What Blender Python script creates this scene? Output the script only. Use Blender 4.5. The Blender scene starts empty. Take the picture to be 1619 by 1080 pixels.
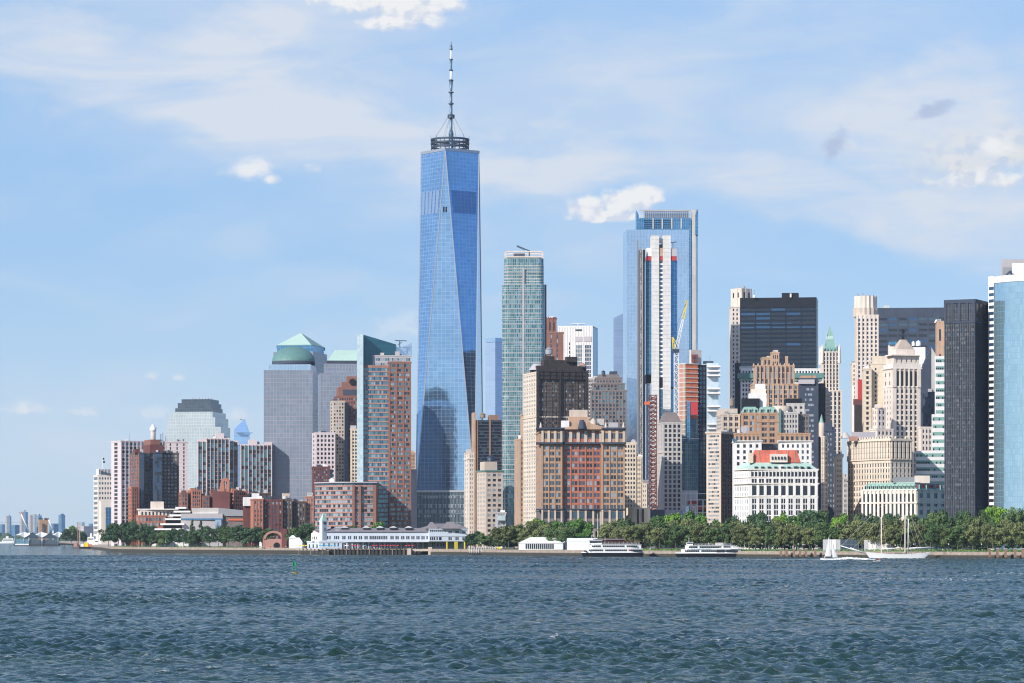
import bpy, bmesh, math, random
import numpy as np
from mathutils import Vector
R = math.radians
random.seed(7)
rng = np.random.default_rng(7)
S = bpy.context.scene
COL = S.collection

# ---------------------------------------------------------------- camera
# metres; the lens is long (19 degrees across), the camera stands 12 m above the water and looks level
F, HC, YH, CX = 4900.0, 12.0, 851.0, 809.5
cam = bpy.data.cameras.new('camera'); camo = bpy.data.objects.new('camera', cam); COL.objects.link(camo)
camo.location = (0, 0, HC); camo.rotation_euler = (R(90), 0, 0)
cam.sensor_width = 36; cam.lens = 36 * F / 1619; cam.shift_y = (YH - 540) / 1619
cam.clip_start = 1; cam.clip_end = 60000
S.camera = camo

# ---------------------------------------------------------------- light
SUN = Vector((-0.60, -0.60, 0.52)).normalized()      # direction towards the sun
sun = bpy.data.lights.new('sun', 'SUN'); suno = bpy.data.objects.new('sun', sun); COL.objects.link(suno)
sun.energy = 5.0; sun.angle = R(0.5); sun.color = (1.0, 0.955, 0.89)
suno.rotation_euler = SUN.to_track_quat('Z', 'Y').to_euler()
S.view_settings.view_transform = 'Standard'; S.view_settings.look = 'None'
S.view_settings.exposure = 0.17; S.view_settings.gamma = 1.0
S.cycles.use_denoising = True; S.cycles.pixel_filter_type = 'BLACKMAN_HARRIS'; S.cycles.filter_width = 1.15
S.cycles.max_bounces = 6; S.cycles.diffuse_bounces = 2; S.cycles.glossy_bounces = 4
S.cycles.transparent_max_bounces = 8; S.cycles.volume_bounces = 0
S.cycles.caustics_reflective = False; S.cycles.caustics_refractive = False
S.cycles.sample_clamp_indirect = 4.0

# ---------------------------------------------------------------- sky
W = bpy.data.worlds.new('World'); S.world = W; W.use_nodes = True
nt = W.node_tree; nt.nodes.clear()
class N:
    """tiny expression helper over shader nodes"""
    def __init__(s, nt): s.nt = nt
    def node(s, t, **k):
        n = s.nt.nodes.new(t)
        for a, v in k.items(): setattr(n, a, v)
        return n
    def put(s, sock, v):
        if hasattr(v, 'is_linked') or hasattr(v, 'links'): s.nt.links.new(v, sock)
        else: sock.default_value = v
    def m(s, op, *a, clamp=False):
        n = s.node('ShaderNodeMath', operation=op, use_clamp=clamp)
        for i, v in enumerate(a): s.put(n.inputs[i], v)
        return n.outputs[0]
    def vec(s, x, y, z=0.0):
        n = s.node('ShaderNodeCombineXYZ')
        for i, v in enumerate((x, y, z)): s.put(n.inputs[i], v)
        return n.outputs[0]
    def noise(s, v, scale=1.0, detail=4.0, rough=0.55, dist=0.0):
        n = s.node('ShaderNodeTexNoise'); s.put(n.inputs['Vector'], v)
        n.inputs['Scale'].default_value = scale; n.inputs['Detail'].default_value = detail
        n.inputs['Roughness'].default_value = rough; n.inputs['Distortion'].default_value = dist
        return n.outputs['Fac']
    def ramp(s, v, a, b, smooth=True):
        n = s.node('ShaderNodeMapRange', interpolation_type='SMOOTHSTEP' if smooth else 'LINEAR')
        s.put(n.inputs[0], v); n.inputs[1].default_value = a; n.inputs[2].default_value = b
        return n.outputs[0]
    def mix(s, f, a, b, mode='MIX'):
        n = s.node('ShaderNodeMix', data_type='RGBA', blend_type=mode)
        s.put(n.inputs[0], f)
        for i, v in ((6, a), (7, b)):
            if isinstance(v, tuple): v = (*v[:3], 1)
            s.put(n.inputs[i], v)
        return n.outputs[2]
h = N(nt)
sky = h.node('ShaderNodeTexSky', sky_type='NISHITA')
sky.sun_disc = False; sky.sun_elevation = math.asin(SUN.z); sky.sun_rotation = math.atan2(SUN.x, SUN.y)
sky.air_density = 1.0; sky.dust_density = 0.6; sky.ozone_density = 2.5; sky.altitude = 0
tc = h.node('ShaderNodeTexCoord'); sp = h.node('ShaderNodeSeparateXYZ'); nt.links.new(tc.outputs['Generated'], sp.inputs[0])
az = h.m('ARCTAN2', sp.outputs[0], sp.outputs[1]); el = h.m('ARCSINE', sp.outputs[2])
# degrees-like units: 1 unit = 0.01 rad
U = h.m('MULTIPLY', az, 100.0); V = h.m('MULTIPLY', el, 100.0)
def A(px): return math.atan((px - CX) / F) * 100
def E(py): return math.atan((YH - py) / F) * 100
def blob(px, py, rx, ry, rot=0.0, flat=0.0):
    """1 in the middle of a soft elliptical patch of sky, 0 outside; radii given in hundredths of a radian"""
    dx = h.m('SUBTRACT', U, A(px)); dy = h.m('SUBTRACT', V, E(py))
    c, s_ = math.cos(rot), math.sin(rot)
    a = h.m('DIVIDE', h.m('ADD', h.m('MULTIPLY', dx, c), h.m('MULTIPLY', dy, s_)), rx / 49)
    b = h.m('DIVIDE', h.m('SUBTRACT', h.m('MULTIPLY', dy, c), h.m('MULTIPLY', dx, s_)), ry / 49)
    if flat: b = h.m('MULTIPLY', b, h.m('ADD', 1.0, h.m('MULTIPLY', h.m('LESS_THAN', b, 0.0), flat)))
    return h.m('SQRT', h.m('ADD', h.m('MULTIPLY', a, a), h.m('MULTIPLY', b, b)))
# high thin cloud: broad soft streaks
wv = h.vec(h.m('MULTIPLY', U, 0.05), h.m('MULTIPLY', V, 0.20))
n1 = h.noise(wv, 1.6, 6, 0.52, 0.8)
n2 = h.noise(h.vec(h.m('MULTIPLY', U, 0.14), h.m('MULTIPLY', V, 0.55), 3.3), 1.0, 6, 0.6, 0.5)
wp = h.noise(h.vec(h.m('MULTIPLY', U, .11), h.m('MULTIPLY', V, .22), 7.7), 1.0, 5, .55); wq = h.noise(h.vec(h.m('MULTIPLY', U, .13), h.m('MULTIPLY', V, .26), 1.7), 1.0, 5, .55)
U0, V0 = U, V; U = h.m('ADD', U, h.m('MULTIPLY', h.m('SUBTRACT', wp, .5), 16.0)); V = h.m('ADD', V, h.m('MULTIPLY', h.m('SUBTRACT', wq, .5), 8.0))
thin = None
for (px, py, rx, ry, rot, a) in [(850, 150, 1300, 270, -.04, .58), (280, 145, 660, 150, -0.05, 1.0), (780, 235, 640, 95, -0.10, .95), (1250, 300, 600, 105, -0.12, .85),
                                 (1180, 60, 260, 70, 0.5, .55), (1560, 190, 360, 140, 0.2, .85), (560, 480, 520, 60, 0.0, .25),
                                 (1450, 360, 420, 45, -0.1, .55), (200, 700, 500, 120, 0, .35)]:
    g = h.m('MULTIPLY', h.m('SUBTRACT', 1.0, h.ramp(blob(px, py, rx, ry, rot), 0.25, 1.15)), a)
    thin = g if thin is None else h.m('MAXIMUM', thin, g)
tn = h.m('MULTIPLY', thin, h.m('ADD', .26, h.m('ADD', h.m('MULTIPLY', h.ramp(n1, .32, .62), 0.55), h.m('MULTIPLY', h.ramp(n2, .34, .64), 0.60))), clamp=True)
U, V = U0, V0
# elsewhere in the sky: sparse thin streaks
far = h.m('MULTIPLY', h.ramp(n1, .48, .75), 0.35)
tn = h.m('MAXIMUM', tn, far)
skc = h.mix(1.0, sky.outputs[0], (0.82, 1.0, 1.22), 'MULTIPLY')
SKY_S = 0.15; SK = SKY_S * 1.15
lowc = h.mix(h.ramp(V, 0.0, 11.0), (0.54 / SK, 0.685 / SK, 0.86 / SK), (0.325 / SK, 0.52 / SK, 0.80 / SK))
skc = h.mix(h.m('MULTIPLY', h.m('SUBTRACT', 1.0, h.ramp(V, 12.0, 60.0)), 0.8), skc, lowc)
sunside = h.ramp(h.m('ADD', h.m('MULTIPLY', sp.outputs[0], -.707), h.m('MULTIPLY', sp.outputs[1], -.707)), .2, .95)  # unseen sky whitened towards the sun, shaped for the glass reflections
skc = h.mix(h.m('MULTIPLY', sunside, .55), skc, (0.72 / SK, 0.78 / SK, 0.86 / SK))
east = h.m('MULTIPLY', h.ramp(sp.outputs[0], .45, .9), h.m('SUBTRACT', 1.0, h.ramp(sp.outputs[2], .5, .9)))  # unseen sky deepened on this side so the tower's facet mirrors darker blue
skc = h.mix(h.m('MULTIPLY', east, .85), skc, (0.13 / SK, 0.34 / SK, 0.72 / SK))
c1 = h.mix(h.m('MULTIPLY', tn, 0.95), skc, (0.72 / SK, 0.78 / SK, 0.88 / SK))
# cumulus: noise-edged puffs
pv = h.vec(U, h.m('MULTIPLY', V, 1.3))
p1 = h.noise(pv, 1.3, 10, 0.56, 0.30); p2 = h.noise(h.vec(h.m('ADD', U, -0.20), h.m('ADD', h.m('MULTIPLY', V, 1.3), 0.22)), 1.3, 8, 0.52, 0.30)
def puff(colr, parts, lo=0.0, dens=1.0, shade=1.0, edge=0.45):
    d = None
    for (px, py, rx, ry) in parts:
        b_ = blob(px, py, rx * 1.12, ry * 1.25, 0, .5); d = b_ if d is None else h.m('MINIMUM', d, b_)
    v = h.m('ADD', h.m('SUBTRACT', 1.0, d), h.m('MULTIPLY', h.m('SUBTRACT', p1, 0.5), 1.25))
    a = h.m('MULTIPLY', h.ramp(v, 0.0, edge), dens)
    cy = sum(q[1] for q in parts) / len(parts); hy = max(q[3] for q in parts) / 49
    up = h.m('DIVIDE', h.m('SUBTRACT', V, E(cy)), hy)
    lit = h.ramp(h.m('ADD', h.m('SUBTRACT', p1, p2), h.m('ADD', h.m('MULTIPLY', v, 0.06), h.m('MULTIPLY', up, 0.07))), -0.12, 0.10)
    w = h.mix(lit, (0.70 * shade / SK, 0.75 * shade / SK, 0.86 * shade / SK), (0.93 * shade / SK, 0.93 * shade / SK, 0.93 * shade / SK))
    return h.mix(a, colr, w)
c1 = puff(c1, [(560, -2, 74, 34), (650, 10, 96, 48), (620, 36, 60, 20)], dens=.95, edge=.6)
c1 = puff(c1, [(393, 272, 42, 22), (430, 286, 16, 10)], dens=.85, edge=.8)
c1 = puff(c1, [(495, 268, 16, 10)], dens=.4, edge=.7)
c1 = puff(c1, [(930, 332, 34, 24), (990, 322, 48, 26), (1020, 312, 30, 22), (965, 344, 68, 12)], dens=.95, edge=.5)
c1 = puff(c1, [(1530, 268, 120, 62), (1600, 250, 75, 62)], dens=.9, shade=.88, edge=1.2)
c1 = puff(c1, [(1572, 238, 36, 24), (1560, 292, 95, 18)], dens=.85, edge=.8)
for px, py, rx, ry, dn in [(42, 650, 42, 14, .55), (130, 655, 36, 10, .4), (240, 655, 40, 14, .3), (240, 597, 14, 9, .5), (283, 600, 12, 8, .5),
                           (375, 660, 22, 14, .45), (1330, 232, 26, 14, .35), (640, 520, 60, 30, .3)]:
    c1 = puff(c1, [(px, py, rx, ry)], dens=dn, edge=.8)
for px, py, rx, ry, rot in [(1474, 180, 52, 15, .35), (1322, 232, 36, 20, .9)]:
    dd = h.m('ADD', h.m('SUBTRACT', 1.0, blob(px, py, rx, ry, rot)), h.m('MULTIPLY', h.m('SUBTRACT', p1, 0.5), 2.2))
    c1 = h.mix(h.m('MULTIPLY', h.ramp(dd, 0, .8), .75), c1, (0.42 / SK, 0.52 / SK, 0.74 / SK))
bg = h.node('ShaderNodeBackground'); nt.links.new(c1, bg.inputs[0]); bg.inputs[1].default_value = SKY_S
ow = h.node('ShaderNodeOutputWorld'); nt.links.new(bg.outputs[0], ow.inputs[0])

# ---------------------------------------------------------------- materials
def lin(r, g, b, k=1.0):
    f = lambda c: (c / 255 / 12.92) if c <= 10 else ((c / 255 + .055) / 1.055) ** 2.4
    return (f(r) * k, f(g) * k, f(b) * k)
M = {}
def newmat(name):
    m = bpy.data.materials.new(name); m.use_nodes = True; t = m.node_tree; t.nodes.clear()
    b = t.nodes.new('ShaderNodeBsdfPrincipled'); o = t.nodes.new('ShaderNodeOutputMaterial')
    t.links.new(b.outputs[0], o.inputs[0]); M[name] = m
    return m, N(t), b
def setc(x, b, col, **k):
    x.put(b.inputs['Base Color'], (*col, 1) if isinstance(col, tuple) else col)
    for kk, v in k.items(): x.put(b.inputs[kk], v)
MASON = set()
def masonry(name, col, var=.18, rough=.88, scale=.09, course=0.0):
    """stone, brick, concrete: mottled and rain-streaked; course > 0 adds bands of that height in metres"""
    m, x, b = newmat(name); MASON.add(name)
    g = x.node('ShaderNodeNewGeometry'); sp = x.node('ShaderNodeSeparateXYZ'); x.nt.links.new(g.outputs['Position'], sp.inputs[0])
    a = x.noise(g.outputs['Position'], scale, 5, .6)
    st = x.noise(x.vec(sp.outputs[0], sp.outputs[1], x.m('MULTIPLY', sp.outputs[2], .06)), .55, 4, .6)
    f = x.noise(g.outputs['Position'], 1.3, 3, .6)
    s = x.m('ADD', x.m('ADD', x.m('MULTIPLY', a, .45), x.m('MULTIPLY', st, .35)), x.m('MULTIPLY', f, .2))
    v = x.m('ADD', 1 - var, x.m('MULTIPLY', x.ramp(s, .34, .66, False), 2 * var))
    if course:
        c = x.m('FRACT', x.m('DIVIDE', sp.outputs[2], course))
        v = x.m('MULTIPLY', v, x.m('SUBTRACT', 1.0, x.m('MULTIPLY', x.m('LESS_THAN', c, .22), .22)))
    n = x.node('ShaderNodeVectorMath', operation='SCALE'); n.inputs[0].default_value = col; x.put(n.inputs['Scale'], v)
    setc(x, b, n.outputs[0], Roughness=rough); b.inputs['Specular IOR Level'].default_value = .25
    return m
def curtain(name, c1, c2, line, pw, fh, met=.75, rough=.10, mort=.05, lrough=.5, vary=.5, wob=.02, spand=None, sp_h=.3, spec=.5):
    """curtain wall: panes of pw x fh metres with mullions, each pane a little different; spand = spandrel colour in the lowest sp_h of a floor"""
    m, x, b = newmat(name)
    uv = x.node('ShaderNodeUVMap'); br = x.node('ShaderNodeTexBrick'); x.nt.links.new(uv.outputs[0], br.inputs[0])
    br.offset = 0; br.squash = 1
    br.inputs['Color1'].default_value = (*c1, 1); br.inputs['Color2'].default_value = (*c2, 1); br.inputs['Mortar'].default_value = (*line, 1)
    for k_, v in (('Scale', 1.0), ('Mortar Size', mort), ('Mortar Smooth', 0.0), ('Bias', vary - .5), ('Brick Width', pw), ('Row Height', fh)): br.inputs[k_].default_value = v
    col = br.outputs[0]; metf = x.m('MULTIPLY', x.m('SUBTRACT', 1.0, br.outputs['Fac']), met)
    if spand:
        s = x.node('ShaderNodeSeparateXYZ'); x.nt.links.new(uv.outputs[0], s.inputs[0])
        f = x.m('LESS_THAN', x.m('FRACT', x.m('DIVIDE', s.outputs[1], fh)), sp_h)
        col = x.mix(f, col, spand); metf = x.m('MULTIPLY', metf, x.m('SUBTRACT', 1.0, x.m('MULTIPLY', f, .6)))
    g = x.node('ShaderNodeNewGeometry')
    big = x.noise(g.outputs['Position'], .035, 3, .5)
    col = x.mix(x.m('MULTIPLY', x.ramp(big, .35, .7), .25), col, (c2[0] * .6, c2[1] * .6, c2[2] * .6))
    setc(x, b, col); x.put(b.inputs['Metallic'], metf); b.inputs['Specular IOR Level'].default_value = spec
    x.put(b.inputs['Roughness'], x.m('ADD', rough, x.m('MULTIPLY', br.outputs['Fac'], lrough)))
    if wob:
        bp = x.node('ShaderNodeBump'); bp.inputs['Strength'].default_value = wob * 5; bp.inputs['Distance'].default_value = .3
        x.put(bp.inputs['Height'], x.noise(g.outputs['Position'], .16, 3, .5)); x.nt.links.new(bp.outputs[0], b.inputs['Normal'])
    return m
def plain(name, col, rough=.6, met=0.0, var=.08, scale=.3, spec=.5):
    m, x, b = newmat(name)
    g = x.node('ShaderNodeNewGeometry'); a = x.noise(g.outputs['Position'], scale, 4, .6)
    n = x.node('ShaderNodeVectorMath', operation='SCALE'); n.inputs[0].default_value = col
    x.put(n.inputs['Scale'], x.m('ADD', 1 - var, x.m('MULTIPLY', a, 2 * var)))
    setc(x, b, n.outputs[0], Roughness=rough, Metallic=met); b.inputs['Specular IOR Level'].default_value = spec
    return m
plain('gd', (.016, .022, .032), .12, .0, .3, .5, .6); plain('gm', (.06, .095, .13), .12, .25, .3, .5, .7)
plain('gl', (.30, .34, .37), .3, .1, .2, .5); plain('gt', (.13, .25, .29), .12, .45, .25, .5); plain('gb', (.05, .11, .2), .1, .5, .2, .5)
plain('white', (.74, .74, .73), .55); plain('offwhite', (.62, .6, .56), .7); plain('black', (.010, .012, .018), .6, spec=.2)
plain('steel', (.42, .45, .5), .4, .6); plain('darksteel', (.045, .065, .095), .5, .3, spec=.3); plain('grey', (.25, .26, .28), .7)
plain('red', (.45, .035, .04), .6); plain('yellow', (.8, .6, .02), .5); plain('orange', (.62, .13, .045), .7, 0, .25, .6)
plain('wood', (.22, .17, .12), .8, 0, .25); plain('darkwood', (.035, .035, .035), .9, 0, .3); plain('tent', (.8, .8, .8), .6, 0, .04)
plain('blindgrey', (.09, .095, .11), .4, .1); plain('bluedim', (.08, .20, .42), .2, .8); plain('lavdim', (.28, .38, .54), .2, .5)
plain('copper', (.20, .35, .30), .7, 0, .2, .5); plain('copperdark', (.11, .22, .20), .65, 0, .25, .3); plain('copperpale', (.38, .52, .45), .75, 0, .15, .5)
plain('teal', (.02, .28, .38), .6); plain('spire', (.10, .16, .22), .45, .5, .2)

# ---------------------------------------------------------------- meshes
def tag(o, label=None, cat=None, group=None, kind=None):
    for k_, v in (('label', label), ('category', cat), ('group', group), ('kind', kind)):
        if v: o[k_] = v
    return o
class MB:
    def __init__(s): s.v = []; s.f = []; s.uv = []; s.mi = []; s.ms = []; s.sm = []
    def mat(s, m):
        if m not in s.ms: s.ms.append(m)
        return s.ms.index(m)
    def face(s, pts, m, uv=None, smooth=False):
        b = len(s.v); s.v += [tuple(p) for p in pts]; s.f.append(tuple(range(b, b + len(pts))))
        s.uv.append(uv or [(p[0], p[2]) for p in pts]); s.mi.append(s.mat(m)); s.sm.append(smooth)
    def prism(s, poly, z0, z1, m, top=None, u0=0.0, smooth=False, cap=True, ztop=None, bottom=False):
        """poly anticlockwise from above; ztop: list of top heights per corner"""
        n = len(poly); u = u0; zt = ztop or [z1] * n
        for i in range(n):
            a, b = poly[i], poly[(i + 1) % n]; L = math.hypot(b[0] - a[0], b[1] - a[1]); j = (i + 1) % n
            s.face([(a[0], a[1], z0), (b[0], b[1], z0), (b[0], b[1], zt[j]), (a[0], a[1], zt[i])], m, [(u, z0), (u + L, z0), (u + L, zt[j]), (u, zt[i])], smooth)
            u += L
        if cap: s.face([(p[0], p[1], zt[i]) for i, p in enumerate(poly)], top or m)
        if bottom: s.face([(p[0], p[1], z0) for p in reversed(poly)], m)
    def frustum(s, p0, z0, p1, z1, m, cap=True, smooth=False, top=None):
        n = len(p0)
        for i in range(n):
            j = (i + 1) % n; a, b, c, d = p0[i], p0[j], p1[j], p1[i]
            L = math.hypot(b[0] - a[0], b[1] - a[1])
            s.face([(a[0], a[1], z0), (b[0], b[1], z0), (c[0], c[1], z1), (d[0], d[1], z1)], m, [(0, z0), (L, z0), (L, z1), (0, z1)], smooth)
        if cap: s.face([(p[0], p[1], z1) for p in p1], top or m)
    def obox(s, c, u, w, dn, z0, z1, m, n=None):
        """box whose back-centre is at c (2D), along unit u, width w, sticking out dn along the outward normal"""
        nx, ny = n if n else (u[1], -u[0])
        a = (c[0] - u[0] * w / 2, c[1] - u[1] * w / 2); b = (c[0] + u[0] * w / 2, c[1] + u[1] * w / 2)
        A_ = (a[0] + nx * dn, a[1] + ny * dn); B_ = (b[0] + nx * dn, b[1] + ny * dn)
        s.prism([A_, B_, b, a], z0, z1, m, bottom=True)
    def box(s, x0, x1, y0, y1, z0, z1, m): s.prism([(x0, y0), (x1, y0), (x1, y1), (x0, y1)], z0, z1, m, bottom=True)
    def cyl(s, cx, cy, r0, z0, z1, m, r1=None, n=12, smooth=True, cap=True):
        r1 = r0 if r1 is None else r1
        P = lambda r: [(cx + r * math.cos(2 * math.pi * i / n), cy + r * math.sin(2 * math.pi * i / n)) for i in range(n)]
        s.frustum(P(r0), z0, P(r1), z1, m, cap, smooth)
    def bar(s, p, q, r, m, n=4):
        p, q = Vector(p), Vector(q); d = (q - p).normalized(); a = d.orthogonal().normalized(); b = d.cross(a)
        ring = lambda c: [c + a * r * math.cos(2 * math.pi * i / n) + b * r * math.sin(2 * math.pi * i / n) for i in range(n)]
        P, Q = ring(p), ring(q)
        for i in range(n): j = (i + 1) % n; s.face([P[i], P[j], Q[j], Q[i]], m, smooth=n > 5)
        s.face(Q, m); s.face(P[::-1], m)
    def build(s, name, parent=None, origin=None, **t):
        me = bpy.data.meshes.new(name)
        o3 = origin if origin is not None else (parent.matrix_basis.translation if parent else (0, 0, 0))
        if parent and parent.parent: o3 = Vector(o3) + parent.parent.matrix_basis.translation
        me.from_pydata([(p[0] - o3[0], p[1] - o3[1], p[2] - o3[2]) for p in s.v], [], s.f)
        ul = me.uv_layers.new(name='UVMap'); ul.data.foreach_set('uv', [c for f in s.uv for p in f for c in p])
        for m in s.ms: me.materials.append(M[m])
        me.polygons.foreach_set('material_index', s.mi); me.polygons.foreach_set('use_smooth', s.sm)
        if any(s.sm):
            bm = bmesh.new(); bm.from_mesh(me); bmesh.ops.remove_doubles(bm, verts=bm.verts, dist=.001); bm.to_mesh(me); bm.free()
        ob = bpy.data.objects.new(name, me); COL.objects.link(ob)
        if parent: ob.parent = parent
        elif origin is not None: ob.location = origin
        return tag(ob, **t) if t else ob
def X(px, D): return (px - CX) * D / F
def Z(py, D): return HC + (YH - py) * D / F
G0 = 4.0
def root(name, label, cat, loc, group=None):
    o = bpy.data.objects.new(name, None); o.location = loc; COL.objects.link(o); o.empty_display_size = 5
    return tag(o, label, cat, group)

def rect(xl, xc, xr, D, side=35.0, th=None):
    P1 = (X(xc, D), float(D)); kl, kr = (xl - CX) / F, (xr - CX) / F
    def Lr(t): return (kr * D - P1[0]) / (math.cos(t) - kr * math.sin(t))
    def Ll(t): return (kl * D - P1[0]) / (-math.sin(t) - kl * math.cos(t))
    a = math.atan2(P1[0], D)           # view ray turns right of +y by a
    if th is None:
        if xc - xl < .01: th = -a; 
        elif xr - xc < .01: th = math.pi / 2 - a
        else:
            left = (xc - xl) < (xr - xc)
            s_ = max(side, 1.05 * (min(xc - xl, xr - xc) * D / F))
            lo, hi = -a + 1e-4, math.pi / 2 - a - 1e-4
            for _ in range(60):
                mid = (lo + hi) / 2
                if left: big = Ll(mid) > s_        # th small -> long left side
                else: big = Lr(mid) > s_           # th large -> long right side
                if left: lo, hi = (mid, hi) if big else (lo, mid)
                else: lo, hi = (lo, mid) if big else (mid, hi)
            th = (lo + hi) / 2
    r, l = (math.cos(th), math.sin(th)), (-math.sin(th), math.cos(th))
    lr = Lr(th) if xr - xc > .01 else side
    ll = Ll(th) if xc - xl > .01 else side
    P2 = (P1[0] + r[0] * lr, P1[1] + r[1] * lr); P0 = (P1[0] + l[0] * ll, P1[1] + l[1] * ll)
    lim = max(3.2 * side, 90)
    if not 0 < ll < lim: P0 = (kl * (D + side), D + side)
    if not 0 < lr < lim: P2 = (kr * (D + side), D + side)
    P3 = (P0[0] + P2[0] - P1[0], P0[1] + P2[1] - P1[1])
    return [P0, P1, P2, P3], th        # P0 left end, P1 near corner, P2 right end, P3 back: anticlockwise from above

WIN = {}
def win_mesh(w, hh, m):
    k_ = (round(w, 1), round(hh, 1), m)
    if k_ not in WIN:
        b = MB(); b.obox((0, 0), (1, 0), w, .09, -hh / 2, hh / 2, m)
        o = b.build('window'); WIN[k_] = o.data; bpy.data.objects.remove(o)
    return WIN[k_]
def st(nx, fp=7.0, ww=.5, wh=.55, g=1, pd=.3, sd=.18, mx=.6, mt=1.2, mb=0.0, pm=None, sm=None, wm='ddm', gap=.16, only=None, nz=None, big=False):
    if ww < .8: ww = min(.88, ww * 1.2)
    if wh < .8: wh = min(.84, wh * 1.16)
    pd *= 1.3
    return dict(nx=nx, fp=fp, ww=ww, wh=wh, g=g, pd=pd, sd=sd, mx=mx, mt=mt, mb=mb, pm=pm, sm=sm, wm=wm, gap=gap, nz=nz, big=big)
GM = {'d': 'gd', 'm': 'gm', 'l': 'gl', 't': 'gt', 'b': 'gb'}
class Bld:
    def __init__(s, name, label, cat, D, px, group=None, side=35.0, wall='stone', cap=100):
        s.D = D; s.root = root(name, label, cat, (X(px, D), D, G0 - .5), group)
        s.wall = MB(); s.wm = wall; s.wins = []; s.th = None; s.side = side; s.cap = cap; s.tops = []; s.last = None
    def tier(s, xs, yt, yb=None, fl=None, fr=None, dD=0.0, m=None, top='grey', th=None, side=None, wall=None, ztop=None):
        D = s.D + dD; p, t = rect(*xs, D, side or s.side, th if th is not None else s.th)
        if s.th is None: s.th = t
        m = m or s.wm; z1 = Z(yt, D); z0 = Z(yb, D) if yb else G0 - .5
        w = wall or s.wall
        w.prism(p, z0, z1, m, top)
        if fl and xs[1] - xs[0] > .5: s.facade(p[0], p[1], z0, z1, fl, m, w)
        if fr and xs[2] - xs[1] > .5: s.facade(p[1], p[2], z0, z1, fr, m, w)
        if (fl or fr) and m in MASON:
            w.prism(outset(p, .45), z1 - .9, z1 + .25, m, top, bottom=True)
            if 'glass' not in m: s.tops.append((p, z1))
        s.last = (p, z0, z1)
        return p, z0, z1
    def facade(s, Aa, Bb, z0, z1, f, m, w):
        L = math.hypot(Bb[0] - Aa[0], Bb[1] - Aa[1]); u = ((Bb[0] - Aa[0]) / L, (Bb[1] - Aa[1]) / L); n = (u[1], -u[0])
        P = lambda d, o=0.0: (Aa[0] + u[0] * d + n[0] * o, Aa[1] + u[1] * d + n[1] * o)
        H = z1 - z0 - f['mt'] - f['mb']; nz = f['nz'] or max(1, round(H / (f['fp'] * s.D / F))); ch = H / nz
        mx = f['mx']; cw = (L - 2 * mx) / f['nx']; ww, wh = cw * f['ww'], ch * f['wh']; pm, sm = f['pm'] or m, f['sm'] or m
        if f['pd']:
            for i in range(f['nx'] + 1):
                if i == 0: a, b = 0.0, mx + (cw - ww) / 2
                elif i == f['nx']: a, b = L - mx - (cw - ww) / 2, L
                else: a, b = mx + cw * i - (cw - ww) / 2, mx + cw * i + (cw - ww) / 2
                w.obox(P((a + b) / 2), u, b - a, f['pd'], z0, z1 - .03, pm)
        if f['sd']:
            for k_ in range(nz + 1):
                a = z0 + f['mb'] + ch * k_ - ch * (1 - f['wh']) / 2; b = a + ch * (1 - f['wh'])
                if k_ == 0: a = z0
                if k_ == nz: b = z1 - .06
                w.obox(P(L / 2), u, L - .04, f['sd'], a, b, sm)
        ang = math.atan2(u[1], u[0]); g = f['g']; gw = ww / g
        for k_ in range(nz):
            zc = z0 + f['mb'] + ch * (k_ + .5)
            for i in range(f['nx']):
                for j in range(g):
                    d = mx + cw * (i + .5) - ww / 2 + gw * (j + .5)
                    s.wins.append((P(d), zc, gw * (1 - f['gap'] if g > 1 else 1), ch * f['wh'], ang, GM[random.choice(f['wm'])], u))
    def part(s, name, mb, **t): return mb.build(name, s.root, **t)
    def box(s, name, xs, yt, yb, m, dD=2.0, side=10, th=None, top=None, **t):
        D = s.D + dD; p, _ = rect(*xs, D, side, s.th if th is None else th); b = MB(); b.prism(p, Z(yb, D), Z(yt, D), m, top)
        return b.build(name, s.root, **t)
    def cornice(s, p, z, h_=1.2, out=.9, m=None, name='cornice'):
        b = MB(); s._ring(b, p, z, h_, out, m or s.wm); return b.build(name, s.root)
    def _ring(s, b, p, z, h_, out, m):
        q = outset(p, out); b.prism(q, z, z + h_, m, bottom=True)
    def tank(s, px, yt, yb, wpx, m='wood', dD=8):
        D = s.D + dD; r = wpx * D / F / 2; z0, z1 = Z(yb, D), Z(yt, D); b = MB(); x = X(px, D); hh = z1 - z0
        for k_ in range(4):
            a = math.pi / 4 + k_ * math.pi / 2; b.bar((x + r * .7 * math.cos(a), D + r * .7 * math.sin(a), z0 - 1), (x + r * .7 * math.cos(a), D + r * .7 * math.sin(a), z0 + hh * .2), .25, 'darksteel')
        b.cyl(x, D, r, z0 + hh * .18, z0 + hh * .72, m); b.cyl(x, D, r * 1.08, z0 + hh * .72, z1, m, r * .08)
        return b.build('water_tank', s.root)
    def done(s, wname='window'):
        s.wall.build('wall', s.root)
        for p, z in s.tops[:4]:
            for _ in range(3):
                a, c = random.uniform(.15, .85), random.uniform(.12, .6); q = Vector(p[1]) + (Vector(p[2]) - Vector(p[1])) * a + (Vector(p[0]) - Vector(p[1])) * c
                w_ = MB(); k_ = random.random(); hw, hh = random.uniform(.8, 2.6), random.uniform(1.2, 3.4)
                if k_ < .7: w_.box(q.x - hw, q.x + hw, q.y - hw * .7, q.y + hw * .7, z, z + hh, random.choice(['museumgrey', 'grey', 'greystone', 'whitestone', 'darksteel', s.wm])); nm = 'rooftop_unit'
                elif k_ < .85: w_.cyl(q.x, q.y, 1.2, z, z + 2.6, 'grey', n=10); nm = 'roof_vent'
                else: w_.bar((q.x, q.y, z), (q.x, q.y, z + random.uniform(4, 8)), .12, 'darksteel'); nm = 'antenna'
                w_.build(nm, s.root)
        # the windows that show largest: nearest the camera, highest first (trees hide the lowest)
        s.wins.sort(key=lambda q: -q[1])
        o3 = s.root.location
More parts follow.
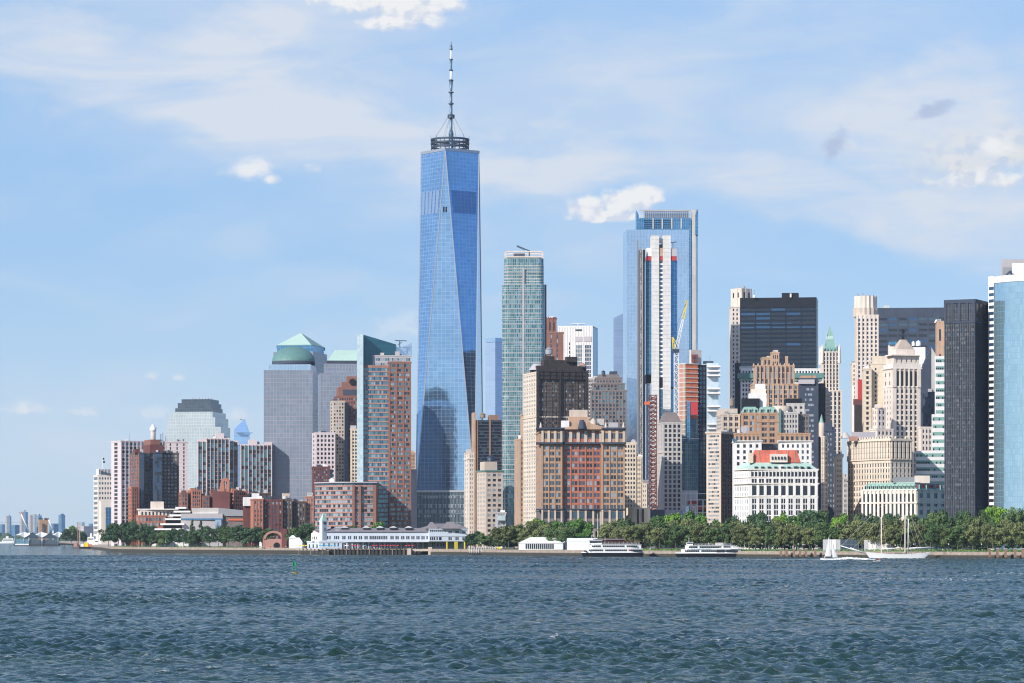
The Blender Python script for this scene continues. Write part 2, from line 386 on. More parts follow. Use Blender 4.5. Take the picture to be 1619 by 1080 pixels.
        if s.cap and len(s.wins):
            # prefer larger
            idx = sorted(range(len(s.wins)), key=lambda i: (-round(s.wins[i][2] * s.wins[i][3] * (1.0 if abs(math.sin(s.wins[i][4])) < .6 else .4), 0), i))[:s.cap]
        else: idx = []
        sel = set(idx)
        for i in sel:
            c, zc, w, hh, ang, m, u = s.wins[i]
            o = bpy.data.objects.new(wname, win_mesh(w, hh, m)); o.parent = s.root
            o.location = (c[0] - o3[0], c[1] - o3[1], zc - o3[2]); o.rotation_euler = (0, 0, ang); COL.objects.link(o)
        rest = [q for i, q in enumerate(s.wins) if i not in sel]
        if rest:
            b = MB()
            for c, zc, w, hh, ang, m, u in rest: b.obox(c, u, w, .09, zc - hh / 2, zc + hh / 2, m)
            o = b.build(wname, s.root); o['kind'] = 'stuff'
        return s
def outset(p, d):
    n = len(p); r = []
    for i in range(n):
        a, b, c = p[i - 1], p[i], p[(i + 1) % n]
        u1 = Vector((b[0] - a[0], b[1] - a[1])).normalized(); u2 = Vector((c[0] - b[0], c[1] - b[1])).normalized()
        n1 = Vector((u1.y, -u1.x)); n2 = Vector((u2.y, -u2.x)); q = n1 + n2
        k_ = d * 2 / max(q.length_squared, .2) if q.length_squared > .2 else d
        r.append((b[0] + q.x * k_, b[1] + q.y * k_))
    return r
# ---------------------------------------------------------------- stone, brick and glass kinds
masonry('stone', lin(194, 178, 163)); masonry('cream', lin(214, 200, 187), .18); masonry('palestone', lin(222, 210, 198), .14)
masonry('pinkish', lin(204, 190, 190), .10, scale=.04); masonry('tan', lin(180, 149, 125), .24); masonry('beige', lin(210, 193, 171), .18)
masonry('tanbrick', lin(172, 138, 112), .24); masonry('redbrick', lin(138, 98, 87), .24); masonry('brightbrick', lin(170, 114, 94), .24)
masonry('salmon', lin(170, 128, 116), .18); masonry('brownbrick', lin(140, 112, 96), .24); masonry('darkbrick', lin(96, 84, 78), .28)
masonry('greybrown', lin(120, 110, 108), .22); masonry('greystone', lin(184, 178, 172), .2); masonry('concrete', lin(208, 204, 199), .16, scale=.2)
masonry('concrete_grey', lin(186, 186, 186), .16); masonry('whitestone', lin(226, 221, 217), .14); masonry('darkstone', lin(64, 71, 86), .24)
masonry('redfacade', lin(172, 108, 88), .24); masonry('orangesheath', lin(214, 120, 84), .35, scale=.35); masonry('limestone', lin(212, 197, 180), .2, course=4.0)
masonry('maroon', lin(108, 68, 66), .24); masonry('rust', lin(196, 106, 88), .3, scale=.25); masonry('netting', lin(58, 52, 52), .4, scale=.2)
masonry('museumgrey', lin(176, 170, 172), .08); masonry('piershade', lin(196, 204, 214), .08)  # pier front's bluish shade is put into its even wall colour
masonry('slate', lin(124, 118, 122), .15, scale=.5); masonry('seawall_stone', lin(156, 142, 130), .4, scale=.5, course=1.1)
curtain('wtcglass', (.29, .49, .73), (.37, .57, .79), (.60, .72, .82), 4.56, 4.0, .92, .05, .04, .25, wob=.015)
curtain('wtcmech', (.06, .12, .22), (.10, .18, .3), (.35, .42, .5), 3.0, 14.0, .5, .3, .15)
curtain('podiumfin', (.05, .075, .095), (.10, .14, .16), (.24, .3, .34), 1.5, 9.5, .5, .25, .16)
curtain('wfcglass', (.19, .235, .30), (.235, .28, .345), (.40, .30, .29), 3.0, 3.9, .12, .22, .12, .5, vary=.5)
curtain('palegrid', (.42, .50, .53), (.50, .56, .57), (.62, .55, .50), 3.4, 4.2, .35, .25, .12)
curtain('darkgrid', (.05, .075, .10), (.08, .11, .14), (.12, .15, .18), 3, 4, .3, .3, .15)
curtain('west50', (.05, .16, .18), (.30, .43, .45), (.36, .45, .46), 1.6, 3.6, .55, .12, .12, .4, vary=.35)
curtain('ritzglass', (.50, .64, .68), (.72, .80, .82), (.35, .5, .52), 2.4, 3.3, .4, .15, .12)
curtain('tealglass', (.02, .10, .15), (.03, .12, .17), (.10, .26, .30), 30, 5.6, .5, .1, .03)
curtain('skyglass', (.46, .60, .76), (.55, .68, .82), (.38, .52, .68), 1.6, 4.2, .8, .07, .05, .3)
curtain('greenisheglass', (.18, .36, .44), (.25, .42, .5), (.2, .34, .42), 3, 4.2, .7, .1, .06)
curtain('blueglass', (.06, .24, .42), (.13, .32, .52), (.30, .45, .62), 2.0, 4.2, .75, .08, .06)
curtain('sevenglass', (.42, .54, .72), (.50, .60, .76), (.16, .28, .46), 12, 4.4, .6, .12, .10)
curtain('state17', (.38, .57, .69), (.47, .66, .77), (.12, .27, .38), 1.9, 4.0, .75, .08, .10, .3, vary=.5)
curtain('hudson', (.30, .50, .78), (.36, .55, .82), (.5, .65, .85), 40, 9, .6, .2, .05)  # this blue has the haze of the distance mixed in
curtain('blacktower', (.025, .030, .04), (.075, .085, .10), (.05, .054, .062), 1.6, 3.7, .35, .2, .2, .3, vary=.2)
curtain('balconyglass', (.55, .68, .74), (.7, .78, .82), (.4, .5, .56), 2.2, 3.4, .35, .2, .12)
curtain('lowglass', (.03, .09, .13), (.10, .20, .26), (.16, .24, .28), 2.2, 3.6, .5, .12, .1, vary=.25)
curtain('navy', (.008, .017, .034), (.012, .022, .042), (.02, .032, .05), 1.6, 3.9, .1, .25, .1, spec=.25)

# ================================================================ far shore (New Jersey side and up the river)
def far(name, label, xs, yt, D, mat, parts=(), yb=853, cat='building', group='hazy towers far up the river'):
    b = Bld(name, label, cat, D, (xs[0] + xs[1]) / 2, group, wall=mat, cap=0)
    b.tier((xs[0], xs[0] + (xs[1] - xs[0]) * .45, xs[1]), yt, yb, side=20, top='grey')
    for (a, c, y0, y1, m) in parts: b.box('crown', (a, a + .4, c), y0, y1, m, side=8)
    return b.done()
curtain('fartower', (.25, .34, .42), (.34, .42, .5), (.45, .45, .45), 3, 3.6, .3, .3, .25); curtain('farpink', (.42, .36, .36), (.5, .44, .42), (.3, .3, .34), 4, 3.6, .1, .6, .25)
curtain('farhaze', (.10, .24, .40), (.14, .3, .46), (.3, .4, .5), 4, 3.8, .6, .2, .1)  # distance haze is put into the blue of these far towers
DF = 9000
for i, (xs, yt, mat, parts, lab) in enumerate([
    ((8.5, 13.5), 815.5, 'farpink', (), 'pinkish slab tower nearest the left edge among the far hazy towers'),
    ((13.2, 18), 816, 'farhaze', [(14, 15.5, 813.5, 816, 'farhaze')], 'narrow blue tower with a small spike, beside the leftmost pinkish tower'),
    ((31, 37.5), 809, 'farpink', (), 'pale tower behind the white crane boom'),
    ((37.3, 44.2), 809.5, 'farhaze', [(38.5, 40.5, 806.5, 809.5, 'farhaze')], 'tall blue tower just right of the boom top'),
    ((45, 52), 814, 'farpink', (), 'pale pink tower between the tall blue tower and the ventilation tower'),
    ((52, 58), 813, 'fartower', (), 'grey-blue flat-topped tower left of the tan ventilation tower'),
    ((59, 66), 815, 'farhaze', [(61, 63.5, 812.5, 815, 'farhaze')], 'blue tower peeping above the tan ventilation tower'),
    ((92.5, 103), 814, 'farhaze', [(96, 101, 812.3, 814, 'farhaze')], 'lone blue tower standing apart to the right'),
    ((0, 8), 829, 'farhaze', (), 'low teal block at the left edge'),
    ((18, 31), 830, 'farhaze', (), 'low blue block between the narrow spiked tower and the boom'),
    ((44, 60), 833, 'farhaze', (), 'wide low blue block behind the ferry sheds'),
    ((78, 93), 828, 'farhaze', (), 'wide low blue block left of the lone blue tower'),
    ((126, 134), 825.5, 'fartower', (), 'hazy stepped block right of the twin masts'),
    ((140, 147), 828, 'farhaze', (), 'small blue block beside the stone waterfront tower')]):
    far('distant_tower', lab, xs, yt, DF + 120 * (i % 4) + i * 9, mat, parts)
for xs, yt, lab in [((104, 128), 834, 'long low white warehouse on the far shore left of the stone tower'), ((120, 148), 832, 'long pale low building on the far shore at the foot of the stone tower')]:
    far('warehouse', lab, xs, yt, 7800 + xs[0], 'farpink', cat='warehouse', group='low far shore buildings')
b = Bld('ventilation_tower', 'tan river tunnel ventilation tower with two dark caps, behind the white ferry sheds', 'tower', 5900, 68, wall='tanbrick', cap=0)
b.tier((60.5, 62, 76.5), 821.5, 862, side=15); b.box('roof_cap', (61, 61.6, 67.5), 819, 821.5, 'darksteel', side=12); b.box('roof_cap', (70, 70.6, 77), 819, 821.5, 'darksteel', side=12)
b.box('louvre', (66.5, 66.6, 70.5), 828, 845, 'darkbrick', dD=-1, side=3); b.done()

# ================================================================ left cluster
# stone tower by the ferry landing, with white crown
b = Bld('office_tower', 'pale stone office tower with white ribbed crown and flagpole, leftmost tall building', 'building', 3900, 160, wall='palestone', side=30, cap=100)
b.tier((148, 155, 178), 751, None, st(1, 8, .8, .5, wm='ml', pd=0), st(5, 8, .42, .4, wm='mmd', pd=.2, sd=.25), side=30)
b.box('crown', (152, 156, 177), 741, 751, 'white', dD=4, side=20)
w_ = MB()
for i in range(9): w_.box(X(157 + i * 2.3, 3903), X(158 + i * 2.3, 3903), 3901.5, 3903, Z(750, 3900), Z(742, 3900), 'darksteel')
b.part('louvre', w_)
b.box('wing', (156, 160, 180), 792, 860, 'palestone', dD=-40, side=20); b.box('wing_glass', (167, 167.1, 176), 802, 845, 'blueglass', dD=-44, side=4)
f_ = MB(); f_.bar((X(162, 3910), 3910, Z(742, 3910)), (X(162, 3910), 3910, Z(722, 3910)), .35, 'white')
f_.box(X(162, 3910), X(165, 3910), 3909.8, 3910.2, Z(727, 3910), Z(724, 3910), 'black'); f_.box(X(163, 3910), X(166, 3910), 3909.8, 3910.2, Z(732, 3910), Z(729, 3910), 'black'); b.part('flagpole', f_)
b.done()

def gateway(label, D, segs, pent=()):
    """pale pink slab blocks of flats: vertical window strips between plain panels"""
    b = Bld('apartment_building', label, 'building', D, segs[0][0][0], 'pink slab apartment blocks', wall='pinkish', cap=100)
    for xs, yt, fl, fr, dD, th in segs: b.tier(xs, yt, None, fl, fr, dD=dD, th=th, side=18)
    for xs, yt, yb in pent: b.box('penthouse', xs, yt, yb, 'pinkish', side=10)
    return b.done()
gateway('pink slab apartment block with a blank left end wall, behind the dark brick tower', 3060, [
    ((176, 191, 236), 697, st(1, 6.2, .35, .62, mx=9.5 - 7.5, pd=.1, sd=.1, wm='d'), st(7, 6.2, .62, .62, pd=.5, sd=.1, wm='dmtl', pm='pinkish'), 0, R(32)),
    ((236, 247, 262), 697, None, st(3, 6.2, .62, .62, pd=.5, wm='dmt'), 3, None), ((262, 263, 297), 698, None, st(3, 6.2, .16, .62, pd=.05, wm='d'), 6, R(10))])
gateway('pink slab apartment block with a stepped roofline, left of the striped pair', 2850, [
    ((311, 312, 377), 697, None, st(9, 6.2, .72, .68, pd=.9, sd=.12, wm='ddmtt', sm='greybrown'), 0, None),
    ((325, 326, 363), 693, None, st(6, 6.2, .72, .68, pd=.9, sd=.12, wm='ddmt', sm='greybrown'), -6, None)],
    [((340, 341, 354), 685, 694), ((313, 314, 326), 694, 698)])
gateway('pink slab apartment block, right one of the striped pair, beside the domed tower', 2851, [
    ((379, 380, 430), 703, None, st(8, 6.2, .72, .68, pd=.9, sd=.12, wm='ddmtt', sm='greybrown'), 0, None)],
    [((392, 393, 406), 695, 703), ((418, 419, 430), 699, 704)])
# stepped pale tower (far)
b = Bld('office_tower', 'pale glass office tower with a dark stepped crown, left of the domed tower', 'building', 3900, 310, wall='palegrid', side=45, cap=0)
for xs, yt, yb, m, dd in [((262, 349, 364), 675, None, 'palegrid', 0), ((265, 340, 361), 660, 676, 'palegrid', 4), ((270, 336, 357), 651, 661, 'palegrid', 8)]:
    b.tier(xs, yt, yb, dD=dd, m=m, side=45)
b.done()
for xs, yt, yb, dd in [((277, 337, 352), 645, 652, 11), ((281, 334, 350), 637, 646, 14), ((287, 332, 346), 631, 638, 17)]: b.box('crown', xs, yt, yb, 'darkgrid', dD=dd, side=40, th=b.th)
w_ = MB()
for i in range(7): w_.cyl(X(304 + i * 5, 3925), 3925, 1.2, Z(631, 3925), Z(629.5, 3925), 'steel', n=8)
b.part('rooftop_vents', w_)
# far crystal-pointed tower with balcony
b = Bld('glass_tower', 'far hazy blue pointed glass tower with an observation deck jutting out near its top', 'building', 8500, 384, wall='hudson', cap=0)
D = 8500; zt = Z(662, D)
p = [(X(370, D), D), (X(393, D), D), (X(393, D), D + 40), (X(370, D), D + 40)]
b.wall.prism(p, 0, 0, 'hudson', ztop=[Z(679, D), Z(684, D), Z(684, D), Z(679, D)], cap=False)
b.wall.face([(p[0][0], p[0][1], Z(679, D)), (p[1][0], p[1][1], Z(684, D)), (X(386.5, D), D + 10, zt)], 'hudson'); b.wall.face([(p[1][0], p[1][1], Z(684, D)), (p[2][0], p[2][1], Z(684, D)), (X(386.5, D), D + 10, zt)], 'hudson')
b.wall.face([(p[2][0], p[2][1], Z(684, D)), (p[3][0], p[3][1], Z(679, D)), (X(386.5, D), D + 10, zt)], 'hudson'); b.wall.face([(p[3][0], p[3][1], Z(679, D)), (p[0][0], p[0][1], Z(679, D)), (X(386.5, D), D + 10, zt)], 'hudson')
w_ = MB(); w_.frustum([(X(378, D), D - 8), (X(396, D), D - 8), (X(394, D), D + 20), (X(378, D), D + 20)], Z(687, D), [(X(374, D), D - 14), (X(401, D), D - 4), (X(396, D), D + 24), (X(374, D), D + 24)], Z(684, D), 'hudson'); b.part('observation_deck', w_)
w_ = MB(); w_.bar((X(385.5, D), D + 10, zt - 4), (X(379, D), D + 10, Z(663, D)), 1.2, 'darksteel'); b.part('crane_arm', w_); b.done()

# dark brick and glass condominium tower
b = Bld('apartment_building', 'dark brick and glass apartment tower with red left side and white-capped round roof tank', 'building', 2900, 240, wall='darkbrick', side=30, cap=100)
T_ = b.tier((206, 220, 250), 716, None, st(4, 5.7, .5, .6, pd=.3, wm='dmm', pm='redbrick', sm='redbrick'), st(4, 5.7, .62, .62, pd=.35, sd=.1, wm='dmb'), side=34)
b.tier((250, 251, 283), 716, None, None, st(5, 5.7, .5, .5, pd=.2, sd=.15, wm='mlml', mx=1.5), dD=14, side=24, th=R(6))
b.tier((236, 244, 256), 715, None, None, st(3, 5.7, .9, .8, pd=.1, sd=.15, wm='bdm'), dD=-5, side=10, th=R(15), m='darkstone')
b.tier((219, 222, 228), 716, None, None, st(2, 5.7, .9, .8, pd=.1, sd=.15, wm='bbm'), dD=-4, side=8, th=R(15), m='darkstone')
b.box('penthouse', (225, 237, 258), 703, 716, 'maroon', side=18); b.box('penthouse', (228, 238, 253), 695, 703, 'redbrick', side=14); b.box('penthouse', (210, 214, 222), 710, 716, 'maroon', side=12)
w_ = MB(); D = 2915; w_.cyl(X(242, D), D, 2.4, Z(696, D), Z(681, D), 'greystone'); w_.cyl(X(242, D), D, 3.1, Z(681, D), Z(675, D), 'white'); w_.cyl(X(242, D), D, 1.4, Z(675, D), Z(671.5, D), 'white'); b.part('water_tank', w_)
w_ = MB()
for px, t in ((254, 686), (257.5, 684), (262, 690)): w_.bar((X(px, D), D, Z(697, D)), (X(px, D), D, Z(t, D)), .25, 'black')
b.part('antenna', w_)
b.tier((203, 208, 220), 770, None, st(2, 5.7, .5, .5, wm='dm', pm='brightbrick'), st(3, 5.7, .5, .5, wm='dm'), dD=-14, m='brightbrick', th=R(35))
b.done()

# domed and pyramid towers, mansard tower
b = Bld('office_tower', 'grey-pink glass tower under a green pyramid roof, behind the domed tower', 'building', 3350, 478, wall='wfcglass', side=50, cap=60)
b.tier((432, 495, 517), 556, None, None, None, side=55); b.tier((438, 494, 512), 546, 558, m='blueglass', dD=3, side=45)
b.done(); p, _ = rect(438, 492, 513, 3356, 44, b.th); c = ((p[0][0] + p[2][0]) / 2, (p[0][1] + p[2][1]) / 2)
w_ = MB(); q = [(c[0] + (a[0] - c[0]) * .06, c[1] + (a[1] - c[1]) * .06) for a in p]; w_.prism(outset(p, .6), Z(550, 3356), Z(545, 3356), 'copperdark'); w_.frustum(p, Z(545, 3356), q, Z(524.5, 3356), 'copperpale'); b.part('pyramid_roof', w_)
b = Bld('office_tower', 'grey-pink glass office tower with a round green copper dome', 'building', 2868, 460, wall='wfcglass', side=55, cap=60)
b.tier((417, 494, 503), 585, None, None, None, side=62)
b.wins = []; b.facade(*[b.last[0][i] for i in (1, 2)], G0, Z(640, 2868), st(1, 9, .4, .5, pd=0, sd=0), 'wfcglass', b.wall)
b.tier((425, 491, 500), 576, 586, m='skyglass', dD=4, side=50)
b.done()
w_ = MB(); D = 2898; cx = X(464, D); rr = 34 * D / F; w_.cyl(cx, D, rr, Z(577, D), Z(572, D), 'darkstone', n=32)
prev = rr
for k_ in range(8):
    a0, a1 = k_ / 8, (k_ + 1) / 8; f0, f1 = math.cos(a0 * math.pi / 2), math.cos(a1 * math.pi / 2); zz = lambda a: Z(572, D) + 14.5 * math.sin(a * math.pi / 2)
    w_.cyl(cx, D, rr * f0 + .05, zz(a0), zz(a1), 'copperdark', rr * f1 + .05, n=32)
b.part('dome', w_)
b = Bld('office_tower', 'grey-blue glass office tower with a pale green flat-topped mansard roof', 'building', 3180, 540, wall='wfcglass', side=50, cap=100)
b.tier((503, 505, 580), 590, None, None, st(9, 6.0, .8, .8, pd=0, sd=0), side=50); b.wins = [q for q in b.wins if q[1] < Z(590 + (566 - (q[0][0] * F / q[0][1] + CX)) * 2.6, 3180) and (q[0][0] * F / q[0][1] + CX) > 505]
b.tier((512, 513, 580), 575, 592, dD=5, m='wfcglass', side=42); b.tier((516, 517, 580), 570, 576, dD=8, m='darkstone', side=38)
p, _ = rect(516, 517, 580, 3190, 36, b.th); q = [(p[0][0] + 9, p[0][1] - 6), (p[1][0] + 9, p[1][1] + 8), (p[2][0] - 2, p[2][1] + 8), (p[3][0] - 2, p[3][1] - 6)]
w_ = MB(); w_.frustum(p, Z(570, 3190), q, Z(553, 3190), 'copperpale'); b.part('mansard_roof', w_); b.done()
b = Bld('office_building', 'square-windowed pinkish stone office building between the domed tower and the red brick tower', 'building', 2780, 508, wall='pinkish', side=25)
b.tier((494, 499, 530), 684, None, st(1, 7, .4, .5), st(5, 7.0, .46, .5, pd=.35, sd=.35, wm='dddm'), side=30); b.done()
b = Bld('apartment_building', 'small maroon brick building with trees on its roof, above the curved banded wing', 'building', 2720, 508, wall='maroon', side=25)
b.tier((493, 495, 522), 738, None, None, st(8, 4.2, .5, .5, wm='dml', pd=.25), side=30)
b.tier((517, 518, 526), 742, None, None, None, m='lowglass', dD=3, side=20); b.done()
b = Bld('apartment_building', 'stepped red brick tower with a dark round opening in its top', 'building', 2800, 545, wall='redbrick', side=30)
b.tier((528, 532, 570), 626, None, None, st(10, 5.5, .45, .5, wm='mld', pd=.2), side=30)
b.tier((532, 535, 570), 612, 628, dD=3, side=22); b.tier((539, 541, 570), 604, 614, dD=5, side=18); b.tier((547, 549, 570), 595, 606, dD=7, side=14)
b.tier((523, 526, 545), 634, None, st(1, 5.5, .6, .5), st(4, 5.5, .45, .5, wm='mld', pd=.2), m='stone', dD=-10, side=20)
w_ = MB(); D = 2790; w_.box(X(545, D), X(551, D), D - 3, D + 6, G0, Z(637, D), 'navy'); b.part('balcony_shaft', w_)
D = 2806.5; w_ = MB(); n = 20; cxx, czz, rr = X(557.5, D), Z(604, D), 5.2 * D / F
f_ = [(cxx + rr * math.cos(2 * math.pi * i / n), D - 1.2, czz + rr * math.sin(2 * math.pi * i / n)) for i in range(n)]
w_.face(f_, 'black'); f2 = [(a, D + 1, c_) for a, _, c_ in f_]
for i in range(n): w_.face([f_[i], f2[i], f2[(i + 1) % n], f_[(i + 1) % n]], 'black')
b.part('round_opening', w_)
w_ = MB(); D = 2780; w_.box(X(542, D), X(566, D), D, D + 8, Z(624.5, D), Z(616, D), 'darkstone'); b.part('louvre', w_)
b.tier((554, 555, 566), 678, None, None, st(2, 5.5, .5, .5, wm='dm'), m='beige', dD=-30, side=15); b.done()

# sloped-top apartment tower with glass blade
b = Bld('apartment_building', 'tall brick and glass apartment tower with a sloping dark glass top', 'building', 2500, 610, wall='salmon', side=30, cap=100)
b.tier((572, 574, 616), 578, None, None, st(13, 7.28, .86, .62, pd=.12, sd=.45, wm='ttmtlb', pm='greenisheglass', mx=.3), side=30, dD=4)
b.tier((613, 614.5, 650), 572, None, None, st(3, 7.28, .62, .50, g=3, pd=.35, sd=.25, wm='tdtml', gap=.1), m='redbrick', side=32)
b.tier((588, 589, 650), 562, 580, None, st(16, 6.5, .8, .5, wm='tml', pd=.1), dD=9, m='museumgrey', side=22)
w_ = MB(); D = 2502; w_.prism([(X(564.5, D), D - 2), (X(574.5, D), D - 2), (X(574.5, D), D + 26), (X(564.5, D), D + 26)], G0, Z(529, D), 'ritzglass'); b.part('glass_blade', w_)
D = 2516; w_ = MB(); p = [(X(574, D), D), (X(626, D), D), (X(626, D), D + 16), (X(574, D), D + 16)]
w_.prism(p, Z(600, D), 0, 'tealglass', ztop=[Z(529, D), Z(544.5, D), Z(544.5, D), Z(529, D)]); b.part('sloping_crown', w_)
D = 2530; w_ = MB(); pts = [(626 + i * 24.5 / 8, 549 - 1.5 * (i / 8) - 5.5 * (i / 8) ** 3) for i in range(9)]
for i in range(8): w_.prism([(X(pts[i][0], D), D), (X(pts[i + 1][0], D), D), (X(pts[i + 1][0], D), D + 8), (X(pts[i][0], D), D + 8)], Z(564, D), 0, 'skyglass', ztop=[Z(pts[i][1], D), Z(pts[i + 1][1], D)] * 1 + [Z(pts[i + 1][1], D), Z(pts[i][1], D)])
b.part('glass_fin', w_)
w_ = MB(); D = 2524; w_.bar((X(632, D), D, Z(549, D)), (X(632, D), D, Z(538.5, D)), .5, 'darksteel'); w_.bar((X(625, D), D, Z(538.5, D)), (X(643, D), D, Z(539, D)), .45, 'darksteel'); w_.bar((X(629, D), D, Z(545, D)), (X(636, D), D, Z(541, D)), .35, 'darksteel'); b.part('rooftop_davit', w_)
b.done()
# its low curved wing
b = Bld('apartment_building', 'low banded brick and glass wing with a curved left corner, behind the pier house', 'building', 2470, 560, wall='salmon', side=30, cap=100)
for (a, c_, e, dd, f_, r_) in [((494, 497), 0, 0, 8, None, 3), ]:
    pass
D = 2470; arc = []
for i in range(9):
    t = i / 8; arc.append((X(495 + (557 - 495) * t, D), D + 26 * (1 - t) ** 2.2 + 1))
arc += [(X(594.5, D), D + 4)]
poly = arc + [(X(594.5, D), D + 34), (X(500, D), D + 50)]
b.wall.prism(poly, G0 - .5, Z(767, D), 'salmon', 'grey'); zt = Z(767, D)
for i in range(len(arc) - 1):
    mx_ = st(max(1, round((arc[i + 1][0] - arc[i][0]) / 2.3)), 7.2, .86, .60, pd=0, sd=.35, wm='tmldl', mx=.05, mt=.8, mb=.5)
    b.facade(arc[i], arc[i + 1], G0, zt, mx_, 'salmon', b.wall)
b.wall.obox((X(559, D - 1), D), (1, 0), 1.6, .8, G0, zt, 'redbrick'); b.wall.obox((X(569, D - 1), D + 1), (1, 0), 1.6, 1.2, G0, zt, 'redbrick'); b.wall.obox((X(592, D - 1), D + 3), (1, 0), 2.4, 1, G0, zt, 'redbrick')
w_ = MB(); w_.prism(outset(poly, -.6), zt, Z(763.5, D), 'lowglass'); w_.prism(outset(poly, .8), Z(763.5, D), Z(761.8, D), 'museumgrey', bottom=True); b.part('penthouse', w_)
w_ = MB(); w_.box(X(519, D), X(526, D), D + 15, D + 22, Z(762, D), Z(757, D), 'white'); w_.box(X(521, D), X(524, D), D + 15, D + 22, Z(757, D), Z(755, D), 'white'); b.part('rooftop_unit', w_)
b.done()
b = Bld('office_building', 'thin tan and dark building sliver squeezed against the giant glass tower', 'building', 2950, 654, wall='tan', side=20)
b.tier((648, 649, 657), 716, None, None, st(2, 6, .4, .5), side=20); b.tier((649, 650, 659), 742, None, dD=-40, m='darkstone', side=20); b.done()

# ================================================================ the giant tapering glass tower
D = 3300; cx = X(711.5, D); PH = R(8.2)
w_ = root('glass_skyscraper', 'tallest tower, tapering blue mirror glass with chamfered edges and a tall mast', 'building', (cx, D, G0))
def ringp(r, a0, n=4): return [(cx + r * math.cos(a0 + i * 2 * math.pi / n), D + r * math.sin(a0 + i * 2 * math.pi / n)) for i in range(n)]
bot = ringp(44.2, math.radians(-135) - PH); topq = ringp(31.3, math.radians(-90) - PH)     # bot[0]: front left; topq[0]: front
zb, zt = Z(775, D - 31), Z(238, D - 31)
fc = MB()
for i in range(4):
    a, b_ = bot[i], bot[(i + 1) % 4]; t0, t1 = topq[i], topq[(i + 1) % 4]
    L = 62.5; 
    fm = MB(); fm.face([(a[0], a[1], zb), (b_[0], b_[1], zb), (t0[0], t0[1], zt)], 'wtcglass', [(0, zb), (L, zb), (L / 2, zt)]); fm.build('glass_facet', w_)
    fm = MB(); fm.face([(t0[0], t0[1], zt), (b_[0], b_[1], zb), (t1[0], t1[1], zt)], 'wtcglass', [(0, zt), (22, zb), (44, zt)]); fm.build('glass_facet', w_)
tr = MB()
for i in range(4):
    tr.bar((*bot[i], zb), (*topq[i], zt), .75, 'steel'); tr.bar((*bot[i], zb), (*topq[i - 1], zt), .75, 'steel')
tr.build('edge_trim', w_)
pr = MB(); pr.prism(outset(topq, .4), zt, zt + 3, 'steel'); pr.build('parapet', w_)
pd_ = MB(); pd_.prism(outset(bot, .3), G0, zb - .2, 'podiumfin'); pd_.prism(outset(bot, .9), zb - 2.2, zb, 'steel', bottom=True); po = pd_.build('podium', w_)
fn = MB()
for (y0, y1, dens) in [(784, 788, .8), (797, 803, .6), (806, 811, .7), (814, 818, .7)]:
    a, b_ = outset(bot, .3)[0], outset(bot, .3)[1]; L = math.hypot(b_[0] - a[0], b_[1] - a[1]); u = ((b_[0] - a[0]) / L, (b_[1] - a[1]) / L)
    for i in range(38):
        if random.random() < dens: fn = MB(); fn.obox((a[0] + u[0] * (1 + i * 1.62), a[1] + u[1] * (1 + i * 1.62)), u, .8, .5, Z(y1, D - 31), Z(y0, D - 31), 'steel' if random.random() < .7 else 'gl'); fn.build('glass_fin', w_)
# mechanical louvre bays: dark slots on the upper facets
def on_facet(P0_, P1_, P2_, P3_, s0, s1, t0, t1, m, mb, off=.25):
    """quad on a plane given by four corners (bottom-left, bottom-right, top-right, top-left), s across, t up"""
    def pt(s_, t_):
        a = Vector(P0_).lerp(Vector(P1_), s_); c = Vector(P3_).lerp(Vector(P2_), s_); return a.lerp(c, t_)
    nrm = (Vector(P1_) - Vector(P0_)).cross(Vector(P3_) - Vector(P0_)).normalized() * off
    q = [pt(s0, t0), pt(s1, t0), pt(s1, t1), pt(s0, t1)]; mb.face([v + nrm for v in q], m)
    for i in range(4): mb.face([q[i], q[(i + 1) % 4], q[(i + 1) % 4] + nrm, q[i] + nrm], m)
for (iL, m, nb) in ((3, 'wtcmech', 5), (0, 'wtcmech', 30)):
    lm = MB(); t0, t1 = topq[iL], topq[(iL + 1) % 4]; bb = bot[(iL + 1) % 4]
    tz = lambda y: (Z(y, D - 20) - zb) / (zt - zb)
    def P(s_, t_):
        top = Vector((*t0, zt)).lerp(Vector((*t1, zt)), s_); return Vector((*bb, zb)).lerp(top, t_)
    nrm = (P(1, 1) - P(0, 1)).cross(P(.5, .5) - P(0, 1)).normalized()
    if nrm.y > 0: nrm = -nrm
    for k_ in range(nb):
        w0 = .10 + .84 * k_ / nb; w1 = w0 + .84 / nb * (.72 if nb < 9 else .4)
        q = [P(w0, tz(338)), P(w1, tz(338)), P(w1, tz(302)), P(w0, tz(302))]; q = [v + nrm * .2 for v in q]
        lm.face(q, 'bluedim' if nb > 9 else 'lavdim')
    lm.build('louvre_bay', w_)
sl = MB(); a, b_, t0 = bot[0], bot[1], topq[0]; tzz = (Z(331, D - 31) - zb) / (zt - zb)
for s_ in (.36, .60):
    p0 = Vector((*a, zb)).lerp(Vector((*t0, zt)), tzz); p1 = Vector((*b_, zb)).lerp(Vector((*t0, zt)), tzz); q = p0.lerp(p1, s_)
    sl.obox((q.x, q.y), (1, 0), 1.6, .3, q.z - 3, q.z + 2.5, 'black')
sl.build('dark_slot', w_)
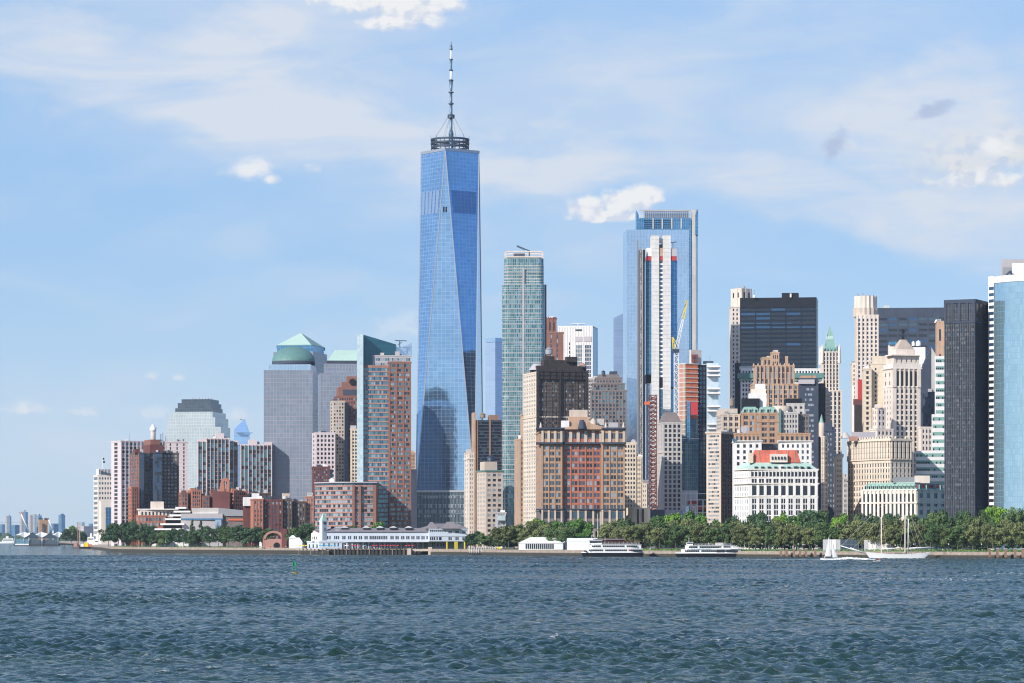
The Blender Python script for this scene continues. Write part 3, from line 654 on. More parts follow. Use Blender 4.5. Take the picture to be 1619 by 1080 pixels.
# broadcast ring and spire
zr = Z(236, D); rg = MB()
for zz_, r_ in ((zr + 1.0, 20.3), (zr + 5.2, 20.7), (zr + 9, 20.7)):
    n = 40; o_ = ringp(r_, 0, n); i_ = ringp(r_ - 3.0, 0, n)
    for k_ in range(n):
        j = (k_ + 1) % n
        rg.face([(*o_[k_], zz_), (*o_[j], zz_), (*o_[j], zz_ + 1.7), (*o_[k_], zz_ + 1.7)], 'darksteel'); rg.face([(*i_[j], zz_), (*i_[k_], zz_), (*i_[k_], zz_ + 1.7), (*i_[j], zz_ + 1.7)], 'darksteel')
        rg.face([(*o_[k_], zz_ + 1.7), (*o_[j], zz_ + 1.7), (*i_[j], zz_ + 1.7), (*i_[k_], zz_ + 1.7)], 'darksteel'); rg.face([(*o_[j], zz_), (*o_[k_], zz_), (*i_[k_], zz_), (*i_[j], zz_)], 'darksteel')
n = 24
for k_ in range(n):
    a = 2 * math.pi * k_ / n; rg.bar((cx + 20 * math.cos(a), D + 20 * math.sin(a), zt), (cx + 20 * math.cos(a), D + 20 * math.sin(a), zr + 10), .4, 'darksteel')
    if k_ % 3 == 0: rg.bar((cx + 20 * math.cos(a), D + 20 * math.sin(a), zr + 10), (cx + 20.4 * math.cos(a), D + 20.4 * math.sin(a), zr + 14.5), .2, 'darksteel')
for k_ in range(6):
    a = math.pi * k_ / 3 + .3; rg.bar((cx, D, zr + 6), (cx + 20 * math.cos(a), D + 20 * math.sin(a), zr + 6), .6, 'darksteel')
rg.build('antenna_ring', w_)
px_s = 713.2; sx = X(px_s, D); sm = MB(); zz_ = lambda y: Z(y, D)
sm.cyl(sx, D, 2.6, zt - 2, zz_(212), 'spire', n=10); sm.cyl(sx, D, 2.8, zz_(212), zz_(206), 'spire', 1.6, n=10); sm.cyl(sx, D, 1.5, zz_(206), zz_(181), 'spire', n=10)
for y0, y1, r_, m in [(181, 162, 1.45, 'spire'), (162, 146, 1.35, 'spire'), (144, 127, 1.1, 'spire'), (125, 112, 1.35, 'white'), (110, 96, .95, 'spire'), (93, 78, .8, 'white')]:
    sm.cyl(sx, D, r_, zz_(y0), zz_(y1), m, n=10)
sm.cyl(sx, D, 1.2, zz_(144), zz_(127), 'spire', 2.1, n=10)
sm.cyl(sx, D, .9, zz_(108), zz_(94), 'spire', 1.4, n=10)
sm.cyl(sx, D, 1.6, zz_(78), zz_(72), 'spire', 1.2, n=10); sm.cyl(sx, D, 1.2, zz_(72), zz_(65), 'steel', .1, n=10)
so = sm.build('spire', w_)
cl = MB()
for y_, r_ in ((164, 2.8), (146, 2.8), (127, 2.5), (111, 2.1), (94, 1.9), (78, 1.6)): cl.cyl(sx, D, r_, zz_(y_ + 1), zz_(y_ - .7), 'darksteel', n=12)
cl.cyl(sx, D, 3.8, zz_(187), zz_(181.5), 'darksteel', n=12); cl.build('collar', so)
cb = MB()
for k_ in range(8):
    a = math.pi / 8 + k_ * math.pi / 4; cb.bar((sx + 3 * math.cos(a), D + 3 * math.sin(a), zz_(184)), (cx + 19 * math.cos(a), D + 19 * math.sin(a), zr + 9), .14, 'grey', 3)
cb.build('stay_cable', w_)
# ================================================================ right of the giant tower
b = Bld('office_tower', 'pale blue hazy glass tower with thin floor lines, just right of the giant glass tower', 'building', 3750, 780, wall='sevenglass', side=40, cap=0)
b.tier((767.5, 783, 800), 541, None, None, None, th=R(35)); b.tier((767.5, 783, 800), 534, 540.6, m='skyglass', th=R(35)); b.done()
b = Bld('apartment_building', 'narrow cream stone tower at the right foot of the giant glass tower', 'building', 2800, 740, wall='cream', side=25)
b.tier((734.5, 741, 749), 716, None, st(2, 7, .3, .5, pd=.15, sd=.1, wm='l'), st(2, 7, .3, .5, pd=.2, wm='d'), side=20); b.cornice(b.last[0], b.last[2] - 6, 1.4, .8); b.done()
b = Bld('office_tower', 'dark banded office tower with slim brick piers and a wooden roof tank', 'building', 2870, 768, wall='black', side=30, cap=100)
b.tier((747, 754, 795), 664, None, st(1, 6, .5, .6, wm='m', pd=.5, pm='tanbrick'), st(2, 5.2, .86, .55, g=6, pd=.8, sd=.5, pm='brownbrick', sm='darkstone', wm='dddm', gap=.05, mx=.2), side=34)
b.box('brick_fin', (745.5, 749, 752), 652, 850, 'tan', dD=-2, side=8); b.box('penthouse', (771, 774, 789), 656, 665, 'brownbrick', side=14); b.tank(763, 652, 663, 9, 'wood'); b.done()
b = Bld('apartment_building', 'tan stone building with a round-arched penthouse and dark tank, below the dark banded tower', 'building', 2650, 772, wall='stone', side=25)
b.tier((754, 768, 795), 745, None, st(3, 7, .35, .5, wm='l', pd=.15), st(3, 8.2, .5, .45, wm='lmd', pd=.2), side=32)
b.box('penthouse', (759, 766, 786), 730, 746, 'stone', side=22); b.tank(775.5, 719, 731, 11, 'darksteel')
b.cornice(b.last[0], b.last[2] - .2, 1.2, 1.0, 'copperdark'); b.done()
b = Bld('office_building', 'low glassy-cornered building at the foot of the slim green glass tower', 'building', 2500, 790, wall='museumgrey', side=20, cap=20)
b.tier((783, 786, 800), 810, None, None, st(3, 6, .7, .6, wm='tl'), side=20); b.box('glass_bay', (786, 787, 799), 815, 823, 'balconyglass', dD=-3, side=6); b.done()

# slim green glass tower with rounded corners
b = Bld('glass_tower', 'slim green glass apartment tower with rounded corners and a pill-shaped roof frame', 'building', 2700, 828, wall='west50', cap=0)
def rrect(x0, x1, D, dep, rad, n=6):
    p = []
    for (cx_, cy_, a0) in ((X(x0, D) + rad, D + dep - rad, 90), (X(x0, D) + rad, D + rad, 180), (X(x1, D) - rad, D + rad, 270), (X(x1, D) - rad, D + dep - rad, 0)):
        for i in range(n + 1): a = R(a0 + 90 * i / n); p.append((cx_ + rad * math.cos(a), cy_ + rad * math.sin(a)))
    return p
D = 2700; p = rrect(794, 861.5, D, 30, 5); p2 = rrect(797, 859.5, D + 1.5, 27, 5)
z0, z1, z2 = G0, Z(450, D), Z(408, D)
b.wall.prism(p, z0, z1, 'west50', smooth=False); b.wall.prism(p2, z1, z2 - 0, 'west50')
sb = MB(); n = 54
for k_ in range(n + 1):
    z = z0 + (z1 - z0) * k_ / n; sb.prism(outset(p, .25), z - .28, z + .28, 'museumgrey', bottom=True)
for k_ in range(1, 7):
    z = z1 + (Z(420, D) - z1) * k_ / 6; sb.prism(outset(p2, .25), z - .35, z + .35, 'greystone', bottom=True)
b.part('floor_edge', sb)
w_ = MB(); w_.obox((X(827.5, D), D + .05), (1, 0), 1.6, .5, z0, Z(424, D), 'museumgrey'); b.part('pier', w_)
# pill-shaped frame
w_ = MB(); q = []
xa, xb, ya, yb = 797.5, 859.5, Z(407, D), Z(396.5, D); rad = (yb - ya) / 2
for (cx_, a0) in ((X(xb, D) - rad, -90), (X(xa, D) + rad, 90)):
    for i in range(9): a = R(a0 + 180 * i / 8); q.append((cx_ + rad * math.cos(a), (ya + yb) / 2 + rad * math.sin(a), cx_ + rad * .62 * math.cos(a), (ya + yb) / 2 + rad * .62 * math.sin(a)))
for (yy, y2) in ((D + 1, D + 3), (D + 24, D + 26)):
    for i in range(len(q)):
        a, c_ = q[i], q[(i + 1) % len(q)]
        w_.face([(a[0], yy, a[1]), (a[2], yy, a[3]), (c_[2], yy, c_[3]), (c_[0], yy, c_[1])], 'cream'); w_.face([(a[0], yy, a[1]), (c_[0], yy, c_[1]), (c_[0], y2, c_[1]), (a[0], y2, a[1])], 'cream'); w_.face([(a[2], y2, a[3]), (c_[2], y2, c_[3]), (c_[2], yy, c_[3]), (a[2], yy, a[3])], 'cream')
w_.box(X(812, D), X(830, D), D + 5, D + 18, Z(408, D), Z(400, D), 'museumgrey'); w_.box(X(802, D), X(856, D), D + 3, D + 22, ya - 1, ya + .6, 'greystone')
b.part('roof_frame', w_)
w_ = MB(); w_.bar((X(837, D), D + 10, Z(405, D)), (X(837, D), D + 10, Z(394, D)), .7, 'darksteel'); w_.bar((X(842, D), D + 10, Z(397, D)), (X(817, D), D + 9, Z(387, D)), .6, 'darksteel'); w_.bar((X(830, D), D + 10, Z(394, D)), (X(817, D), D + 9, Z(388.5, D)), .3, 'darksteel'); b.part('cleaning_crane', w_)
b.box('side_wing', (861, 861.2, 864), 450, 850, 'darkgrid', dD=15, side=14); b.done()

b = Bld('brick_tower', 'red-brown brick tower with a battlemented block on top, behind the netted building', 'building', 2950, 870, wall='redbrick', side=30)
b.tier((849, 852, 891), 526, None, st(1, 8, .3, .4), st(3, 7.5, .22, .6, pd=.2, sd=.1, wm='ml', mx=3), side=30)
b.tier((857, 859, 880), 503, 527, None, st(3, 30, .3, .5, pd=.4, wm='d'), dD=6, side=20)
w_ = MB(); q = b.last[0]
for i in range(6): w_.obox((X(860 + i * 3.6, 2956), 2956.5), (1, 0), 1.1, 1.0, Z(503.5, 2956), Z(501, 2956), 'redbrick')
b.part('battlement', w_); b.cornice(rect(849, 852, 891, 2950, 30, b.th)[0], Z(527, 2950), 1.5, .5, 'brownbrick'); b.done()
b = Bld('office_tower', 'white gridded office tower with dark window bays and a flat top, behind the netted building', 'building', 3250, 915, wall='whitestone', side=35, cap=100)
b.tier((882, 937, 945), 515, None, st(14, 5.2, .84, .8, pd=0, sd=0, wm='l', mt=0, mx=.3) if 0 else None, None, side=40)
p = b.last[0]; b.wins = []
zz = lambda y: Z(y, 3240)
def bay(b, p, s0, s1, y0, y1, f, D):
    """facade over the fraction s0..s1 of the front edge p[0]-p[1]"""
    a, c_ = p; P = lambda s_: (a[0] + (c_[0] - a[0]) * s_, a[1] + (c_[1] - a[1]) * s_); b.facade(P(s0), P(s1), Z(y1, D), Z(y0, D), f, 'whitestone', b.wall)
bay(b, (p[0], p[1]), .5, .72, 545, 780, st(4, 6.6, .8, .72, pd=0, sd=0, wm='mmt', mt=0), 3250); bay(b, (p[0], p[1]), .76, .98, 545, 780, st(4, 6.6, .8, .72, pd=0, sd=0, wm='mmb', mt=0), 3250)
bay(b, (p[0], p[1]), .30, .37, 540, 780, st(1, 6.6, .8, .6, pd=0, sd=0, wm='d', mt=0), 3250)
gl = MB(); a, c_ = p[0], p[1]
for k_ in range(22): s_ = k_ / 22; gl.obox((a[0] + (c_[0] - a[0]) * s_, a[1] + (c_[1] - a[1]) * s_), ((c_[0] - a[0]) / 50, 0) if 0 else (1, 0), .22, .25, G0, Z(516, 3250), 'museumgrey')
b.part('fin', gl)
w_ = MB(); 
for s0, s1, y0, y1 in ((.5, .7, 532, 540), (.75, .97, 532, 540)):
    P = lambda s_: (a[0] + (c_[0] - a[0]) * s_, a[1] + (c_[1] - a[1]) * s_); q0, q1 = P(s0), P(s1); L = math.hypot(q1[0] - q0[0], q1[1] - q0[1]); w_.obox(P((s0 + s1) / 2), ((q1[0] - q0[0]) / L, (q1[1] - q0[1]) / L), L, .5, Z(y1, 3250), Z(y0, 3250), 'museumgrey')
q0, q1 = P(.5), P(.7); w_.obox(P(.6), ((q1[0] - q0[0]) / math.hypot(q1[0] - q0[0], q1[1] - q0[1]), (q1[1] - q0[1]) / math.hypot(q1[0] - q0[0], q1[1] - q0[1])), 7, .5, Z(523, 3250), Z(520.5, 3250), 'darksteel'); b.part('louvre', w_)
w_ = MB(); D = 3260; w_.box(X(903, D), X(925, D), D, D + 8, Z(512, D), Z(511, D), 'white'); w_.bar((X(914, D), D, Z(514, D)), (X(914, D), D, Z(511, D)), .8, 'white'); b.part('roof_rig', w_)
w_ = MB(); q = outset(p, .15); w_.obox(((p[1][0] + p[2][0]) / 2, (p[1][1] + p[2][1]) / 2), ((p[2][0] - p[1][0]) / math.dist(p[1], p[2]), (p[2][1] - p[1][1]) / math.dist(p[1], p[2])), math.dist(p[1], p[2]) * .96, .2, G0, Z(518, 3250), 'blueglass'); b.part('glass_side', w_); b.done()
b = Bld('office_building', 'pale pinkish building glimpsed between the netted building and the grey-brown tower', 'building', 2900, 938, wall='greystone', side=20, cap=40)
b.tier((928, 929, 946), 598, None, None, st(5, 5.5, .5, .5, wm='md'), side=20); b.done()

# tall pair of glass towers
b = Bld('glass_tower', 'tallest pale blue-green glass tower of the right pair, with framed corner fins', 'building', 3550, 1055, wall='blueglass', side=40, cap=0)
D = 3550; b.tier((1008, 1009, 1093), 345, None, None, None, side=40)
b.tier((1093, 1094, 1100), 332, None, None, None, dD=-2, m='greystone', side=5); b.box('glass_side', (1100, 1100.3, 1103.5), 331, 850, 'skyglass', dD=4, side=38)
fr = MB(); fr.box(X(1013, D), X(1100, D), D - 1.2, D - .4, Z(334, D), Z(332, D), 'greystone')
for px in range(1013, 1100, 3): fr.box(X(px, D), X(px + .45, D), D - 1.2, D - .6, Z(345, D), Z(332, D), 'greystone')
b.part('crown_screen', fr)
lv = MB(); lv.box(X(1018, D), X(1089, D), D, D + 2, Z(344.5, D), Z(333, D), 'sevenglass')
for y in (338, 341, 344): lv.box(X(1019, D), X(1090, D), D - .9, D - .2, Z(y + .8, D), Z(y, D), 'darksteel')
for y in (348, 351, 354, 357, 360): lv.box(X(1018, D), X(1090, D), D - .9, D - .2, Z(y + 1.1, D), Z(y, D), 'navy')
for px in (1031.5, 1046, 1061, 1076): lv.box(X(px, D), X(px + 2, D), D - 1.5, D - .92, Z(362, D), Z(345.5, D), 'greystone')
b.part('louvre', lv)
w_ = MB(); q = [(X(1006, D), D), (X(1010, D), D), (X(1010, D), D + 30), (X(1006, D), D + 30)]; w_.prism(q, G0, 0, 'blueglass', ztop=[Z(332, D), Z(340, D)] * 1 + [Z(340, D), Z(332, D)])
q = [(X(1099, D), D - 3), (X(1103.5, D), D - 3), (X(1103.5, D), D + 30), (X(1099, D), D + 30)]; w_.prism(q, Z(372, D), 0, 'blueglass', ztop=[Z(340, D), Z(331, D), Z(331, D), Z(340, D)]); b.part('corner_fin', w_); b.done()
b = Bld('glass_tower', 'broad pale sky-reflecting glass tower standing behind the unfinished concrete tower', 'building', 3350, 1035, wall='skyglass', side=40, cap=0)
b.tier((985, 991, 1089), 363, None, None, None, side=42); b.done()
b = Bld('glass_tower', 'pale grey-blue glass tower with a slanted top, tucked left of the tall pair', 'building', 3600, 978, wall='sevenglass', side=30, cap=0)
D = 3600; b.wall.prism([(X(970, D), D), (X(988, D), D), (X(988, D), D + 30), (X(970, D), D + 30)], G0, 0, 'sevenglass', ztop=[Z(503, D), Z(494, D), Z(494, D), Z(503, D)]); b.done()
b = Bld('glass_tower', 'dark slender glass tower seen beside the hoist of the concrete tower', 'building', 3150, 1003, wall='blueglass', side=25, cap=0)
b.tier((1009, 1010, 1020), 395, None, None, None, m='navy', side=20); b.done()

# unfinished concrete tower
b = Bld('unfinished_tower', 'slender unfinished tower with two bare concrete cores and blue glass sides', 'building', 2900, 1047, wall='concrete', side=20, cap=60)
D = 2900
cc = MB()
for a, c_ in ((1030, 1042), (1048, 1060.5)): cc.box(X(a, D), X(c_, D), D - 1, D + 26, Z(800, D), Z(372, D), 'concrete')
for k_ in range(60):
    y = 372 + k_ * 6.8
    for a, c_ in ((1030, 1042), (1048, 1060.5)): cc.box(X(a, D) - .1, X(c_, D) + .1, D - 1.12, D + 1, Z(y + .5, D), Z(y, D), 'concrete_grey')
b.part('concrete_core', cc)
bw = MB(); bw.box(X(1042, D), X(1048, D), D + .5, D + 20, G0, Z(392, D), 'whitestone'); bw.box(X(1041, D), X(1049, D), D + 3, D + 15, Z(392, D), Z(386, D), 'darksteel'); b.part('infill_wall', bw)
k_ = 0
while 412 + k_ * 6.8 < 620:
    y = 412 + k_ * 6.8; b.wins.append(((X(1045, D), D + .5), (Z(y, D) + Z(y + 4.4, D)) / 2, 3.1, 2.5, 0, 'gb', (1, 0))); k_ += 1
gs = MB(); gs.prism([(X(1021, D), D + 3), (X(1030.3, D), D + .2), (X(1030.3, D), D + 22), (X(1021, D), D + 22)], Z(592, D), Z(412, D), 'blueglass'); gs.prism([(X(1060.3, D), D + .2), (X(1071, D), D + 3), (X(1071, D), D + 22), (X(1060.3, D), D + 22)], Z(612, D), Z(412, D), 'blueglass')
gs.prism([(X(1022, D), D + 3), (X(1030.3, D), D + .2), (X(1030.3, D), D + 22), (X(1022, D), D + 22)], G0, Z(606, D), 'sevenglass')
gs.prism([(X(1042, D), D + .2), (X(1071, D), D + 1), (X(1071, D), D + 20), (X(1042, D), D + 20)], Z(800, D), Z(615, D), 'blueglass'); b.part('glass_side', gs)
gap = MB(); gap.box(X(1021.5, D), X(1030, D), D + 6, D + 20, Z(606, D), Z(592, D), 'black'); gap.box(X(1060.3, D), X(1070, D), D + 6, D + 20, Z(615, D), Z(598, D), 'black'); gap.box(X(1041.9, D), X(1048.1, D), D + .3, D + 2, Z(612, D), Z(597, D), 'black'); b.part('open_floor', gap)
rb = MB()
for a, c_ in ((1021.5, 1030), (1042.2, 1047.8), (1060.5, 1070)):
    rb.box(X(a, D), X(c_, D), D + .1, D + 14, Z(412, D), Z(405, D), 'red'); rb.box(X(a, D), X(c_, D), D - .1, D + 14, Z(405, D), Z(392 if a < 1050 else 393, D), 'whitestone' if a < 1040 else ('tan' if a < 1050 else 'museumgrey'))
b.part('formwork', rb)
w_ = MB(); w_.bar((X(1060, D), D, Z(384, D)), (X(1070, D), D, Z(382.5, D)), .5, 'darksteel'); w_.bar((X(1064, D), D, Z(393, D)), (X(1064, D), D, Z(383, D)), .4, 'darksteel'); w_.box(X(1042, D), X(1047.5, D), D + 4, D + 8, Z(383, D), Z(376, D), 'steel'); b.part('rooftop_gear', w_)
b.done()
# hoists
def lattice(mb, x0, x1, D, y0, y1, step, m, r=.22, dep=3):
    """square lattice mast between two heights"""
    a, c_ = X(x0, D), X(x1, D); z0, z1 = Z(y1, D), Z(y0, D); n = max(2, round((z1 - z0) / step)); cor = [(a, D), (c_, D), (c_, D + dep), (a, D + dep)]
    for p_ in cor: mb.bar((*p_, z0), (*p_, z1), r, m)
    for k_ in range(n):
        za, zb_ = z0 + (z1 - z0) * k_ / n, z0 + (z1 - z0) * (k_ + 1) / n
        for i in range(4):
            p_, q_ = cor[i], cor[(i + 1) % 4]
            if k_ % 2: p_, q_ = q_, p_
            mb.bar((*p_, za), (*q_, zb_), r * .8, m, 3); mb.bar((*p_, zb_), (*q_, zb_), r * .7, m, 3)
h_ = root('construction_hoist', 'grey lattice hoist mast running up the left side of the concrete tower', 'hoist', (X(1013, 2895), 2895, G0))
w_ = MB(); lattice(w_, 1007.5, 1008.8, 2895, 380, 800, 4, 'grey', .3); lattice(w_, 1012, 1016, 2895, 392, 800, 3.5, 'greystone', .35, 4); w_.build('mast', h_)
w_ = MB()
for y in range(398, 800, 13): w_.box(X(1012.5, 2890), X(1015.5, 2890), 2897, 2899, Z(y + 7, 2890), Z(y, 2890), 'darksteel' if y % 3 else 'museumgrey')
w_.build('landing_gate', h_)
h_ = root('construction_hoist', 'pinkish red hoist and stair tower at the foot of the concrete tower', 'hoist', (X(1034, 2880), 2880, G0))
w_ = MB(); lattice(w_, 1027, 1038.5, 2880, 625, 806, 4, 'maroon', .5, 5); w_.build('mast', h_); w_ = MB()
for y in range(628, 804, 7): w_.box(X(1028, 2880), X(1038, 2880), 2882, 2886, Z(y + 3.5, 2880), Z(y, 2880), 'salmon')
w_.build('landing', h_); w_ = MB(); w_.box(X(1019, 2880), X(1028, 2880), 2879, 2883, Z(640, 2880), Z(635, 2880), 'orange'); w_.build('cantilever_deck', h_)

# tower crane
D = 2640
cr = root('tower_crane', 'tall white lattice tower crane with a yellow luffing jib', 'crane', (X(1069, D), D, G0))
w_ = MB(); lattice(w_, 1066, 1072.5, D, 556, 812, 3.4, 'whitestone', .34, 3.4); w_.build('mast', cr)
w_ = MB(); w_.box(X(1063.5, D), X(1074, D), D - 1, D + 4, Z(557, D), Z(552, D), 'darksteel'); w_.build('slewing_platform', cr)
w_ = MB()
def truss(mb, P_, Q_, wd, m, n, r=.22):
    P_, Q_ = Vector(P_), Vector(Q_); d = (Q_ - P_); up = Vector((-d.z, 0, d.x)).normalized() * wd; sd_ = Vector((0, wd, 0))
    c4 = [P_ + up / 2 - sd_ / 2, P_ + up / 2 + sd_ / 2, P_ - up / 2 + sd_ / 2, P_ - up / 2 - sd_ / 2]
    for c_ in c4: mb.bar(c_, Q_ + (c_ - P_) * .5, r, m)
    for k_ in range(n):
        t0, t1 = k_ / n, (k_ + 1) / n
        for i in range(4):
            a, c_ = c4[i], c4[(i + 1) % 4]
            f = lambda v, t: v + d * t + (P_ - v) * (.5 * t)
            mb.bar(f(a, t0), f(c_, t1), r * .7, m, 3)
truss(w_, (X(1069, D), D + 1, Z(553, D)), (X(1080, D), D + 1, Z(504, D)), 2.6, 'whitestone', 9, .3); truss(w_, (X(1080, D), D + 1, Z(504, D)), (X(1086, D), D + 1, Z(475, D)), 2.0, 'yellow', 6, .32); w_.build('jib', cr)
w_ = MB(); truss(w_, (X(1066, D), D + 1, Z(553, D)), (X(1063.5, D), D + 1, Z(533, D)), 1.8, 'yellow', 4, .35); w_.bar((X(1063.5, D), D, Z(533, D)), (X(1071.5, D), D, Z(545, D)), .25, 'yellow'); w_.build('counter_frame', cr)
w_ = MB(); w_.bar((X(1086, D), D, Z(475, D)), (X(1063.5, D), D, Z(533, D)), .1, 'darksteel', 3); w_.build('cable', cr)

# grey-brown tower, stepped beige, grey stone with bright side
b = Bld('office_tower', 'grey-brown setback office tower with two small black roof tanks', 'building', 2620, 962, wall='greybrown', side=30)
b.tier((933, 934, 991), 617, None, None, st(10, 6.2, .5, .55, wm='ddmt', pd=.35), side=30); b.tier((936, 937, 988), 606, 618, None, st(9, 6, .5, .5, wm='tdd'), dD=3, side=24)
b.tier((941, 942, 983), 597, 607, None, st(8, 6, .4, .3, wm='md'), dD=6, side=18); b.tier((945, 946, 979), 592, 598, dD=8, side=14); 
b.box('penthouse', (963, 964, 976), 587, 593, 'darkstone', dD=12, side=8); b.tank(954, 585.5, 593, 6, 'darksteel'); b.done()
b = Bld('apartment_building', 'light beige stepped building beside the red and tan twin-wing block', 'building', 2420, 1005, wall='beige', side=22)
b.tier((985, 986, 1006), 700, None, None, st(4, 7.2, .5, .5, wm='ddm', pd=.25, sd=.25), side=22); b.tier((1006, 1006.4, 1014), 722, None, None, st(2, 7.2, .4, .45, wm='d', pd=.2, mx=.4), dD=.5, side=22); b.tier((1014, 1014.4, 1023), 763, None, None, st(2, 7.2, .3, .4, wm='d', pd=.2), dD=1, side=22)
b.done()
b = Bld('park_building', 'low beige curved building with dark slots rising over the treetops', 'building', 2330, 1005, wall='beige', side=15, cap=0)
D = 2330; n = 10; q = [(X(987 + 41 * i / n, D), D + 6 * (2 * i / n - 1) ** 2) for i in range(n + 1)] + [(X(1028, D), D + 30), (X(987, D), D + 30)]
b.wall.prism(q, G0, Z(803, D), 'beige', 'grey'); w_ = MB()
for px in (1007.5, 1015.5): w_.box(X(px, D), X(px + 2.4, D), D - 1.0, D + 1, G0, Z(805, D), 'black')
b.part('dark_slot', w_); b.box('wing', (1028, 1028.2, 1080), 806, 850, 'darkstone', dD=12, side=20); b.done()
b = Bld('office_building', 'grey stone building with a bright left face and sloping roof, beside the crane mast', 'building', 2560, 1055, wall='greystone', side=25)
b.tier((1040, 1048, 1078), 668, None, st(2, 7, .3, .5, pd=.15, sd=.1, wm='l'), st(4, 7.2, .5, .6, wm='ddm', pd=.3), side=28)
p, z0, z1 = b.last; q = outset(p, -4); w_ = MB(); w_.frustum(p, z1, q, Z(652, 2565), 'greybrown'); b.part('roof', w_); b.cornice(p, Z(716, 2560), 1, .6); b.done()

# orange sheathed tower under construction
b = Bld('unfinished_tower', 'tower under construction with orange sheathed upper floors above dark glass', 'building', 2700, 1092, wall='concrete_grey', side=26, cap=0)
D = 2700; th = R(30); b.th = th
p, _ = rect(1074, 1084, 1103, D, 20, th)
b.wall.prism(p, Z(800, D), Z(575, D), 'concrete_grey'); 
og = MB(); og.prism(outset(p, .25), Z(690, D), Z(575.5, D), 'orangesheath', bottom=True); b.part('sheathing', og)
fl_ = MB(); k_ = 0
while 575 + k_ * 7.4 < 695: z = Z(575 + k_ * 7.4, D); fl_.prism(outset(p, .75), z - .35, z + .35, 'concrete', bottom=True); k_ += 1
for i in range(6):
    t = i / 5; fl_.obox((p[0][0] + (p[1][0] - p[0][0]) * t, p[0][1] + (p[1][1] - p[0][1]) * t), (math.cos(th - math.pi / 2), math.sin(th - math.pi / 2)), .7, .9, Z(690, D), Z(575, D), 'stone')
b.part('floor_slab', fl_)
gw = MB(); gw.prism(outset(p, .5), Z(775, D), Z(688, D), 'lowglass', bottom=True); q, _ = rect(1080, 1085, 1103, D - 2, 10, th); gw.prism(q, Z(690, D), Z(662, D), 'lowglass'); b.part('glass_wall', gw)
w_ = MB(); w_.box(X(1086, D), X(1091, D), D - 2, D + 6, Z(700, D), Z(635, D), 'blueglass'); w_.box(X(1088, D), X(1103, D), D - 1.5, D + 6, Z(656, D), Z(636, D), 'red'); b.part('wrap', w_)
b.tier((1103, 1104, 1117), 577, None, None, st(2, 7.4, .5, .6, wm='bm', pd=.3, pm='black', sm='black'), dD=8, m='black', side=22, th=R(8))
b.box('service_core', (1090, 1092, 1109), 553, 578, 'cream', dD=6, side=12); w_ = MB()
for y in (560, 567): 
    for px in (1093.5, 1099): w_.box(X(px, D + 6), X(px + 4.5, D + 6), D + 4.6, D + 8, Z(y + 5, D), Z(y, D), 'maroon')
b.part('core_opening', w_)
bs = MB(); 
for px in (1076, 1083, 1091, 1101, 1110, 1116): bs.box(X(px, D), X(px + 1.6, D), D - 6, D - 4, G0, Z(777 if px < 1103 else 790, D), 'concrete')
for y in (780, 790, 800, 810): bs.box(X(1076, D), X(1117, D), D - 6.4, D - 3.6, Z(y + 1, D), Z(y, D), 'concrete')
bs.box(X(1088, D), X(1103, D), D - 4, D, Z(797, D), Z(792, D), 'red'); bs.box(X(1104, D), X(1116, D), D - 3, D, Z(806, D), Z(799, D), 'orange'); b.part('base_frame', bs); b.done()
b = Bld('glass_tower', 'pale glass apartment tower with white balcony bands, right of the orange sheathed tower', 'building', 2780, 1128, wall='balconyglass', side=22, cap=0)
b.tier((1116, 1117, 1136), 574, None, None, None, side=24); b.done(); w_ = MB(); p, _ = rect(1117, 1118, 1139, 2774, 20, b.th)
for i, y in enumerate(range(578, 800, 7)):
    if i % 4 in (1, 2) or i % 5 == 0: w_.prism(p, Z(y + 2.6, 2774), Z(y, 2774), 'whitestone', bottom=True)
b.part('balcony', w_); w_ = MB(); D = 2785; w_.bar((X(1122, D), D, Z(575, D)), (X(1122, D), D, Z(563, D)), .15, 'grey'); w_.box(X(1112, D), X(1128, D), D, D + 5, Z(575, D), Z(571, D), 'darksteel'); b.part('rooftop_gear', w_)

# ---- netted building, twin-wing block and neighbours
b = Bld('office_building', 'tall dark building wrapped in black scaffold netting with a cream left side', 'building', 2440, 885, wall='limestone', side=35, cap=100)
b.tier((828, 848, 929), 588, None, st(5, 6.6, .4, .4, pd=.2, sd=.25, wm='l', mx=1), None, side=40)
p, z0, z1 = b.last; w_ = MB()
a, c_ = p[1], p[2]; L = math.dist(a, c_); u = ((c_[0] - a[0]) / L, (c_[1] - a[1]) / L); P = lambda d, o=0.: (a[0] + u[0] * d + u[1] * o, a[1] + u[1] * d - u[0] * o)
b.wall.obox(P(L / 2), u, L, .3, z0, z1, 'darkbrick')
for i in range(14):
    for k_ in range(28):
        if i % 4 != 3: b.wins.append((P(2.2 + i * (L - 3) / 14, .3), z1 - 4 - k_ * 3.6, 1.2, 1.9, math.atan2(u[1], u[0]), random.choice(['gl', 'gd', 'gm']), u))
sc = MB()
for i in range(9): sc.bar((*P(L * i / 8, 2.0), G0), (*P(L * i / 8, 2.0), z1 + 2), .2, 'black')
for k_ in range(34): z = z1 - k_ * 2.9; sc.bar((*P(0, 2.), z), (*P(L, 2.), z), .13, 'black', 3)
for i in (0, 8):
    for k_ in range(30): sc.bar((*P(L * i / 8, 2.0), z1 - k_ * 3), (*P(L * i / 8 + (1.6 if i == 0 else -1.6), 3.4), z1 - k_ * 3 - 2), .15, 'black', 3)
for t0, t1 in ((0, .045), (.44, .47), (.955, 1)):
    sc.obox(P(L * (t0 + t1) / 2, .6), u, L * (t1 - t0), 1.6, G0, z1 + 1, 'netting')
sc.obox(P(L * .5, .5), u, L, 1.2, z1 - 6, z1 + .5, 'netting')
b.part('scaffold', sc)
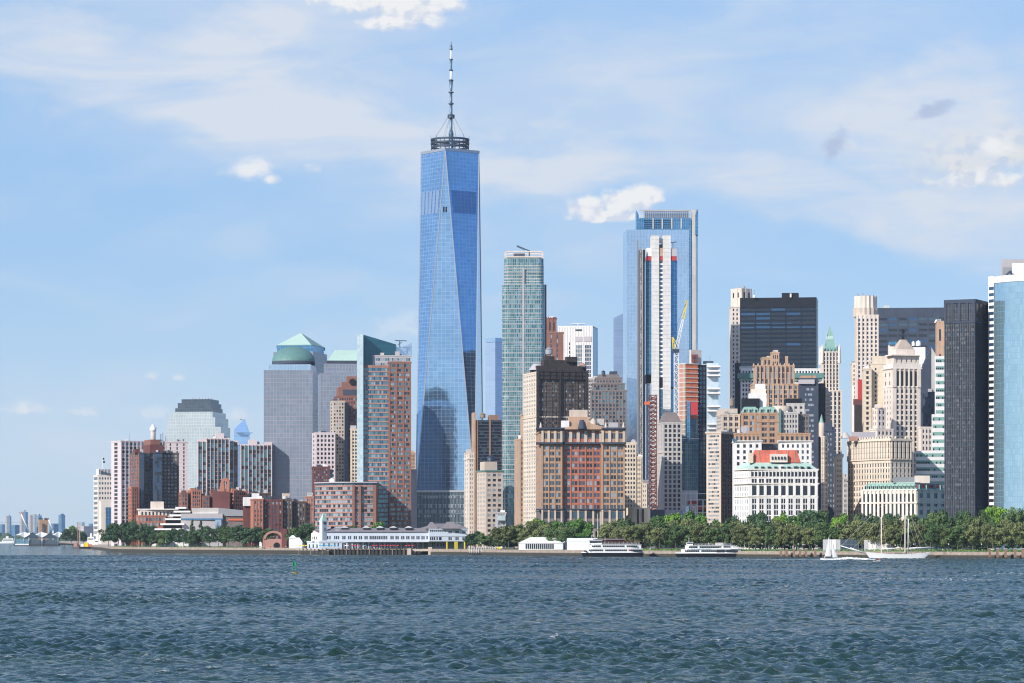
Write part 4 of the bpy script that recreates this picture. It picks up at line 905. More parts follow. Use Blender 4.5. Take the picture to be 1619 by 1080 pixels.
b.tier((838, 849, 927), 578, 590, None, None, dD=5, m='netting', side=26); b.tier((855, 860, 913), 569, 580, None, None, dD=8, m='netting', side=22); b.tier((858, 862, 877), 563, 571, None, None, dD=10, m='netting', side=14); b.tier((893, 896, 913), 564, 572, None, None, dD=10, m='netting', side=14)
b.tank(868, 548.5, 563, 11.5, 'grey', 16); w_ = MB(); D = 2450; w_.cyl(X(921, D), D, 3.2, Z(578, D), Z(573.5, D), 'salmon', .5, n=10); b.part('cupola', w_)
w_ = MB(); w_.cyl(X(849, D), D + 4, 7, Z(585, D), Z(575, D), 'museumgrey', 3, n=10); b.part('wrapped_dome', w_)
b.cornice(rect(828, 848, 929, 2440, 40, b.th)[0], Z(660, 2440), 1.2, .7, 'limestone'); b.done()
b = Bld('apartment_building', 'narrow tan stepped building squeezed left of the netted building', 'building', 2560, 822, wall='tan', side=24)
b.tier((814, 822, 832), 694, None, st(2, 7, .4, .5, wm='l'), st(2, 8, .4, .4, wm='dm'), side=24); b.tier((823, 827, 834), 655, 696, None, st(1, 8, .4, .4), dD=4, side=14); b.done()
b = Bld('apartment_block', 'massive block of red brick between two tan wings under a dark heavy cornice', 'building', 2310, 918, wall='tanbrick', side=30, cap=100)
def wing(x0, x1, nc, m, dD, fl=None, xl=None):
    xl = x0 - .4 if xl is None else xl
    b.tier((xl, x0, x1), 702, 806, fl, st(nc, 9.2, .70, .56, g=2, pd=.45, sd=.2, wm='mmdlm', gap=.22, mx=.8, mt=.5), dD=dD, m=m, side=26, th=TH)
    b.tier((xl, x0, x1), 806, None, None, st(nc, 14, .62, .6, pd=.6, sd=.3, wm='dm', mt=.3, pm='stone'), dD=dD, m='greybrown', side=26, th=TH)
    b.tier((xl, x0, x1), 681, 702, None, st(nc, 17, .5, .6, g=2, pd=.8, sd=.3, wm='dm', mt=1.0, mb=3, nz=1, pm='stone'), dD=dD, m=m, side=26, th=TH)
TH = R(3)
wing(856, 889, 3, 'tanbrick', 0, st(3, 9.2, .4, .5, wm='l', pd=.2), 847.5); wing(889, 951, 5, 'redfacade', 4); wing(951, 988, 3, 'tanbrick', 0)
b.cap = 100
cn = MB()
for x0, x1, dd in ((847.5, 889, 0), (889, 951, 4), (951, 990, 0)):
    D = 2310 + dd; 
    for y, hh, o_ in ((702, 1.3, 2.2), (679, 1.4, 1.8), (806, .8, .8)): cn.box(X(x0, D), X(x1, D), D - o_ + (4 if x0 < 850 else 0) * 0, D + 18, Z(y, D), Z(y, D) + hh, 'darkstone')
b.part('cornice', cn)
pdm = MB(); D = 2312; pdm.prism([(X(893, D), D), (X(962, D), D), (X(962, D), D + 14), (X(893, D), D + 14)], Z(678, D), 0, 'tan', ztop=[Z(677, D)] * 4)
for i in range(12):
    x0_, x1_ = 893 + i * 5.6, 893 + (i + 1) * 5.6; t0, t1 = 1 - abs(i / 6 - 1), 1 - abs((i + 1) / 6 - 1)
    pdm.prism([(X(x0_, D), D - 1), (X(x1_, D), D - 1), (X(x1_, D), D + 6), (X(x0_, D), D + 6)], Z(679, D), 0, 'tan', ztop=[Z(677 - 10 * t0, D), Z(677 - 10 * t1, D), Z(677 - 10 * t1, D), Z(677 - 10 * t0, D)])
pdm.cyl(X(920, D), D - 1, 3.2, Z(678, D), Z(664, D), 'darkstone', 1.6, n=10); b.part('pediment', pdm)
b.box('penthouse', (898, 899, 931), 659, 679, 'tan', dD=14, side=16); b.box('penthouse', (900, 901, 929), 648, 659, 'stone', dD=16, side=12); b.box('penthouse', (887, 888, 900), 665, 679, 'whitestone', dD=12, side=12)
b.box('rooftop_unit', (944, 945, 955), 662, 672, 'greystone', dD=12, side=6); b.box('rooftop_unit', (962, 963, 977), 668, 678, 'museumgrey', dD=10, side=6); b.tank(938, 661, 678, 9, 'stone', 10)
w_ = MB()
for px in (855, 958, 986): w_.cyl(X(px, D), D + 1, 1.4, Z(679, D), Z(668, D), 'stone', .3, n=8)
b.part('finial', w_); b.done()
# ================================================================ right half
b = Bld('office_tower', 'cream stone tower with a square notched crown, left of the big black slab', 'building', 3500, 1165, wall='cream', side=30, cap=100)
b.tier((1153, 1156, 1192), 485, None, None, st(6, 6.8, .34, .5, pd=.15, sd=.15, wm='dddt'), side=24); b.tier((1156, 1172, 1188), 456, 486, st(2, 26, .25, .4, pd=.5, wm='d', mb=8), st(2, 26, .4, .5, pd=.6, wm='d', mb=6), dD=3, side=18, th=R(40)); b.done()
b = Bld('office_tower', 'broad black slab office tower, the widest dark building in the skyline', 'building', 3150, 1230, wall='navy', side=40, cap=100)
D = 3150; b.tier((1170, 1291, 1293.5), 485, None, st(5, 6.9, .93, .5, g=1, pd=.5, sd=.45, wm='ddddddb', mx=.3, mt=.2, pm='navy', sm='navy'), None, side=45)
b.tier((1170, 1291, 1293.5), 470, 485.2, None, None, m='darkstone' if 0 else 'navy', side=45); w_ = MB(); p = b.last[0]
a, c_ = p[0], p[1]; L = math.dist(a, c_); u = ((c_[0] - a[0]) / L, (c_[1] - a[1]) / L)
w_.obox(((a[0] + c_[0]) / 2, (a[1] + c_[1]) / 2), u, L, .7, Z(485.5, D), Z(470, D), 'black'); b.part('top_fascia', w_)
w_ = MB()
for y, s0, s1 in ((510, 0.0, .68), (516, 0, 1.0)):
    for i in range(5):
        t0, t1 = (i + .07) / 5, (i + .93) / 5
        if t0 < s1: t1 = min(t1, s1); w_.obox((a[0] + (c_[0] - a[0]) * (t0 + t1) / 2, a[1] + (c_[1] - a[1]) * (t0 + t1) / 2), u, L * (t1 - t0), .35, Z(y + 2.6, D), Z(y, D), 'gb')
b.part('window_band', w_)
b.box('penthouse', (1236, 1262, 1263), 463, 471, 'black', side=12); w_ = MB(); w_.box(X(1249, D), X(1251.5, D), D + 1, D + 2, Z(470, D), Z(464, D), 'white'); b.part('white_hatch', w_); w_ = MB(); w_.bar((X(1193.5, D), D + 5, Z(470, D)), (X(1193.5, D), D + 5, Z(457, D)), .3, 'grey'); w_.cyl(X(1193.5, D), D + 5, 1.4, Z(470, D), Z(466.5, D), 'white'); b.part('antenna', w_); b.done()
# neo-gothic tower
b = Bld('gothic_tower', 'cream gothic skyscraper with a green copper pinnacle roof, right of the black slab', 'building', 3400, 1312, wall='cream', side=30, cap=100)
b.tier((1294, 1297, 1331), 618, None, None, st(5, 7.2, .42, .7, pd=.6, sd=.1, wm='dm'), side=28); b.tier((1297, 1300, 1327), 556, 619, None, st(5, 6.4, .42, .7, pd=.6, sd=.1, wm='dm'), dD=4, side=22)
b.cornice(rect(1294, 1297, 1331, 3400, 28, b.th)[0], Z(619, 3400), 1.4, .8)
p, z0, z1 = b.last; c = (sum(q[0] for q in p) / 4, sum(q[1] for q in p) / 4); sc_ = lambda k_: [(c[0] + (q[0] - c[0]) * k_, c[1] + (q[1] - c[1]) * k_) for q in p]; D = 3410
w_ = MB(); w_.frustum(sc_(.80), Z(557, D), sc_(.40), Z(536, D), 'copper'); w_.frustum(sc_(.40), Z(536, D), sc_(.34), Z(531, D), 'copperpale'); w_.frustum(sc_(.34), Z(531, D), sc_(.04), Z(515, D), 'copper')
for q in sc_(.62): w_.cyl(q[0], q[1], .9, Z(556, D), Z(541, D), 'copperpale', .1, n=6)
for q in sc_(.36): w_.cyl(q[0], q[1], .6, Z(538, D), Z(526, D), 'copperpale', .1, n=6)
for t in (.3, .5, .7): w_.cyl(p[1][0] + (p[2][0] - p[1][0]) * t, p[1][1] + (p[2][1] - p[1][1]) * t + 2, .8, Z(556, D), Z(548, D), 'copperdark', .1, n=6)
b.part('copper_roof', w_); w_ = MB()
for q in p: w_.cyl(q[0], q[1], 1.9, Z(575, D), Z(552, D), 'cream', 1.5, n=8); w_.cyl(q[0], q[1], 1.5, Z(552, D), Z(545, D), 'cream', .15, n=8)
b.part('corner_turret', w_); b.done()
b = Bld('office_building', 'small tan building with a pyramid roof in front of the gothic tower', 'building', 3000, 1308, wall='stone', side=22)
b.tier((1296, 1302, 1313), 622, None, st(2, 6, .3, .4), st(3, 6, .4, .4, wm='dm'), side=20); w_ = MB(); p = b.last[0]; c = (sum(q[0] for q in p) / 4, sum(q[1] for q in p) / 4); w_.frustum(p, b.last[2], [(c[0] + (q[0] - c[0]) * .1, c[1] + (q[1] - c[1]) * .1) for q in p], Z(611, 3000), 'stone'); b.part('roof', w_); b.done()

# white building with green cornice, behind the tan ziggurat
b = Bld('office_building', 'white building with a deep green copper cornice, behind the tan ziggurat tower', 'building', 2980, 1225, wall='whitestone', side=35, cap=100)
b.tier((1168, 1172, 1297), 583, None, None, st(26, 7.0, .5, .55, pd=.25, sd=.2, wm='dm'), side=30)
b.tier((1161, 1162, 1170), 574, None, None, None, dD=10, m='navy', side=20)
cn = MB(); p = b.last[0] if 0 else rect(1168, 1172, 1297, 2980, 30)[0]; D = 2980
cn.prism(outset(p, 3), Z(598, D), Z(590, D), 'copperdark', bottom=True); cn.prism(outset(p, 1.6), Z(602, D), Z(598, D), 'copper', bottom=True); b.part('cornice', cn)
w_ = MB(); w_.box(X(1170, D), X(1192, D), D + 2, D + 20, Z(585, D), Z(579, D), 'concrete_grey'); b.part('penthouse', w_); b.done()
b = Bld('office_tower', 'tan ziggurat tower with buttressed piers and a small crown, in front of the black slab', 'building', 2880, 1225, wall='tan', side=32, cap=100)
b.tier((1186, 1190, 1262), 607, None, None, st(9, 7.2, .52, .62, g=2, pd=.7, sd=.2, wm='ldm', gap=.15), side=30)
b.tier((1191, 1194, 1256), 578, 608, None, st(9, 8.2, .5, .72, g=2, pd=.9, sd=.1, wm='dddl', gap=.15), dD=4, side=24)
b.tier((1203, 1206, 1232), 565, 579, None, st(4, 12, .4, .5, pd=.4, wm='d'), dD=8, side=18); b.tier((1218, 1220, 1232), 557, 580, None, st(3, 9, .4, .5, pd=.3, wm='d'), dD=7, side=14); b.tier((1241, 1242, 1246), 563, 580, dD=8, side=10)
w_ = MB()
for px in range(1192, 1258, 7): w_.cyl(X(px, 2883), 2885, 1.1, Z(578, 2880), Z(574, 2880), 'tan', .4, n=6)
b.part('finial', w_); b.done()
b = Bld('office_building', 'white stepped rooftop block left of the tan ziggurat tower', 'building', 2780, 1200, wall='whitestone', side=22, cap=0)
b.tier((1183, 1184, 1212), 622, None, side=20); b.tier((1187, 1188, 1211), 615, 623, dD=4, m='palestone', side=14); b.tier((1193, 1194, 1210), 607, 616, dD=7, side=10); b.box('dark_wall', (1172, 1173, 1201), 630, 660, 'black', dD=-3, side=14); b.done()
b = Bld('office_tower', 'dark office tower with bright window bands, right of the tan ziggurat tower', 'building', 2750, 1280, wall='darkstone', side=26, cap=100)
b.tier((1262, 1265, 1294), 598, None, None, st(1, 8.2, .52, .36, g=6, pd=.1, sd=.1, wm='llm', gap=.1, mx=2, mt=3), side=26); b.tier((1264, 1266, 1290), 594, 602, dD=4, m='tanbrick', side=16)
b.tier((1262, 1264, 1288), 600, 607, None, None, dD=-2, m='museumgrey', side=8)
b.tier((1293.8, 1295, 1305), 606, None, None, st(2, 8.2, .5, .5, wm='dd'), dD=10, m='black', side=26); b.done()
b = Bld('office_building', 'brown stone building with a rounded dark-tanked top, left of the green mansard block', 'building', 2420, 1145, wall='stone', side=28, cap=100)
b.tier((1133, 1141, 1170), 655, None, st(1, 5.6, .75, .4, wm='l', pd=.1, g=5), st(3, 9, .5, .55, g=2, pd=.4, wm='d'), side=28)
b.tier((1133, 1142, 1166), 646, 656, dD=6, side=20, m='stone'); b.tank(1157, 628, 645, 7, 'wood', 10); b.tier((1117, 1140, 1163), 684, None, st(1, 6.2, .8, .42, g=6, wm='llm', pd=.05, sd=.12, gap=.12), st(5, 6.8, .4, .45, wm='dd', pd=.2, pm='darkbrick', sm='darkbrick'), dD=-60, side=32, th=R(50))  # right face's shadow painted in, as piers and spandrels darker than the stone
b.cornice(b.last[0], b.last[2] - .3, 1.2, .8, 'stone'); b.done()
b = Bld('office_building', 'tan building with a pale green mansard roof and dormers', 'building', 2400, 1200, wall='tanbrick', side=28, cap=100)
b.tier((1171, 1173, 1205), 653, None, None, st(3, 9.2, .62, .55, g=2, pd=.35, wm='mdl'), side=24, dD=6); b.tier((1197, 1199, 1230), 653, None, None, st(2, 9.2, .55, .5, g=2, pd=.35, wm='md', mx=1.5), side=24)
w_ = MB()
for x0, x1, dd in ((1173, 1200, 6), (1199, 1230, 0)):
    D = 2400 + dd; p = [(X(x0, D), D), (X(x1, D), D), (X(x1, D), D + 18), (X(x0, D), D + 18)]; w_.frustum(outset(p, .3), Z(653, D), outset(p, -2.4), Z(643, D), 'copper')
    for k_ in range(3): xx = x0 + (x1 - x0) * (k_ + .5) / 3; w_.box(X(xx - 2.6, D), X(xx + 2.6, D), D - .4, D + 4, Z(652, D), Z(646, D), 'copperpale'); w_.box(X(xx - 1.6, D), X(xx + 1.6, D), D - .6, D, Z(651.5, D), Z(647.5, D), 'gd')
b.part('mansard_roof', w_); b.cornice(rect(1197, 1199, 1230, 2400, 24, b.th)[0], Z(668, 2400), .8, .8); b.done()
b = Bld('office_building', 'grey stone setback building with deep shaded court, right of the green mansard block', 'building', 2480, 1250, wall='greystone', side=28, cap=100)
b.tier((1231, 1233, 1262), 652, None, None, st(6, 8, .42, .5, pd=.3, wm='d'), side=24); b.tier((1259, 1261, 1279), 655, None, None, st(4, 8, .42, .5, pd=.3, wm='dm'), dD=5, side=24, m='greybrown'); b.tier((1240, 1244, 1272), 638, 657, None, st(3, 10, .4, .4, wm='d'), dD=12, side=18); b.tier((1239, 1242, 1268), 630, 640, dD=16, m='black', side=14)
w_ = MB(); w_.cyl(X(1237, 2484), 2492, 7, Z(652, 2480), Z(641, 2480), 'stone', n=16); b.part('round_bay', w_); b.box('court_wall', (1231, 1232, 1235), 646, 800, 'copperdark', dD=-3, side=6); b.done()
b = Bld('office_building', 'white and tan H-shaped building behind the red roof enclosure', 'building', 2300, 1230, wall='whitestone', side=24, cap=100)
b.tier((1158, 1160, 1204), 698, None, None, st(4, 9.5, .35, .5, pd=.25, wm='d', mx=1), side=20); b.tier((1160, 1161, 1203), 685, 699, None, st(6, 13, .45, .5, pd=.3, wm='dm'), dD=1, m='tanbrick', side=18)
b.tier((1230, 1232, 1283), 698, None, None, st(6, 9.5, .35, .5, pd=.25, wm='dm', mx=1), side=20); b.tier((1231, 1232, 1281), 685, 699, None, st(6, 13, .45, .5, pd=.3, wm='dm'), dD=1, m='tanbrick', side=18)
b.tier((1203, 1203.5, 1231), 702, None, None, st(3, 9, .4, .5, wm='d'), dD=14, m='darkstone', side=12); b.box('rooftop_unit', (1171, 1172, 1184), 674, 686, 'museumgrey', dD=4, side=8)
cn = MB(); D = 2300; cn.box(X(1158, D), X(1206, D), D - 1.6, D + 2, Z(698, D), Z(696.6, D), 'whitestone'); cn.box(X(1229, D), X(1285, D), D - 1.6, D + 2, Z(698, D), Z(696.6, D), 'whitestone'); b.part('cornice', cn)
w_ = MB(); w_.box(X(1158, D), X(1164, D), D - 2, D - .3, Z(697, D), Z(694, D), 'blueglass'); b.part('blue_tarp', w_); b.done()
# white palazzo with green roof
D = 2180
b = Bld('office_building', 'white stone palazzo with arched windows under a pale green roof and a red rooftop enclosure', 'building', D, 1228, wall='whitestone', side=30, cap=100)
th = R(1.5); b.th = th
TI = (1161, 1184, 1292.5)
def L_(y0, y1, f, **k): return b.tier((1183, 1184.5, 1292.5), y0, y1, None, f, th=th, side=30, **k)
L_(742.5, 755, st(18, 12, .6, .62, pd=.4, sd=.15, wm='d', mt=1, nz=1, mx=1)); L_(755, 765, st(9, 10, .62, .75, g=2, pd=.35, wm='d', mt=.8, nz=1, gap=.25, mx=1)); L_(765, 785, st(9, 20, .52, .8, pd=.5, wm='d', mt=.6, nz=1, mx=1, g=1)); L_(785, None, st(9, 9.6, .52, .7, g=2, pd=.35, sd=.2, wm='d', gap=.28, mx=1, mt=1.2))
# chamfered left end
p0 = (X(1161.5, D + 22), D + 22); p1 = (X(1184.2, D), D); side_ = [p0, p1, (p1[0] + 8, D + 20), (p0[0] + 8, D + 40)]
for y0, y1, f in ((744, 765, st(8, 8, .3, .5, pd=.2, wm='l')), (765, None, st(8, 10, .35, .6, pd=.25, sd=.15, wm='lm'))):
    z0, z1 = (Z(y1, D) if y1 else G0), Z(y0, D); b.wall.prism(side_, z0, z1, 'whitestone', 'grey'); b.facade(p0, p1, z0, z1, f, 'whitestone', b.wall)
b.cap = 100
cn = MB(); cpoly = [(X(1161, D + 22), D + 22), (X(1184, D), D - .2), (X(1292.8, D), D + 2.6), (X(1292.8, D), D + 28), (X(1166, D + 36), D + 36)]
for y, hh, o in ((765.5, .9, 1.3), (785.5, .6, .8), (755.3, .5, .7)): cn.prism(outset(cpoly, o), Z(y, D), Z(y, D) + hh, 'palestone', bottom=True)
cn.prism(outset(cpoly, 1.1), Z(743, D), Z(743, D) + .8, 'palestone', bottom=True); b.part('cornice', cn)
rf = MB(); rf.frustum(outset(cpoly, .2), Z(742, D), [(x_ + (4.5 if x_ < X(1230, D) else -4), y_ + 7 if y_ < D + 15 else y_ - 5) for x_, y_ in outset(cpoly, -1.5)], Z(731, D), 'copperpale'); rfo = b.part('roof', rf)
w_ = MB()
for i in range(9):
    px = 1193 + i * 10.4; w_.prism([(X(px, D), D + .6), (X(px + 5, D), D + .6), (X(px + 5, D), D + 6), (X(px, D), D + 6)], Z(741, D), Z(737.4, D), 'copperdark'); w_.box(X(px + .4, D), X(px + 4.6, D), D + .3, D + .7, Z(740.6, D), Z(738, D), 'gd')
w_.build('dormer', rfo)
w_ = MB(); q = [(X(1191, D), D + 9), (X(1268, D), D + 9), (X(1268, D), D + 24), (X(1191, D), D + 24)]; w_.frustum(q, Z(731, D), [(X(1196, D), D + 10), (X(1262, D), D + 10), (X(1262, D), D + 22), (X(1196, D), D + 22)], Z(711, D), 'rust')
for px in (1202, 1229, 1247, 1259): w_.bar((X(px, D), D + 9, Z(731, D)), (X(px, D), D + 9.6, Z(711, D)), .2, 'stone')
b.part('red_enclosure', w_)
b.box('penthouse', (1217, 1218, 1245), 718, 731, 'palestone', dD=6, side=3, th=th); w_ = MB()
for i in range(5): w_.box(X(1220 + i * 4.9, D + 5.6), X(1222.2 + i * 4.9, D + 5.6), D + 5.4, D + 6, Z(726, D), Z(721.5, D), 'gd')
b.part('penthouse_window', w_); b.box('stair_house', (1183, 1184, 1191), 716, 732, 'beige', dD=7, side=6, th=th); b.done()
b = Bld('office_tower', 'narrow cream building slice right of the white palazzo', 'building', 2350, 1301, wall='limestone', side=24)
b.tier((1298, 1303, 1308), 690, None, st(2, 7, .4, .5, wm='d'), st(1, 7, .4, .5, wm='d'), side=20); w_ = MB(); D = 2352; w_.cyl(X(1300, D), D + 5, 1.8, Z(668, D), Z(655, D), 'copper', .2, n=8); w_.cyl(X(1300, D), D + 5, 2.2, Z(690, D), Z(668, D), 'stone', n=8); b.part('green_spire', w_); b.done()
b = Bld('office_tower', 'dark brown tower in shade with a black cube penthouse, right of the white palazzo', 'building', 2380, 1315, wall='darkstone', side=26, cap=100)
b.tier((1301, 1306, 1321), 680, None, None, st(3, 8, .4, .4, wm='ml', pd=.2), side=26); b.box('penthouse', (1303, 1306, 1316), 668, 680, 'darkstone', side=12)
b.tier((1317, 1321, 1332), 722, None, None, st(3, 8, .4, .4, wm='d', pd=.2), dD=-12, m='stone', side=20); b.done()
b = Bld('office_building', 'slim stone building glimpsed in the gap beside the curved-front building', 'building', 2600, 1337, wall='greystone', side=20, cap=40)
b.tier((1332, 1333, 1341), 754, None, None, st(3, 8, .4, .5, wm='d'), side=20); b.done()

# ---- cluster around the pyramid-topped classical tower
b = Bld('office_tower', 'tall cream stone tower with a fluted octagonal top, right of the gap', 'building', 3150, 1370, wall='cream', side=26, cap=100)
b.tier((1351, 1354, 1389), 498, None, None, st(5, 6.8, .38, .55, pd=.55, sd=.15, wm='ddmd', mt=3), side=26); D = 3150
w_ = MB(); cxx, cyy = X(1371, D), D + 14; n = 16; P = lambda r, k_: [(cxx + (r + (.5 if i % 2 else -.5)) * math.cos(2 * math.pi * i / 32), cyy + (r + (.5 if i % 2 else -.5)) * math.sin(2 * math.pi * i / 32)) for i in range(32)]
w_.prism(P(11.2, 0), Z(500, D), Z(467, D), 'cream'); w_.prism(P(12.2, 0), Z(500, D), Z(486, D), 'stone'); b.part('crown', w_)
w_ = MB()
for dx, y in ((-6, 463), (-2, 462), (2, 464), (6, 465)): w_.bar((cxx + dx, cyy, Z(468, D)), (cxx + dx * 1.4, cyy, Z(y, D)), .3, 'darksteel')
w_.box(cxx - 6, cxx + 5, cyy - 2, cyy + 2, Z(467, D), Z(465.4, D), 'grey'); b.part('antenna', w_)
b.tier((1345, 1347, 1353), 574, None, None, st(2, 6.8, .4, .5, wm='d'), dD=5, side=20); b.done()
b = Bld('hoist_tower', 'red construction hoist and scaffold clinging to the cream tower', 'hoist', 2900, 1357, wall='red', side=6, cap=0)
b.tier((1356, 1357, 1364), 600, 632, m='red', side=5, th=R(5)); b.tier((1348, 1349, 1366), 631, 640, m='maroon', side=8, th=R(5)); b.tier((1350, 1351, 1365), 640, None, m='netting', side=10, th=R(5)); b.tier((1347, 1348, 1350.5), 610, None, m='whitestone', side=8, th=R(5)); b.done()
b = Bld('office_tower', 'long dark blue-grey slab tower behind the pyramid-topped tower', 'building', 3300, 1440, wall='darkstone', side=40, cap=100)
b.tier((1386, 1387, 1500), 487, None, None, None, side=30); p = b.last[0]; a, c_ = p[1], p[2]; b.facade(a, c_, Z(640, 3300), Z(500, 3300), st(7, 8.6, .86, .4, pd=.3, sd=.2, wm='ddmb', mt=.3), 'darkstone', b.wall)
b.box('penthouse', (1396, 1397, 1406), 483, 488, 'concrete_grey', dD=5, side=8); b.done()
b = Bld('office_tower', 'tan stone tower with a white dome-like top, beside the black glass tower', 'building', 2900, 1486, wall='tan', side=22, cap=40)
b.tier((1479, 1481, 1500), 508, None, None, st(2, 40, .3, .4, pd=.3, wm='d'), side=22); w_ = MB(); w_.cyl(X(1485, 2905), 2911, 4, Z(509, 2900), Z(504, 2900), 'whitestone', 2.5); b.part('roof_dome', w_); b.done()
b = Bld('office_building', 'dark grey building with a steep pointed gable, right of the pyramid-topped tower', 'building', 2700, 1467, wall='darkstone', side=22, cap=60)
b.tier((1456, 1457, 1500), 620, None, None, st(9, 8, .5, .6, wm='dm', pd=.3), side=22); D = 2702; w_ = MB(); w_.prism([(X(1458, D), D + 2), (X(1473, D), D + 2), (X(1473, D), D + 14), (X(1458, D), D + 14)], Z(621, D), 0, 'darkstone', ztop=[Z(585, D), Z(549, D), Z(549, D), Z(585, D)]); w_.prism([(X(1473, D), D + 2), (X(1480, D), D + 2), (X(1480, D), D + 14), (X(1473, D), D + 14)], Z(621, D), 0, 'greystone', ztop=[Z(549, D), Z(560, D), Z(560, D), Z(549, D)]); b.part('gable', w_); b.done()
b = Bld('office_building', 'white building with small round roof tanks, behind the pyramid-topped tower', 'building', 2850, 1448, wall='whitestone', side=22, cap=40)
b.tier((1442, 1443, 1463), 549, None, None, None, side=20); b.tier((1404, 1405, 1420), 545, None, None, None, dD=6, m='palestone', side=20); b.tank(1452, 538, 549, 8, 'white', 6); b.tank(1444, 539, 549, 5, 'white', 6)
b.box('window_band', (1405, 1405.3, 1418), 541, 545, 'blueglass', dD=4, side=10); b.tier((1455, 1456, 1465), 572, None, None, st(2, 8, .4, .5, wm='d'), dD=-5, side=16); b.done()
b = Bld('office_building', 'plain cream setback building with single window column, left of the pyramid-topped tower', 'building', 2800, 1390, wall='beige', side=25, cap=100)
b.tier((1374, 1376, 1408), 575, None, None, st(2, 7, .13, .5, wm='d', pd=.05, mt=3), side=24); b.tier((1378, 1380, 1406), 563, 577, dD=4, side=18); b.tier((1363, 1365, 1378), 583, None, None, st(1, 8, .3, .5, wm='d', pd=.05), dD=-6, side=20)
b.tier((1394, 1396, 1404), 588, None, None, None, dD=-8, side=14, m='cream'); b.done()
# classical tower with pyramid top
b = Bld('office_tower', 'classical stone tower with a columned belt, stepped pyramid top and dark bronze finial', 'building', 2640, 1428, wall='cream', side=30, cap=100)
b.th = R(14)
b.tier((1397, 1411, 1455), 612, None, st(3, 8.6, .3, .45, pd=.3, wm='ml'), st(5, 8.4, .44, .6, pd=.5, sd=.15, wm='d', mx=2.5), side=30)
b.tier((1397, 1411, 1455), 583, 612, st(2, 12, .2, .4, wm='d', pd=.3), st(5, 27, .6, .86, pd=1.2, sd=.2, wm='d', mx=2.5, mt=1, nz=1), side=30)
b.tier((1397, 1412, 1456), 575, 583, None, None, dD=-1, m='palestone'); b.tier((1401, 1413, 1453), 562, 576, None, st(5, 16, .2, .3, pd=.4, wm='d'), dD=3, side=24)
b.tier((1407, 1417, 1447), 552, 563, dD=7, side=18, m='cream'); D = 2650; p = rect(1409, 1418, 1446, D, 18, b.th)[0]; c = (sum(q[0] for q in p) / 4, sum(q[1] for q in p) / 4); sc_ = lambda k_: [(c[0] + (q[0] - c[0]) * k_, c[1] + (q[1] - c[1]) * k_) for q in p]
w_ = MB()
for k_ in range(9): w_.prism(sc_(.92 - k_ * .075), Z(552 - k_ * 1.75, D), Z(552 - (k_ + 1) * 1.75, D), 'stone')
b.part('stepped_pyramid', w_); w_ = MB(); w_.cyl(c[0], c[1], 1.6, Z(537, D), Z(534, D), 'black', n=8)
for a in range(4): w_.bar((c[0] + 2 * math.cos(a * 1.57 + .7), c[1] + 2 * math.sin(a * 1.57 + .7), Z(537, D)), (c[0], c[1], Z(528, D)), .35, 'black')
w_.cyl(c[0], c[1], 1.8, Z(525, D), Z(520, D), 'black', 1.2, n=8); w_.cyl(c[0], c[1], .6, Z(534, D), Z(524, D), 'black', n=8); b.part('bronze_finial', w_)
for y, o in ((612, .7), (583, 1.3), (562, .8)):
    b.cornice(rect(1397 if y > 570 else 1401, 1411, 1455 if y > 570 else 1453, 2640, 30, b.th)[0], Z(y, 2640), .9, o, 'palestone')
b.tier((1380, 1387, 1400), 645, None, st(2, 9, .3, .5, wm='d'), st(2, 9, .4, .5, wm='d'), dD=-20, side=20, th=R(25)); b.tier((1375, 1386, 1412), 678, None, None, st(4, 9, .4, .5, wm='d'), dD=-28, side=20, th=R(20)); b.tier((1452, 1456, 1474), 675, None, None, st(3, 9, .4, .5, wm='d'), dD=-10, side=20); b.done()
# curved-front lower block
b = Bld('office_building', 'cream stone building with a long curved colonnaded front, below the pyramid-topped tower', 'building', 2330, 1400, wall='limestone', side=30, cap=100)
D = 2330; pts = []
for i in range(9):
    t = i / 8; pts.append((X(1341 + (1408 - 1341) * t, D + 55 * (1 - t) ** 1.35), D + 55 * (1 - t) ** 1.35))
e = (X(1440, D + 9), D + 9); poly = pts + [e, (e[0] + 3, D + 45), (pts[0][0] + 8, D + 78)]
zt = Z(693, D); b.wall.prism(poly, G0, zt, 'limestone', 'grey')
edges = [(pts[i], pts[i + 1]) for i in range(8)] + [(pts[8], e)]
for i, (a, c_) in enumerate(edges):
    nx = 2 if i < 8 else 5; f1 = st(nx, 24, .34, .8, pd=1.0, sd=.2, wm='d', mx=.1, nz=1) if i == 8 else st(nx, 10, .28, .6, pd=.8, sd=.2, wm='d', mx=.1, nz=3)
    b.facade(a, c_, Z(726, D), Z(697, D), f1, 'limestone', b.wall); b.facade(a, c_, G0, Z(728, D), st(nx, 9.2, .34, .55, pd=.25, sd=.15, wm='d' if i < 8 else 'dm', mx=.1), 'limestone', b.wall)
cn = MB()
for y, hh, o in ((697, 1.2, 1.6), (727, .7, 1.1), (760, .7, .9)): cn.prism(outset(poly, o), Z(y, D), Z(y, D) + hh, 'limestone', bottom=True)
b.part('cornice', cn); cn = MB()
for (a, c_) in edges:
    for t in (.25, .75): q = (a[0] + (c_[0] - a[0]) * t, a[1] + (c_[1] - a[1]) * t); cn.cyl(q[0], q[1] + .4, .8, zt, zt + 1.6, 'limestone', n=6)
b.part('balustrade', cn); b.box('rooftop_block', (1342, 1343, 1356), 690, 697, 'salmon', dD=34, side=14, th=R(3)); b.box('rooftop_block', (1346, 1347, 1384), 683, 693, 'museumgrey', dD=40, side=12, th=R(3)); w_ = MB(); w_.cyl(X(1347, D), D + 46, 4.2, Z(690, D), Z(680, D), 'greystone', 1.0, n=12); b.part('water_tank', w_); b.done()
